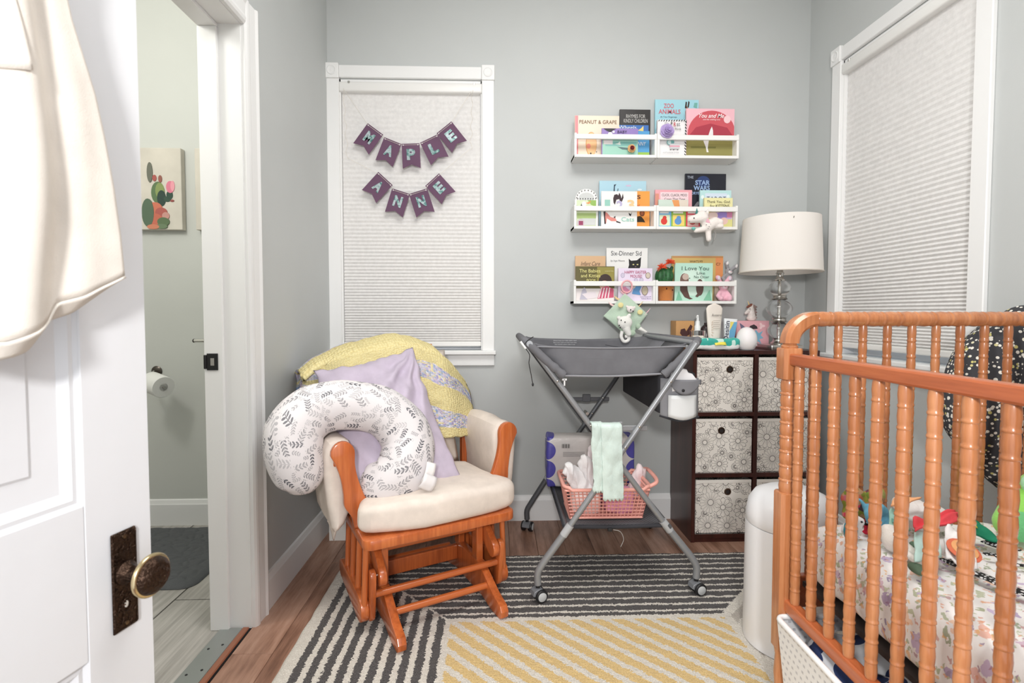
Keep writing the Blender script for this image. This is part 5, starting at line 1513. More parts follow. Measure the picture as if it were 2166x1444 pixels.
book(1, 1386, 1464, 401, 2.640, 0.012, (238, 170, 178), 'pink picture book with typewriter-style title', [('r', (244, 216, 220), 0.14, 0.02, 0.90, 0.94), ('r', (222, 150, 130), 0.0, 0.30, 0.10, 0.90)],
     [('CLICK, CLACK, MOO', 0.52, 0.86, 0.68, 0.075, B), ('Cows That Type', 0.53, 0.755, 0.56, 0.075, B)])
book(1, 1393, 1456, 422, 2.612, 0.010, (208, 222, 210), 'pale green alphabet board book with an orange stripe', [('p', (232, 158, 96), [(0.45, 0.99), (0.68, 0.99), (0.74, 0.60), (0.58, 0.60)]), ('p', (226, 214, 200), [(0.68, 0.99), (0.98, 0.99), (0.98, 0.6), (0.76, 0.6)]), ('e', B, 0.22, 0.56, 0.16, 0.20), ('e', (208, 222, 210), 0.22, 0.54, 0.09, 0.13)])
for i, (a, b, rgb, rgb2, rgb3, lb) in enumerate(((1392, 1420, (126, 188, 226), (222, 232, 200), (216, 66, 58), 'small blue board book with a red picture'), (1420.4, 1451, (150, 190, 84), (244, 214, 120), (100, 150, 206), 'small green board book with a blue picture'), (1451.4, 1481, (220, 74, 92), (236, 206, 200), (190, 90, 90), 'small red board book behind the unicorn toy'))):
    book(1, a, b, 444, 2.588, 0.012, rgb, lb, [('r', rgb2, 0.10, 0.08, 0.90, 0.72), ('e', rgb3, 0.46, 0.34, 0.24, 0.20), ('e', rgb3, 0.50, 0.54, 0.15, 0.12), ('r', Wt, 0.12, 0.80, 0.80, 0.90)])
book(1, 1450, 1536, 367, 2.655, 0.012, (26, 28, 40), 'dark storybook with outlined silver-blue lettering', [('e', (40, 60, 110), 0.44, 0.86, 0.16, 0.10), ('p', (120, 120, 124), [(0.20, 0.40), (0.30, 0.50), (0.36, 0.50), (0.28, 0.36)])],
     [('THE', 0.12, 0.935, 0.15, 0.045, (190, 200, 214)), ('STAR', 0.42, 0.84, 0.36, 0.085, (150, 176, 214), dict(bold=0.03)), ('WARS', 0.40, 0.745, 0.40, 0.085, (150, 176, 214), dict(bold=0.03)), ('STORYBOOK', 0.30, 0.65, 0.50, 0.05, (150, 176, 214), dict(bold=0.02))])
book(1, 1481, 1547, 402, 2.624, 0.014, (188, 224, 224), 'pale turquoise box book with a spaced capital title', [('r', (214, 226, 240), 0.16, 0.0, 0.86, 0.92), ('e', (232, 244, 244), 0.08, 0.82, 0.05, 0.05), ('e', (232, 244, 244), 0.90, 0.84, 0.05, 0.05)], [('TAROT', 0.52, 0.77, 0.62, 0.13, (60, 70, 100), dict(spacing=1.2))])
book(1, 1490, 1550, 418, 2.592, 0.014, (234, 228, 172), 'yellow-green board book with hand-lettered title and purple art', [('r', (196, 170, 206), 0.40, 0.28, 0.98, 0.52), ('e', (150, 130, 200), 0.66, 0.42, 0.22, 0.12), ('r', (206, 130, 170), 0.80, 0.34, 0.99, 0.52), ('r', (214, 210, 140), 0.55, 0.02, 0.99, 0.28), ('e', (226, 190, 180), 0.70, 0.22, 0.14, 0.12), ('e', (228, 204, 200), 0.30, 0.40, 0.18, 0.12)],
     [('Thank You, God,', 0.50, 0.86, 0.82, 0.10, (60, 46, 40), dict(shear=0.15)), ('for KITTENS', 0.54, 0.72, 0.68, 0.11, (60, 46, 40))])
# ---- bottom row
book(2, 1217, 1281, 541, 2.640, 0.014, (216, 178, 138), 'tan book with brown script title', (), [('Infant Care', 0.50, 0.83, 0.64, 0.09, (70, 48, 34), dict(shear=0.35))])
book(2, 1283, 1370, 524, 2.655, 0.010, (238, 237, 234), 'white picture book with a black cat', [('p', (34, 32, 34), [(0.52, 0.60), (0.55, 0.68), (0.54, 0.80), (0.60, 0.76), (0.74, 0.77), (0.84, 0.83), (0.83, 0.66), (0.80, 0.60), (0.95, 0.30), (0.30, 0.30)]), ('e', (214, 206, 140), 0.655, 0.69, 0.022, 0.012), ('e', (214, 206, 140), 0.755, 0.69, 0.022, 0.012), ('e', (110, 90, 90), 0.71, 0.65, 0.02, 0.012)],
     [('Six-Dinner Sid', 0.48, 0.90, 0.74, 0.085, (70, 70, 74)), ('by Inga Moore', 0.27, 0.755, 0.34, 0.045, (110, 110, 112), dict(shear=0.2))])
book(2, 1218, 1300, 563, 2.594, 0.014, (96, 88, 40), 'board book with yellow title over a baby in striped clothes', [('r', (150, 140, 70), 0.55, 0.50, 0.99, 0.98), ('r', (236, 228, 226), 0.0, 0.0, 1.0, 0.36), ('e', (58, 40, 36), 0.76, 0.58, 0.17, 0.20), ('e', (214, 168, 150), 0.74, 0.46, 0.13, 0.13), ('p', (206, 90, 120), [(0.56, 0.06), (0.64, 0.36), (0.80, 0.44), (0.98, 0.34), (0.98, 0.10)])] + [('p', (244, 226, 230), [(0.58 + 0.08 * i, 0.08), (0.61 + 0.08 * i, 0.08), (0.68 + 0.07 * i, 0.38), (0.65 + 0.07 * i, 0.38)]) for i in range(4)] + [('p', (190, 186, 200), [(0.10, 0.04), (0.16, 0.30), (0.22, 0.40), (0.28, 0.28), (0.30, 0.04)]), ('p', (232, 222, 226), [(0.16, 0.20), (0.50, 0.28), (0.56, 0.10), (0.30, 0.05)])],
     [('The Babies', 0.36, 0.87, 0.54, 0.10, (236, 228, 150)), ('and Kitties', 0.38, 0.73, 0.50, 0.10, (236, 228, 150)), ('BOOK', 0.40, 0.60, 0.24, 0.07, (236, 228, 150)), ('and James Foley', 0.86, 0.86, 0.22, 0.035, (226, 220, 170))])
eggs = [('e', (150, 140, 170), u, v, 0.058, 0.075) for u, v in ((0.13, 0.78), (0.52, 0.62), (0.68, 0.64))] + [('e', (206, 198, 216), u, v, 0.050, 0.065) for u, v in ((0.13, 0.78), (0.52, 0.62), (0.68, 0.64))]
book(2, 1308, 1380, 567, 2.592, 0.014, (230, 218, 236), 'lilac board book with easter eggs and a mouse', eggs + [('e', (120, 104, 90), 0.87, 0.78, 0.075, 0.095), ('e', (208, 196, 180), 0.87, 0.78, 0.064, 0.082), ('e', (120, 104, 90), 0.78, 0.32, 0.095, 0.15), ('e', (196, 184, 160), 0.78, 0.32, 0.083, 0.135), ('p', (96, 150, 200), [(0.40, 0.22), (0.46, 0.42), (0.60, 0.50), (0.68, 0.44), (0.62, 0.30), (0.66, 0.18)]), ('e', (206, 196, 190), 0.42, 0.46, 0.09, 0.09), ('p', (226, 150, 180), [(0.06, 0.40), (0.20, 0.44), (0.36, 0.30), (0.22, 0.18)])],
     [('HAPPY EASTER', 0.50, 0.88, 0.64, 0.09, (176, 44, 96)), ('MOUSE!', 0.52, 0.755, 0.34, 0.09, (176, 44, 96)), ('Laura Numeroff', 0.80, 0.13, 0.32, 0.035, (80, 70, 120)), ('Felicia Bond', 0.82, 0.07, 0.28, 0.035, (80, 70, 120))])
book(2, 1422, 1530, 541, 2.655, 0.014, (212, 180, 112), 'golden picture book with orange corner behind the otter book', [('r', (228, 150, 96), 0.85, 0.3, 1.0, 0.98), ('r', (196, 140, 90), 0.0, 0.96, 1.0, 1.0)], [("WHAT'S MY", 0.47, 0.88, 0.26, 0.05, (50, 40, 40)), ('C?', 0.90, 0.82, 0.08, 0.06, (50, 40, 40))])
book(2, 1428, 1508, 556, 2.594, 0.012, (186, 224, 206), 'mint picture book with two brown otters', [('e', (212, 236, 222), 0.45, 0.5, 0.34, 0.36), ('e', (120, 92, 84), 0.25, 0.56, 0.115, 0.17), ('e', (196, 176, 164), 0.28, 0.64, 0.085, 0.085), ('p', (96, 70, 64), [(0.14, 0.50), (0.32, 0.50), (0.34, 0.28), (0.40, 0.10), (0.48, 0.06), (0.40, 0.04), (0.26, 0.10), (0.14, 0.28)]), ('e', (96, 72, 66), 0.66, 0.36, 0.10, 0.22), ('e', (176, 154, 142), 0.62, 0.46, 0.06, 0.07), ('p', (96, 72, 66), [(0.60, 0.20), (0.74, 0.22), (0.60, 0.10), (0.54, 0.12)]), ('e', B, 0.385, 0.60, 0.014, 0.014), ('p', (130, 190, 160), [(0.03, 0.02), (0.20, 0.02), (0.10, 0.26)]), ('p', (130, 190, 160), [(0.76, 0.02), (0.97, 0.02), (0.92, 0.30)])],
     [('I Love You', 0.53, 0.86, 0.72, 0.10, (60, 86, 76)), ('Like', 0.68, 0.735, 0.22, 0.07, (60, 86, 76)), ('No Otter', 0.70, 0.635, 0.40, 0.07, (60, 86, 76))])

# ---- purple foam rose and small orange flower fixed to the top ledge
def rose(name, ctr, R, rgb, label, layers, inner=None):
    t = thing(name, label, 'flower', ctr, 0)
    MR_ = Matrix.Translation(ctr) @ Matrix.Rotation(pi / 2, 4, 'X')
    m = plain(rgb, 0.7, var=0.10, vscale=40.0)
    for L in range(layers):
        n = 5 if L < 2 else 4 if L < 3 else 3
        rr_ = R * (1 - L / (layers + 0.3))
        for k in range(n):
            a0 = 2 * pi * (k + 0.5 * (L % 2)) / n + 0.3 * L
            def petal(u, v, a0=a0, rr_=rr_, L=L, n=n):
                a = a0 + (u - 0.5) * 2 * pi / n * 1.35
                r = rr_ * (0.25 + 0.75 * v) * (1 - 0.12 * abs(2 * u - 1) ** 2)
                z = R * (0.10 + 0.17 * L) + R * 0.16 * v * v - R * 0.20 * v * (1 if L < 2 else -0.4)
                return MR_ @ V((r * cos(a), r * sin(a), z))
            ob('petal', msurf(petal, 8, 6, 0.0012), m if not inner or L < layers - 2 else plain(inner, 0.7), t)
    ob('calyx', xf(mball((0, 0, R * 0.05), (R * 0.4, R * 0.4, R * 0.12)), MR_), m, t)
    return t
rose('foam_rose', at(1411, 277, Y=2.556), 0.036, (186, 164, 216), 'purple foam rose on the ledge rail above the elephant book', 5)
rose('felt_flower', at(1336, 314, Y=2.572), 0.021, (226, 178, 120), 'small orange flower with a maroon centre on the top ledge', 4, (120, 40, 44))

# ================================================================ SOFT TOYS ON THE LEDGES
def plush(rgb, bump=(220.0, 0.5, 0.003)): return plain(rgb, 0.95, bump=bump, Sheen_Weight=0.3)
def q(px, py, Y=2.545): return at(px, py, Y=Y)
# white unicorn hanging over the middle ledge
ut = thing('plush_unicorn', 'white plush unicorn draped over the middle ledge', 'soft toy', q(1505, 510))
bd = blob([limb(q(1462, 464, 2.535), q(1487, 460, 2.535), 0.019, 0.026), mball(q(1484, 457, 2.537), (0.030, 0.024, 0.028)), limb(q(1488, 464, 2.54), q(1497, 480, 2.542), 0.020, 0.026), limb(q(1497, 478, 2.542), q(1512, 470, 2.545), 0.028, 0.026),
           limb(q(1490, 484, 2.536), q(1472, 488, 2.53), 0.014, 0.012), limb(q(1498, 487, 2.540), q(1499, 506, 2.536), 0.015, 0.013), limb(q(1512, 466, 2.54), q(1524, 469, 2.53), 0.015, 0.014), limb(q(1512, 478, 2.54), q(1526, 478, 2.53), 0.013, 0.012), limb(q(1495, 452, 2.545), q(1498, 444, 2.55), 0.010, 0.006)], 0.0045, 4)
ob('body', bd, plush((240, 232, 226)), ut)
ob('horn', mtube([q(1473, 452, 2.535), q(1474, 447, 2.535), q(1474, 440, 2.535)], [0.007, 0.005, 0.001], 10), plush((60, 130, 126)), ut)
ob('mane', blob([limb(q(1485 + 2 * i, 452 + 4 * i, 2.525), q(1492 + 2 * i, 455 + 4 * i, 2.522), 0.008, 0.007) for i in range(5)], 0.004, 2), plush((238, 184, 196)), ut)
ob('eye', mball(q(1468, 461, 2.514), 0.0032), M_BLACK, ut)
ob('hoof', mball(q(1467, 483, 2.525), (0.010, 0.009, 0.009)), plush((120, 190, 180)), ut)
ob('nostril', mball(q(1458, 468, 2.520), 0.0016), M_BLACK, ut)
for px_, py_ in ((1494, 475), (1500, 479), (1503, 474), (1498, 483)): ob('spot', mball(q(px_, py_, 2.516), (0.003, 0.001, 0.002)), plain((150, 146, 144), 0.9), ut)
ob('ribbon', mtube(bez([q(1510, 486, 2.55), q(1514, 496, 2.548), q(1510, 508, 2.546)], 5), 0.002, 6), plain((160, 158, 156), 0.8), ut)
# cactus plush in a pot
ca = thing('plush_cactus', 'plush cactus with orange blossoms in a brown smiling pot', 'soft toy', V((at(1409, 637, Y=2.61).x, 2.61, SZ[2] + 0.0145)))
cx = at(1409, 620, Y=2.612).x
zp = SZ[2] + 0.0150
ob('pot', puff(mlathe([(0.030, 0.0), (0.036, 0.002), (0.041, 0.045), (0.043, 0.088), (0.039, 0.096), (0.0, 0.098)], 24, Matrix.Translation((cx, 2.622, zp))), 0.002, 60), plush((196, 124, 66)), ca)
ob('face', mjoin(mball((cx - 0.008, 2.581, zp + 0.062), (0.0035, 0.001, 0.005)), mball((cx + 0.024, 2.5845, zp + 0.055), (0.0035, 0.001, 0.004))), plain((80, 30, 24), 0.8), ca)
pc_ = at(1405, 585, Y=2.615)
gb = []
for k in range(10):
    a = 2 * pi * k / 10
    gb.append(mtube(bez([pc_ + V((0.010 * cos(a), 0.010 * sin(a), 0.042)), pc_ + V((0.032 * cos(a), 0.030 * sin(a), 0.022)), pc_ + V((0.036 * cos(a), 0.034 * sin(a), -0.005)), pc_ + V((0.026 * cos(a), 0.026 * sin(a), -0.038))], 5), 0.012, 8))
gb.append(mball(pc_, (0.030, 0.028, 0.040)))
ob('cactus', blob(gb, 0.0045, 2), plain((36, 92, 48), 0.5, var=0.3, vscale=90.0), ca)
ar = q(1422, 570, 2.60)
ob('arm', blob([limb(pc_ + V((0.025, -0.005, 0.01)), at(1421, 566, Y=2.60), 0.010, 0.009)], 0.004, 3), plain((40, 80, 50), 0.6), ca)
def tuft(ctr, n, L, rgb, par, name='blossom'):
    rt = random.Random(int(ctr.x * 1000))
    ms = []
    for i in range(n):
        d = V((rt.uniform(-1, 1), rt.uniform(-1, 0.2), rt.uniform(-0.2, 1))).normalized()
        ms.append(mtube([ctr, ctr + d * L * 0.6, ctr + d * L + V((0, 0, -0.003))], [0.0022, 0.0018, 0.0006], 5))
    return ob(name, mjoin(*ms), plain(rgb, 0.6), par)
tuft(at(1400, 566, Y=2.580), 60, 0.028, (232, 96, 60), ca); tuft(at(1417, 556, Y=2.585), 60, 0.028, (232, 96, 60), ca)
# pink and grey rabbits
def rabbit(name, label, o, s, rgb, rgb2, tilt, earcol):
    t = thing(name, label, 'soft toy', o)
    R = Matrix.Translation(o) @ Matrix.Rotation(tilt, 4, 'Y') @ Matrix.Scale(s, 4)
    b = blob([mball((0, 0, 0.032), (0.032, 0.024, 0.034)), mball((0, -0.006, 0.082), (0.026, 0.024, 0.025)), limb((0.02, -0.012, 0.05), (0.034, -0.028, 0.022), 0.011, 0.011), limb((-0.02, -0.012, 0.05), (-0.036, -0.026, 0.026), 0.011, 0.011),
              limb((0.016, -0.01, 0.015), (0.026, -0.040, 0.012), 0.013, 0.013), limb((-0.016, -0.01, 0.015), (-0.024, -0.042, 0.012), 0.013, 0.013)], 0.0045, 4)
    for v in b.vertices: v.co.z = max(0.0, v.co.z)
    ob('body', xf(b, R), plush(rgb), t)
    for sg in (-1, 1):
        e = ob('ear', xf(blob([limb((sg * 0.012, 0, 0.10), (sg * 0.034, -0.004, 0.130), 0.010, 0.013)], 0.004, 3), R), plush(rgb), t)
        ob('inner_ear', xf(mball((sg * 0.031, -0.016, 0.127), (0.008, 0.003, 0.012)), R), plush(earcol), e)
        ob('eye', xf(mball((sg * 0.011, -0.029, 0.090), 0.0026), R), M_BLACK, t)
    ob('muzzle', xf(mball((0, -0.024, 0.076), (0.014, 0.009, 0.010)), R), plush(rgb2), t)
    ob('nose', xf(mball((0, -0.033, 0.079), (0.0035, 0.0025, 0.0025)), R), plain((210, 120, 140), 0.7), t)
    return t
rabbit('plush_rabbit', 'pink plush rabbit seated at the end of the bottom ledge', V((at(1528, 636, Y=2.60).x, 2.606, SZ[2] + 0.0145)), 0.92, (238, 184, 200), (244, 220, 226), 0.05, (220, 210, 220))
rabbit('plush_rabbit', 'grey plush rabbit perched behind the pink rabbit', V((at(1533, 600, Y=2.645).x + 0.004, 2.652, SZ[2] + 0.105)), 0.82, (158, 156, 160), (236, 234, 234), 0.30, (232, 228, 228))
bx0 = at(1533, 600, Y=2.645).x
book(2, 1512, 1552, 602, 2.637, 0.036, (190, 176, 160), 'short thick book standing behind the pink rabbit')

# ---- sage green comforter with kitten, hanging from the bottom ledge
cf = thing('baby_comforter', 'sage green square comforter with white kitten hanging from the ledge', 'comforter', q(1325, 715, 2.54))
c4 = [q(1277, 668, 2.545), q(1331, 716, 2.53), q(1370, 664, 2.535), q(1322, 620, 2.552)]
def cloth4(u, v):
    p = c4[0] * (1 - u) * (1 - v) + c4[1] * u * (1 - v) + c4[2] * u * v + c4[3] * (1 - u) * v
    b = 0.012 * sin(pi * u) * sin(pi * v) + 0.006 * noise.noise(V((u * 4, v * 4, 2)))
    return p + V((0, -b, 0))
SAGE = plush((186, 206, 186))
ob('cloth', msurf(cloth4, 26, 26, 0.010), SAGE, cf)
for (u, v, rgb) in ((0.0, 0.72, (236, 204, 150)), (0.0, 0.45, (240, 206, 204)), (0.62, 1.0, (236, 204, 150)), (0.95, 1.0, (240, 196, 206)), (0.02, 0.98, (240, 190, 196))):
    p = cloth4(u, v); d = V((-0.020, 0.002, 0.012)) if u < 0.1 else V((0.016, 0.002, 0.016))
    ob('ribbon_tab', msurf(lambda a, b: p + d * (b * 1.4 - 0.4) + V((0.016 * (a - 0.5) * (1 if u < 0.1 else -1) * -0.6, 0.003 * sin(pi * b), 0.016 * (a - 0.5))), 4, 5, 0.002), plain(rgb, 0.8), cf)
kit = blob([mball(q(1322, 682, 2.512), (0.038, 0.020, 0.034)), mball(q(1309, 672, 2.510), 0.011), mball(q(1331, 667, 2.510), 0.011), limb(q(1325, 695, 2.515), q(1330, 706, 2.512), 0.020, 0.014)], 0.0045, 4)
ob('kitten_head', kit, plush((238, 236, 230)), cf)
ob('small_bear', blob([mball(q(1334, 654, 2.512), (0.020, 0.012, 0.018)), mball(q(1326, 648, 2.512), 0.007), mball(q(1342, 650, 2.512), 0.007)], 0.004, 3), plush((236, 226, 222)), cf)
for px_, py_ in ((1314, 677), (1322, 681), (1310, 688), (1312, 692), (1334, 655), (1339, 658)): ob('eye', mball(q(px_, py_, 2.490 if px_ < 1330 else 2.498), (0.003, 0.0015, 0.0035)), M_BLACK, cf)
for px_, py_ in ((1313, 645), (1354, 660)): ob('star_patch', mball(q(px_, py_, 2.522), (0.014, 0.003, 0.013)), plain((232, 220, 160), 0.9), cf)
tail = bez([q(1316, 700, 2.52), q(1314, 712, 2.52), q(1320, 722, 2.52), q(1329, 719, 2.52), q(1329, 711, 2.52), q(1322, 712, 2.52)], 6)
ob('curled_tail', mtube(tail, 0.0085, 10), plush((240, 238, 234)), cf)
ob('leaf_ear', blob([mball(q(1336, 704, 2.52), (0.022, 0.008, 0.016)), mball(q(1350, 690, 2.525), (0.014, 0.008, 0.016))], 0.004, 3), plush((176, 196, 174)), cf)
ob('white_paw', blob([limb(q(1352, 694, 2.53), q(1367, 702, 2.525), 0.012, 0.006)], 0.004, 3), plush((240, 238, 232)), cf)
ring = [q(1326, 606, 2.548) + V((0.026 * cos(a), -0.004 * sin(a), 0.030 * sin(a))) for a in [2 * pi * i / 24 for i in range(24)]]
ob('hanging_loop', mtube(ring, 0.0042, 8, True), plain((240, 176, 180), 0.6), cf)
# ================================================================ CRIB
KX0, KX1, KY0, KY1 = 0.775, 1.545, -0.04, 1.320
CB = thing('crib', 'honey-brown spindle crib with turned posts and rails', 'crib', ((KX0 + KX1) / 2, (KY0 + KY1) / 2, 0))
def kp(n, me, m=M_CRIB, par=None, **k): return ob(n, me, m, par or CB, **k)
def spool(z0, z1, r, pitch, groove=0.90, bead=1.035):
    """turned spindle profile from z0 to z1 with beads every pitch"""
    pr = [(r * 0.80, z0)]
    n = max(1, round((z1 - z0) / pitch))
    p = (z1 - z0) / n
    for i in range(n):
        z = z0 + i * p
        pr += [(r * groove, z + p * 0.04), (r * 0.95, z + p * 0.14), (r * 1.02, z + p * 0.44), (r * 0.95, z + p * 0.76), (r * groove, z + p * 0.84)]
        if i < n - 1: pr += [(r * bead * 0.98, z + p * 0.87), (r * bead, z + p * 0.92), (r * bead * 0.98, z + p * 0.97)]
    pr.append((r * 0.80, z1))
    return pr
def post_mesh():
    ms = [mlathe([(0.016, 0.0), (0.020, 0.01), (0.021, 0.10), (0.0235, 0.13), (0.0205, 0.18), (0.024, 0.20)], 20)]
    oct_ = [(0.026 * (1 if abs(cos(a)) > abs(sin(a)) else 1) * cos(a), 0.026 * sin(a)) for a in [pi / 8 + pi / 4 * i for i in range(8)]]
    sq = [(0.025, -0.017), (0.025, 0.017), (0.017, 0.025), (-0.017, 0.025), (-0.025, 0.017), (-0.025, -0.017), (-0.017, -0.025), (0.017, -0.025)]
    ms.append(mplate(sq, 0.200, 0.625, 0.004))
    ms.append(mlathe(spool(0.622, 0.928, 0.0200, 0.040), 20))
    ms.append(mplate(sq, 0.925, 1.008, 0.004))
    ms.append(mlathe([(0.019, 1.006), (0.021, 1.012), (0.0165, 1.018), (0.018, 1.024)], 20))
    return mjoin(*ms)
pm = post_mesh(); pm.materials.append(M_CRIB)
for x, y in ((KX0, KY1), (KX1, KY1), (KX0, KY0), (KX1, KY0)): ob('post', pm, None, CB, Matrix.Translation((x, y, 0)))
sp_long = mlathe(spool(0.345, 0.968, 0.0118, 0.041), 14); sp_long.materials.append(M_CRIB)
sp_end = mlathe(spool(0.345, 1.072, 0.0102, 0.042), 14); sp_end.materials.append(M_CRIB)
# two ends: bent corner pieces, spool-turned top rail, spindles, lower board
for y in (KY1, KY0):
    for x0, s in ((KX0, 1), (KX1, -1)):
        arc = [V((x0 + s * 0.064 * (1 - cos(a)), y, 1.020 + 0.063 * sin(a))) for a in [pi / 2 * i / 10 for i in range(11)]]
        vs, fs = [], []
        hw, hd = 0.0195, 0.0215
        for i, p in enumerate(arc):
            a = pi / 2 * i / 10
            nrm = V((-s * cos(a), 0, sin(a)))
            for du, dv_ in ((-1, -0.6), (-1, 0.6), (-0.6, 1), (0.6, 1), (1, 0.6), (1, -0.6), (0.6, -1), (-0.6, -1)):
                vs.append(p + nrm * hw * du + V((0, hd * dv_, 0)))
        for i in range(10):
            for k in range(8): fs.append((i * 8 + k, i * 8 + (k + 1) % 8, (i + 1) * 8 + (k + 1) % 8, (i + 1) * 8 + k))
        fs += [tuple(range(8)), tuple(80 + k for k in reversed(range(8)))]
        me = mpoly(vs, fs)
        bm = bmesh.new(); bm.from_mesh(me); bmesh.ops.recalc_face_normals(bm, faces=bm.faces)
        for e in bm.edges:
            if e.calc_face_angle(0) > 0.5: e.smooth = False
        bm.to_mesh(me); bm.free()
        kp('bent_corner', me)
    L = KX1 - KX0 - 0.128
    me = mlathe(spool(0, L, 0.0200, 0.046, 0.93, 1.0), 20, Matrix.Translation((KX0 + 0.064, y, 1.083)) @ Matrix.Rotation(pi / 2, 4, 'Y'))
    kp('top_rail', me)
    for i in range(11):
        x = 0.839 + 0.0662 * i
        if x < KX1 - 0.03: ob('spindle', sp_end, None, CB, Matrix.Translation((x, y, 0)))
    kp('end_board', mbox(KX0 + 0.02, KX1 - 0.02, y - 0.012, y + 0.012, 0.315, 0.400, 0.004, 2), M_CRIBR)
# two long sides with flat rails
for x in (KX0, KX1):
    kp('side_rail', mbox(x - 0.014, x + 0.014, KY0 + 0.02, KY1 - 0.020, 0.964, 0.994, 0.005, 2), M_CRIBR)
    kp('lower_rail', mbox(x - 0.014, x + 0.014, KY0 + 0.02, KY1 - 0.020, 0.312, 0.346, 0.005, 2), M_CRIBR)
    for i in range(19):
        y = 1.273 - 0.0670 * i
        if y > KY0 + 0.03: ob('spindle', sp_long, None, CB, Matrix.Translation((x, y, 0)))
kp('mattress_support', mbox(KX0 + 0.03, KX1 - 0.03, KY0 + 0.03, KY1 - 0.03, 0.385, 0.398), plain((48, 40, 38), 0.8))
for z in (0.36, 0.50, 0.58): kp('bolt_head', mlathe([(0.005, 0), (0.004, 0.002), (0, 0.0025)], 10, Matrix.Translation((KX0 + 0.010, KY1 - 0.0255, z)) @ Matrix.Rotation(pi / 2, 4, 'X')), plain((150, 120, 100), 0.3, 0.8))
# mattress in its fitted sheet
me = mbox(KX0 + 0.030, KX1 - 0.028, KY0 + 0.035, KY1 - 0.032, 0.399, 0.560, 0.045, 4)
bm = bmesh.new(); bm.from_mesh(me)
bmesh.ops.subdivide_edges(bm, edges=[e for e in bm.edges if e.calc_length() > 0.2], cuts=26, use_grid_fill=True)
bm.to_mesh(me); bm.free()
me = evaluated(me, ('SUBSURF', dict(levels=1, render_levels=1)))
for v in me.vertices:
    n = noise.noise_vector(v.co * 7)
    v.co += V((n.x * 0.006, n.y * 0.006, n.z * 0.009))
    v.co.z += 0.006 * noise.noise(V((v.co.x * 25, v.co.y * 9, 0)))
    v.co.z = max(0.3985, v.co.z)
me.polygons.foreach_set('use_smooth', [True] * len(me.polygons))
top('crib_mattress', me, M_SHEET, 'crib mattress in a floral watercolour fitted sheet', 'mattress')
MZ = 0.567
def onm(px, py, z=0.0): return at(px, py, Z=MZ + z)

# ---- cloth toys lying on the mattress
def lump(name, label, cat, parts, mat, voxel=0.005, sm=3, nz=0.006, ns=30, seed=0, group=None):
    me = blob(parts, voxel, sm)
    for v in me.vertices:
        v.co += noise.noise_vector(v.co * ns + V((seed, seed, 0))) * nz
        v.co.z = max(MZ - 0.002, v.co.z)
    return top(name, me, mat, label, cat, group)
def sheet4(name, label, cat, pix, lift, rgb, amp=0.010, seed=0, n=14, thick=0.004, mat=None, parts=()):
    """a limp cloth through four mattress points"""
    c_ = [at(px, py, Z=MZ + l) for (px, py), l in zip(pix, lift)]
    def f(u, v):
        p = c_[0] * (1 - u) * (1 - v) + c_[1] * u * (1 - v) + c_[2] * u * v + c_[3] * (1 - u) * v
        return p + V((0, 0, amp * (0.6 + noise.noise(V((u * 3 + seed, v * 3, seed)))) + 0.004))
    t = thing(name, label, cat, (c_[0] + c_[2]) / 2)
    ob('cloth', msurf(f, n, n, thick), mat or fabric(rgb, 500.0, 0.05, 0.3), t)
    for (nm, u0, u1, v0, v1, rg) in parts:
        ob(nm, msurf(lambda u, v: f(u0 + (u1 - u0) * u, v0 + (v1 - v0) * v) + V((-0.001, -0.002, 0.004)), 8, 8, 0.0015), fabric(rg, 500.0, 0.05, 0.3), t)
    return t
M_BWDOT = m_dots('black_white_dots', c(30, 30, 32), (c(232, 232, 232), c(232, 232, 232)), 0.0075, 0.26)
# bright patterned bag at the far end
t = T('bright_pattern', 0.9)
vn = t.voro(t.coord('Object'), 1.0, '3D'); vn.inputs['Scale'].default_value = 70.0
cs = t.node('ShaderNodeSeparateColor'); t.link(vn.outputs['Color'], cs.inputs[0])
t.color(t.ramp(S(t.nt, cs.outputs[0]), [(0.0, c(96, 120, 40)), (0.25, c(150, 150, 60)), (0.42, c(206, 70, 90)), (0.58, c(60, 50, 60)), (0.75, c(222, 120, 140)), (1.0, c(120, 150, 60))]))
p0 = onm(1822, 1075)
lump('patterned_bag', 'small bright green and pink patterned cloth bag by the crib end', 'bag', [mball((0.935, 1.255, MZ + 0.035), (0.055, 0.024, 0.036)), mball((0.96, 1.255, MZ + 0.070), (0.034, 0.018, 0.022)), mball((0.905, 1.255, MZ + 0.062), (0.028, 0.018, 0.028))], t.m, 0.006, 2, 0.012, 26)
# blue knotted cloth
kc_ = onm(1847, 1128)
lump('knotted_cloth', 'light blue knotted cloth toy among the crib toys', 'cloth toy', [mtube([kc_ + V((0.020 * cos(q_), -0.010, 0.048 + 0.018 * sin(q_))) for q_ in [2 * pi * i / 14 for i in range(14)]], 0.011, 10, True), limb(kc_ + V((0.015, -0.01, 0.040)), kc_ + V((0.030, -0.035, 0.012)), 0.012, 0.010), limb(kc_ + V((-0.015, 0, 0.055)), kc_ + V((-0.030, 0.01, 0.080)), 0.008, 0.004), limb(kc_ + V((0.0, 0, 0.06)), kc_ + V((0.022, 0.01, 0.080)), 0.008, 0.004), limb(kc_ + V((-0.01, -0.01, 0.035)), kc_ + V((-0.005, -0.03, 0.010)), 0.012, 0.012)], fabric((112, 178, 206), 500.0, 0.1, 0.4), 0.0045, 2, 0.006, 50)
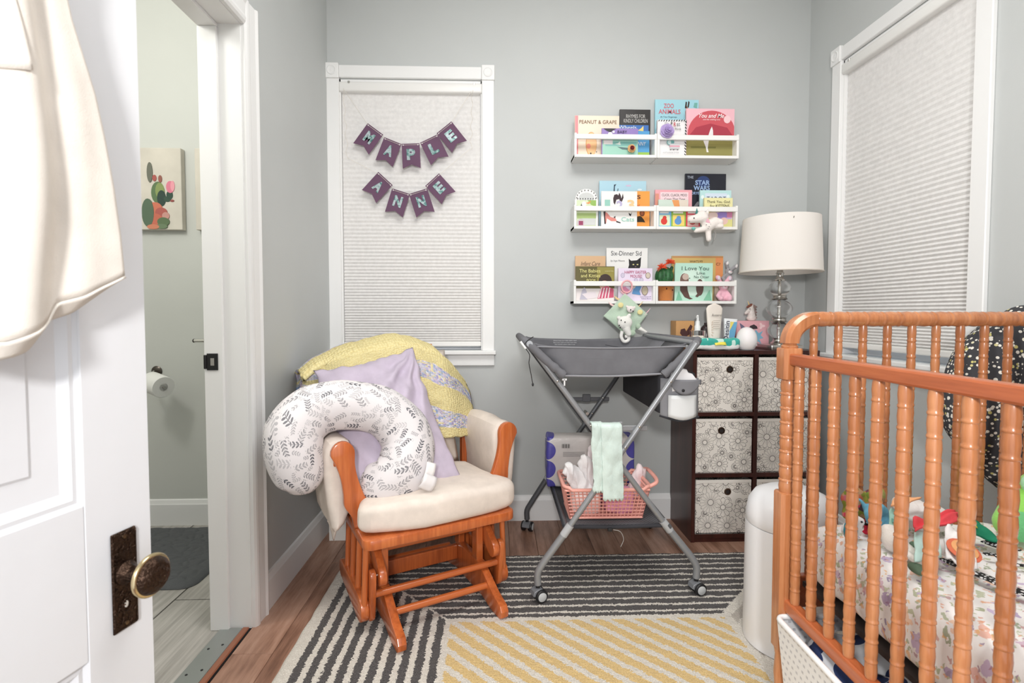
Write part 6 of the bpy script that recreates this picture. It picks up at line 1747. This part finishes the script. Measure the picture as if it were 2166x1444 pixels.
# crinkle bird
bc_ = onm(1796, 1140)
cb = lump('cloth_bird', 'white and teal flat cloth bird toy leaning near the crib end', 'cloth toy', [mball(bc_ + V((0.006, 0, 0.022)), (0.026, 0.012, 0.022)), mball(bc_ + V((0.020, 0.0, 0.042)), (0.015, 0.010, 0.013))], fabric((232, 234, 234), 500.0, 0.05, 0.3), 0.0045, 3, 0.002)
ob('wing', blob([mball(bc_ + V((-0.004, -0.010, 0.026)), (0.018, 0.008, 0.028))], 0.004, 2), fabric((72, 150, 168), 500.0, 0.05, 0.3), cb)
ob('eye', mball(bc_ + V((0.022, -0.010, 0.045)), 0.0025), M_BLACK, cb)
# black and red flaps of a crinkle book
sheet4('crinkle_flap', 'black and white zigzag cloth flap by the crib end', 'cloth toy', [(1828, 1120), (1872, 1132), (1866, 1112), (1832, 1100)], [0.0, 0.0, 0.02, 0.03], (40, 40, 42), 0.010, 3, mat=M_BWDOT)
sheet4('crinkle_flap', 'red round cloth flap under the zigzag flap', 'cloth toy', [(1826, 1130), (1858, 1138), (1852, 1116), (1830, 1112)], [0.0, 0.0, 0.006, 0.006], (196, 44, 66), 0.008, 5)
# white crumpled plush bag
wc_ = onm(1958, 1128)
lump('crumpled_muslin', 'white crumpled muslin cloth beside the red cloth strip', 'cloth', [mball(wc_ + V((0, 0.02, 0.040)), (0.050, 0.040, 0.040)), mball(wc_ + V((-0.03, 0.02, 0.055)), (0.030, 0.028, 0.026)), mball(wc_ + V((0.035, 0.01, 0.028)), (0.034, 0.03, 0.028))], fabric((228, 224, 220), 500.0, 0.06, 0.4), 0.007, 2, 0.018, 24)
sheet4('cloth_label', 'peach cloth tag lying on the white muslin', 'cloth toy', [(1884, 1073), (1924, 1066), (1950, 1056), (1890, 1058)], [0.09, 0.09, 0.09, 0.09], (240, 178, 130), 0.003, 1)
sheet4('crinkle_page', 'mint green cloth page with printed letters', 'cloth toy', [(1882, 1138), (1926, 1132), (1912, 1082), (1880, 1088)], [0.030, 0.035, 0.075, 0.070], (168, 214, 198), 0.010, 7, parts=(('stitched_print', 0.15, 0.8, 0.40, 0.52, (120, 176, 160)),))
sheet4('cloth_strip', 'coral red cloth strip across the crinkle toys', 'cloth toy', [(1936, 1136), (2030, 1112), (2020, 1090), (1934, 1108)], [0.055, 0.045, 0.055, 0.065], (232, 82, 90), 0.016, 9)
# white tiger toy with dangling limbs
wt_ = onm(1906, 1178)
ct_ = lump('plush_cub', 'white plush toy with thin dangling legs', 'soft toy', [mball(wt_ + V((0, 0.02, 0.026)), (0.022, 0.030, 0.024)), limb(wt_ + V((-0.008, 0.0, 0.022)), wt_ + V((0.004, -0.050, 0.010)), 0.009, 0.008), limb(wt_ + V((0.012, 0.0, 0.022)), wt_ + V((0.030, -0.046, 0.010)), 0.009, 0.008), mball(wt_ + V((0.003, 0.035, 0.040)), 0.019)], plush((236, 232, 224)), 0.005, 3, 0.003)
ob('leaf_patch', blob([mball(wt_ + V((0.026, -0.004, 0.024)), (0.009, 0.014, 0.012))], 0.004, 2), fabric((104, 128, 108), 500.0, 0.05, 0.3), ct_)
ob('leaf_patch', blob([mball(onm(1943, 1216) + V((0, 0, 0.012)), (0.016, 0.024, 0.010))], 0.004, 2), fabric((92, 112, 92), 500.0, 0.05, 0.3), ct_)
sheet4('crinkle_page', 'pale mint cloth page with a small pink square', 'cloth toy', [(1936, 1196), (1992, 1188), (1984, 1128), (1934, 1134)], [0.018, 0.018, 0.050, 0.050], (190, 220, 212), 0.010, 11, parts=(('pink_patch', 0.35, 0.6, 0.5, 0.68, (226, 120, 160)),))
fc = sheet4('sun_toy', 'white rounded cloth page with an orange smiling sun', 'cloth toy', [(2000, 1192), (2066, 1214), (2050, 1128), (1998, 1128)], [0.012, 0.008, 0.035, 0.045], (238, 236, 234), 0.014, 13)
fp = onm(2038, 1180, 0.020)
def disc(name, ctr, r, rgb, par, up=(0, -0.45, 0.9)):
    R = V((0, 0, 1)).rotation_difference(V(up).normalized()).to_matrix().to_4x4()
    return ob(name, mlathe([(r, 0.0), (r, 0.0015), (r * 0.9, 0.003), (0, 0.0035)], 20, Matrix.Translation(ctr) @ R), fabric(rgb, 500.0, 0.05, 0.3), par)
sn = disc('sun_edge', fp + V((0, 0.0, 0.016)), 0.030, (222, 120, 90), fc); disc('sun_face', fp + V((0, -0.002, 0.019)), 0.023, (240, 176, 120), fc)
for i in range(6): ob('sun_spot', mball(fp + V((-0.012 + 0.006 * (i % 3) * 1.6, -0.006 - 0.010 * (i // 3) + 0.006, 0.0225 - 0.004 * (i // 3))), 0.0014), M_BLACK, fc)
sheet4('crinkle_page', 'dark green cloth page with a yellow fringe patch', 'cloth toy', [(2032, 1130), (2128, 1162), (2070, 1112), (2028, 1098)], [0.03, 0.0, 0.035, 0.05], (40, 128, 96), 0.012, 15, parts=(('yellow_patch', 0.15, 0.5, 0.4, 0.75, (214, 204, 96)),))
def ribbon(name, label, pix, w, lift, mat, grp=None):
    P = bez([at(px, py, Z=MZ + l) for (px, py), l in zip(pix, lift)], 8)
    n = len(P)
    def f(u, v):
        i = min(n - 1, int(round(u * (n - 1))))
        tng = (P[min(n - 1, i + 1)] - P[max(0, i - 1)]).normalized()
        sd_ = tng.cross(V((0, 0, 1))).normalized()
        return P[i] + sd_ * w * (v - 0.5) + V((0, 0, 0.006))
    return top(name, msurf(f, n - 1, 2, 0.0025), mat, label, 'ribbon', grp)
ribbon('dotted_ribbon', 'long black ribbon with white dots trailing to the crib side', [(2060, 1218), (2085, 1228), (2130, 1248), (2175, 1266)], 0.024, [0.002] * 4, M_BWDOT)
ribbon('dotted_ribbon', 'short black dotted ribbon under the sun page', [(1998, 1188), (2020, 1200), (2056, 1212)], 0.022, [0.0] * 3, M_BWDOT)
ribbon('dotted_ribbon', 'thin black dotted ribbon end with a frayed tip', [(2085, 1150), (2110, 1160), (2134, 1166), (2150, 1172)], 0.030, [0.004] * 4, M_BWDOT)
ribbon('dotted_ribbon', 'narrow curling black dotted ribbon', [(2082, 1178), (2104, 1180), (2130, 1196), (2170, 1204)], 0.010, [0.002] * 4, M_BWDOT)
# green plush at the far side
g0 = onm(2125, 1140)
gpl = thing('plush_dinosaur', 'lime green plush dinosaur lying with its foot sole showing', 'soft toy', g0)
gp0 = V((at(2142, 1080, Y=1.16).x, 1.16, MZ))
me = blob([limb(gp0 + V((-0.02, -0.02, 0.040)), gp0 + V((0.06, 0.02, 0.065)), 0.038, 0.048), mball(gp0 + V((0.13, 0.03, 0.075)), (0.08, 0.07, 0.075)), limb(gp0 + V((0.05, 0.03, 0.09)), gp0 + V((0.035, 0.0, 0.120)), 0.024, 0.018)], 0.008, 4)
for v in me.vertices: v.co.z = max(MZ, v.co.z)
ob('body', me, plush((150, 220, 96)), gpl)
dn = V((-0.35, -0.85, 0.15)).normalized()
R = V((0, 0, 1)).rotation_difference(dn).to_matrix().to_4x4()
ob('foot_sole', mlathe([(0.033, -0.010), (0.034, 0.0), (0.028, 0.005), (0.0, 0.008)], 24, Matrix.Translation(gp0 + V((-0.02, -0.02, 0.040)) + dn * 0.032) @ R), plush((112, 196, 130)), gpl)
ob('mint_arm', blob([mball(gp0 + V((0.034, -0.006, 0.128)), (0.018, 0.017, 0.024))], 0.005, 3), plush((170, 226, 180)), gpl)

# ================================================================ SPOTTED BODY PILLOW BEHIND THE CRIB
ctl = [(2119, 1030, 1.50, 0.012), (2114, 1008, 1.50, 0.032), (2096, 960, 1.50, 0.050), (2064, 885, 1.505, 0.086), (2076, 808, 1.51, 0.088), (2108, 745, 1.51, 0.086), (2165, 706, 1.51, 0.084)]
P_ = [at(a, b, Y=y_) for a, b, y_, r in ctl]
Pq = P_ + [V((1.598, 1.49, 1.045)), V((1.606, 1.48, 0.90)), V((1.600, 1.47, 0.62)), V((1.600, 1.47, 0.34)), V((1.600, 1.47, 0.14)), V((1.60, 1.47, 0.04))]
Rq = [r for *_, r in ctl] + [0.060, 0.044, 0.046, 0.046, 0.046, 0.038]
Pb = bez(Pq, 7); Rb_ = [p.x for p in bez([(r, 0, 0) for r in Rq], 7)]
me = mtube(Pb, Rb_, 24)
for v in me.vertices:
    v.co += noise.noise_vector(v.co * 9) * 0.008
    v.co.x = min(v.co.x, XR - 0.004); v.co.y = max(v.co.y, KY1 + 0.028)
    v.co.z = max(v.co.z, 0.001)
top('body_pillow', me, M_DOTS, 'charcoal spotted U-shaped body pillow behind the crib end', 'pillow')

# ================================================================ WHITE DIAPER PAIL
PX, PY = 0.968, 1.625
pa = thing('diaper_pail', 'tall white rounded diaper pail beyond the crib post', 'bin', (PX, PY, RZ))
M_PAIL = plain((238, 238, 240), 0.3)
MPa = Matrix.Translation((PX, PY, RZ))
ob('body', xf(mlathe([(0.126, 0.0), (0.136, 0.003), (0.137, 0.012), (0.136, 0.20), (0.135, 0.39), (0.1345, 0.394)], 48), MPa), M_PAIL, pa)
ob('lid', xf(mlathe([(0.1335, 0.396), (0.1345, 0.398), (0.133, 0.425), (0.126, 0.462), (0.108, 0.490), (0.075, 0.506), (0.0, 0.512)], 48), MPa), M_PAIL, pa)
ob('pedal_slot', xf(mbox(-0.03, 0.03, -0.146, -0.139, 0.01, 0.03, 0.003, 1), MPa @ Matrix.Rotation(0.6, 4, 'Z')), plain((200, 200, 204), 0.5), pa)
ob('lid_button', xf(mbox(0.070, 0.112, -0.118, -0.104, 0.410, 0.416, 0.002, 1), MPa), plain((70, 72, 78), 0.5), pa)

# ================================================================ BASKET OF BLANKETS UNDER THE CRIB
wb = thing('white_basket', 'white perforated plastic basket under the crib', 'basket', (0.93, 1.0, RZ))
t = T('perforated', 0.45, c(238, 238, 238))
xx, yy, zz = t.xyz('World')
al = yy + xx
hx_ = ((al / 0.018 + (zz / 0.020).floor() * 0.5).frac() - 0.5).abs(); hz_ = ((zz / 0.020).frac() - 0.5).abs()
hole = hx_.lt(0.22) * hz_.lt(0.16)
t.color(t.mix(hole, c(238, 238, 238), c(196, 196, 200)))
t.bump(1.0 - hole, 0.8, 0.003)
M_PERF = t.m
bx0_, bx1_, by0_, by1_, bzt = 0.738, 1.12, 0.70, 1.290, 0.300
def wall_strip(p, q_, handle):
    """tapering wall between two rim corners p and q_ with an optional oval handle hole"""
    nu, nv = 44, 22
    vs, fs = [], []
    for j in range(nv + 1):
        for i in range(nu + 1):
            u, v = i / nu, j / nv
            a = p + (q_ - p) * u
            cx_, cy_ = (bx0_ + bx1_) / 2, (by0_ + by1_) / 2
            f = 0.90 + 0.10 * v
            vs.append(V((cx_ + (a.x - cx_) * f, cy_ + (a.y - cy_) * f, RZ + 0.002 + (bzt - RZ) * v)))
    for j in range(nv):
        for i in range(nu):
            u, v = (i + 0.5) / nu, (j + 0.5) / nv
            if handle and (abs((u - 0.5) / 0.16) ** 3 + abs((v - 0.74) / 0.12) ** 3) < 1: continue
            w = nu + 1
            fs.append((j * w + i, j * w + i + 1, (j + 1) * w + i + 1, (j + 1) * w + i))
    return mpoly(vs, fs)
cn = [V((bx0_, by0_, 0)), V((bx1_, by0_, 0)), V((bx1_, by1_, 0)), V((bx0_, by1_, 0))]
for i, hnd in enumerate((True, False, True, True)): ob('side_wall', wall_strip(cn[i], cn[(i + 1) % 4], hnd), M_PERF, wb)
ob('floor_panel', mbox(bx0_ + 0.02, bx1_ - 0.02, by0_ + 0.03, by1_ - 0.03, RZ + 0.001, RZ + 0.005), M_WHITE, wb)
ob('rim', mtube([V((x, y, bzt + 0.002)) for x, y in rrect(bx0_, bx1_, by0_, by1_, 0.018, 4)], 0.0075, 8, True), plain((240, 240, 240), 0.4), wb)
parts_ = [mball((0.93, 1.16, 0.20), (0.15, 0.10, 0.12)), mball((0.90, 0.98, 0.21), (0.14, 0.12, 0.13)), mball((0.95, 0.82, 0.18), (0.14, 0.10, 0.11)), mball((0.83, 1.20, 0.22), (0.06, 0.06, 0.09)), mball((0.84, 1.06, 0.21), (0.07, 0.07, 0.10))]
me = blob(parts_, 0.012, 3)
for v in me.vertices:
    v.co += noise.noise_vector(v.co * 12) * 0.020
    v.co.x = max(v.co.x, bx0_ + 0.022 + 0.04 * max(0.0, 0.2 - v.co.z)); v.co.z = min(v.co.z, 0.308 if v.co.x < 0.80 else 0.37)
    v.co.z = max(v.co.z, RZ + 0.006); v.co.y = min(v.co.y, by1_ - 0.025); v.co.y = max(v.co.y, by0_ + 0.03)
top('folded_blanket', me, M_WHALE, 'white baby blanket with navy shapes inside the white basket', 'blanket')
# ================================================================ BANNERS IN THE WINDOW
M_PLUM = plain((104, 73, 98), 0.75, var=0.05)
t = T('iridescent_foil', 0.25, metal=0.5)
n_ = t.noise(t.coord('World'), 70.0, 3.0)
t.color(t.ramp(n_, [(0.35, c(96, 140, 140)), (0.5, c(170, 200, 198)), (0.62, c(206, 214, 222)), (0.75, c(150, 186, 180))]))
M_FOIL = t.m
YBN = 2.655
def banner(label, flags, ends):
    """flags: letter, top-left hole px, top-right hole px"""
    ctr = at(868, flags[0][1][1], Y=YBN)
    b = thing('letter_banner', label, 'banner', ctr, 0, 'plum letter banners on the shade')
    pts = [at(*ends[0], Y=YBN + 0.004)]
    for ch, a, d in flags:
        A, D = at(*a, Y=YBN), at(*d, Y=YBN)
        ux = (D - A).normalized(); uz = V((-ux.z, 0, ux.x)) * -1.0
        uz = V((ux.z, 0, -ux.x))
        if uz.z > 0: uz = -uz
        w = (D - A).length
        m_, e_ = 0.0085, 0.007
        P = lambda s, h: A + ux * s + uz * h
        cor = [P(-m_, -e_), P(w + m_, -e_), P(w + m_, 0.118), P(w / 2, 0.098), P(-m_, 0.118)]
        pen = ob('pennant', mprism([(p.x, p.z) for p in cor], YBN - 0.0006, YBN + 0.0004), M_PLUM, b)
        ang = atan2(ux.z, ux.x)
        me = fitted_text(ch, 0.043, 0.056, extrude=0.0012, bold=0.05)
        mc = P(w / 2, 0.048)
        ob('letter', xf(me, Matrix.Translation((mc.x, YBN - 0.002, mc.z)) @ Matrix.Rotation(-ang, 4, 'Y') @ FACE), M_FOIL, pen)
        for p in (A, D):
            ob('eyelet', mlathe([(0.0032, 0), (0.0032, 0.0006), (0, 0.0008)], 10, Matrix.Translation((p.x, YBN - 0.0006, p.z)) @ Matrix.Rotation(pi / 2, 4, 'X')), plain((236, 232, 236), 0.6), pen)
        pts += [A + V((0, -0.002, 0)), D + V((0, -0.002, 0))]
    pts.append(at(*ends[1], Y=YBN + 0.004))
    ob('string', mtube(pts, 0.0009, 6), plain((226, 220, 210), 0.8), b)
banner('upper plum banner of five foil letters hung across the shade', [('M', (779, 265), (806, 285)), ('A', (815, 294), (845, 306)), ('P', (853, 307), (884, 306)), ('L', (893, 303), (924, 288)), ('E', (928, 282), (954, 261))], ((728, 190), (996, 194)))
banner('lower plum banner of four foil letters hung across the shade', [('A', (801, 368), (826, 391)), ('N', (832, 402), (863, 412)), ('N', (869, 412), (901, 402)), ('E', (904, 393), (928, 371))], ((735, 334), (995, 314)))
for px0, px1, y0, y1, ph in ((726, 735, 186, 336, 0.0), (999, 996, 190, 316, 1.5)):
    ps = []
    for i in range(60):
        f = i / 59
        ps.append(at(px0 + (px1 - px0) * f + 3.5 * sin(f * 26 + ph) * (0.4 + f * 0.4), y0 + (y1 - y0) * f, Y=YBN + 0.006 - 0.006 * cos(f * 40)))
    top('jute_string', mtube(ps, 0.0007, 5), plain((222, 214, 200), 0.9), 'loose kinked jute string hanging at the %s edge of the shade' % ('window-corner' if px0 < 800 else 'ledge-side'), 'string')

# ================================================================ CREAM CLOTH BAG HANGING ON THE OPEN DOOR
def tz(px, py, n):
    """door-local x and z of the point seen at a pixel, n metres off the door face"""
    o_ = V((0, 0, HC)); d = ray(px, py)
    nrm = V((dv.y, -dv.x, 0)); pl = V((hx, hy, 0)) + nrm * n
    t_ = (pl - o_).dot(nrm) / d.dot(nrm)
    p = o_ + d * t_
    return (p - V((hx, hy, 0))).dot(dv), p.z
edge = [(128, -60), (150, 40), (178, 130), (200, 200), (222, 300), (240, 400), (254, 500), (262, 583)]
E_ = [tz(px, py, 0.050) for px, py in edge]
def redge(z):
    for (x0, z0), (x1, z1) in zip(E_[:-1], E_[1:]):
        if z >= z1: return x0 + (x1 - x0) * min(1.0, max(0.0, (z0 - z) / (z0 - z1)))
    return E_[-1][0]
hem = [tz(px, py, 0.050) for px, py in ((0, 722), (60, 700), (100, 680), (130, 640), (180, 625), (262, 583))]
def hemz(x):
    if x <= hem[0][0]: return hem[0][1]
    for (x0, z0), (x1, z1) in zip(hem[:-1], hem[1:]):
        if x <= x1: return z0 + (z1 - z0) * (x - x0) / (x1 - x0)
    return hem[-1][1]
ZTOP = 1.62
XLFT = 0.45
def gar(u, v):
    """u from far (hinge) side to the right edge, v top to hem"""
    z0 = ZTOP - 0.30 * 0
    xr_bot = E_[-1][0]
    xr = XLFT + (xr_bot - XLFT) * u
    zb = hemz(xr)
    z = ZTOP + (zb - ZTOP) * v
    er = redge(max(z, E_[-1][1]))
    x = XLFT + (er - XLFT) * u
    k = max(0.0, min(1.0, (u - 0.72) / 0.28)); k = 1 - k * k * (3 - 2 * k)
    fold = 0.013 * sin(u * 21.0 + v * 4.2 - 1.0) * (1 - 0.55 * v) * k + 0.008 * sin(u * 9 + 0.6 + v * 3) * k
    n = 0.048 + fold + 0.006 * noise.noise(V((u * 4, v * 4, 4))) * k
    return MD @ V((x, -max(0.010, n), z))
M_CANVAS = fabric((218, 211, 202), 600.0, 0.04, 0.25)
cg = thing('hanging_garment', 'cream canvas apron with a pocket hanging on the open white door', 'apron', MD @ V((0.45, -0.04, 1.08)))
ob('cloth', msurf(gar, 70, 60, 0.004), M_CANVAS, cg)
def hemf(u, v):
    p = gar(0.30 + 0.70 * u, 1.0)
    q_ = MD.inverted() @ p
    return MD @ V((q_.x - 0.012 * v * u, q_.y + 0.014 * v - 0.004, q_.z - 0.022 * v * (0.4 + 0.6 * sin(pi * u) ** 0.5)))
ob('lining', msurf(hemf, 40, 5, 0.003), M_CANVAS, cg)
def pocket(u, v):
    p = gar(0.36 + 0.26 * u, 0.05 + 0.44 * v)
    q_ = MD.inverted() @ p
    return MD @ V((q_.x, q_.y - 0.005, q_.z))
ob('pocket', msurf(pocket, 24, 24, 0.003), M_CANVAS, cg)
hk = thing('door_hook', 'small white hook holding the canvas apron on the door', 'hook', MD @ V((0.42, -0.02, 1.63)))
ob('plate', xf(mbox(0.41, 0.43, -0.006, 0.008, 1.60, 1.67, 0.002, 1), MD), M_WHITE, hk)
ob('arm', xf(mtube(bez([(0.42, -0.004, 1.63), (0.42, -0.05, 1.615), (0.42, -0.065, 1.64)], 5), 0.005, 8), MD), M_WHITE, hk)

# ================================================================ BATHROOM THINGS
def canvas(x0, x1, label, cactus):
    t = thing('canvas_picture', label, 'picture', ((x0 + x1) / 2, YB - 0.016, 1.516), 0, 'cactus canvases in the bathroom')
    ob('canvas', mbox(x0, x1, YB - 0.034, YB - 0.0005, 1.516, 1.922, 0.003, 2), plain((214, 208, 196), 0.8, var=0.04), t)
    yy = YB - 0.0345
    def pad(cx, cz, rx, rz, rgb, k): ob('print', mprism([(cx + rx * cos(a), cz + rz * sin(a)) for a in [2 * pi * i / 20 for i in range(20)]], yy - 0.0003 * k, yy), plain(rgb, 0.8), t)
    if cactus:
        for i, (cx, cz, rx, rz, rgb) in enumerate(((-1.685, 1.70, 0.034, 0.055, (96, 120, 84)), (-1.676, 1.71, 0.022, 0.040, (138, 154, 96)), (-1.668, 1.672, 0.022, 0.040, (52, 72, 64)), (-1.640, 1.668, 0.018, 0.014, (60, 84, 70)), (-1.628, 1.688, 0.016, 0.022, (54, 78, 66)), (-1.616, 1.660, 0.010, 0.006, (150, 84, 80)),
                                                   (-1.624, 1.728, 0.020, 0.030, (222, 130, 150)), (-1.612, 1.733, 0.010, 0.026, (236, 160, 172)), (-1.700, 1.772, 0.010, 0.016, (170, 90, 84)), (-1.672, 1.768, 0.009, 0.018, (150, 96, 84)), (-1.722, 1.80, 0.014, 0.05, (110, 112, 100)),
                                                   (-1.70, 1.62, 0.036, 0.032, (206, 120, 96)), (-1.67, 1.60, 0.030, 0.026, (176, 96, 88)), (-1.648, 1.585, 0.018, 0.018, (200, 150, 140)), (-1.70, 1.56, 0.040, 0.036, (196, 110, 90)), (-1.66, 1.555, 0.030, 0.022, (96, 116, 84)), (-1.735, 1.60, 0.03, 0.07, (90, 110, 90)), (-1.67, 1.532, 0.030, 0.012, (110, 130, 100)), (-1.71, 1.53, 0.030, 0.012, (206, 132, 104)))):
            pad(cx, cz, rx, rz, rgb, 1 + i)
    else:
        for i, (cx, cz, rx, rz, rgb) in enumerate(((-1.405, 1.75, 0.030, 0.09, (80, 100, 84)), (-1.385, 1.72, 0.03, 0.08, (96, 116, 96)), (-1.40, 1.60, 0.05, 0.03, (176, 120, 96)))): pad(cx, cz, rx, rz, rgb, 1 + i)
canvas(-1.975, -1.570, 'canvas print of cacti with a pink bloom in the bathroom', True)
canvas(-1.503, -1.10, 'canvas print of a tall cactus half hidden by the door casing', False)
rl = thing('toilet_roll', 'white toilet roll on a metal holder on the bathroom wall', 'toilet roll', (-1.64, 2.57, 0.70))
a, b = V((-1.590, 2.50, 0.742)), V((-1.685, 2.555, 0.760))
dd = (b - a).normalized(); Rm = V((0, 0, 1)).rotation_difference(dd).to_matrix().to_4x4(); Lr = (b - a).length
me = mlathe([(0.019, 0.0), (0.050, 0.0), (0.052, 0.003), (0.052, Lr - 0.003), (0.050, Lr), (0.019, Lr), (0.019, 0.0)], 32, Matrix.Translation(a) @ Rm)
ob('paper', me, plain((236, 236, 232), 0.9, bump=(60.0, 0.3)), rl)
ob('core', mlathe([(0.0185, 0.001), (0.0185, Lr - 0.001)], 24, Matrix.Translation(a) @ Rm), plain((70, 60, 54), 0.9), rl)
hdr = thing('roll_holder', 'brushed metal toilet roll holder on the bathroom wall', 'holder', (-1.69, 2.62, 0.72))
ob('arm', mtube(bez([a - dd * 0.012, b + dd * 0.02, b + dd * 0.045 + V((0.0, 0.03, 0.02)), V((-1.735, 2.655, 0.80))], 6), 0.007, 10), M_STEEL, hdr)
ob('wall_plate', mlathe([(0.026, 0), (0.027, 0.004), (0.020, 0.010), (0, 0.012)], 24, Matrix.Translation((-1.735, YB, 0.800)) @ Matrix.Rotation(pi / 2, 4, 'X')), plain((90, 84, 78), 0.3, 0.9), hdr)
tb = thing('towel_bar', 'chrome towel bar on the bathroom wall behind the casing', 'towel bar', (-1.3, 2.62, 0.95))
ob('bar', mtube([(-1.500, 2.600, 0.960), (-1.05, 2.600, 0.960)], 0.0085, 12), M_STEEL, tb)
ob('end_cap', mball((-1.500, 2.600, 0.960), (0.006, 0.010, 0.010)), plain((70, 66, 64), 0.3, 0.9), tb)
for x in (-1.43, -1.10): ob('bracket', mtube([(x, 2.600, 0.960), (x, YB - 0.001, 0.960)], 0.008, 10), M_STEEL, tb)
# quilted bath mat
mx0, mx1, my0, my1 = -1.86, -1.205, 2.035, 2.615
def mat_(u, v):
    x, y = mx0 + (mx1 - mx0) * u, my0 + (my1 - my0) * v
    r = 0.06
    ex, ey = max(0.0, abs(x - (mx0 + mx1) / 2) - ((mx1 - mx0) / 2 - r)), max(0.0, abs(y - (my0 + my1) / 2) - ((my1 - my0) / 2 - r))
    if ex > 0 and ey > 0:
        d = sqrt(ex * ex + ey * ey); m_ = max(ex, ey)
        k = m_ / d
        x -= (1 if x > (mx0 + mx1) / 2 else -1) * ex * (1 - k); y -= (1 if y > (my0 + my1) / 2 else -1) * ey * (1 - k)
    e = min(u, 1 - u, v, 1 - v)
    dist = noise.voronoi(V((x * 17, y * 26, 0)), distance_metric='DISTANCE')[0]
    peb = min(1.0, (dist[1] - dist[0]) * 2.2)
    return (x, y, 0.002 + 0.014 * min(1, e * 25) ** 0.5 + 0.010 * peb ** 0.5 * min(1, e * 12))
top('bath_mat', msurf(mat_, 150, 140), plain((92, 94, 96), 0.95, bump=(300.0, 0.5, 0.003)), 'dark grey pebble-textured bath mat on the tiled floor', 'bath mat')
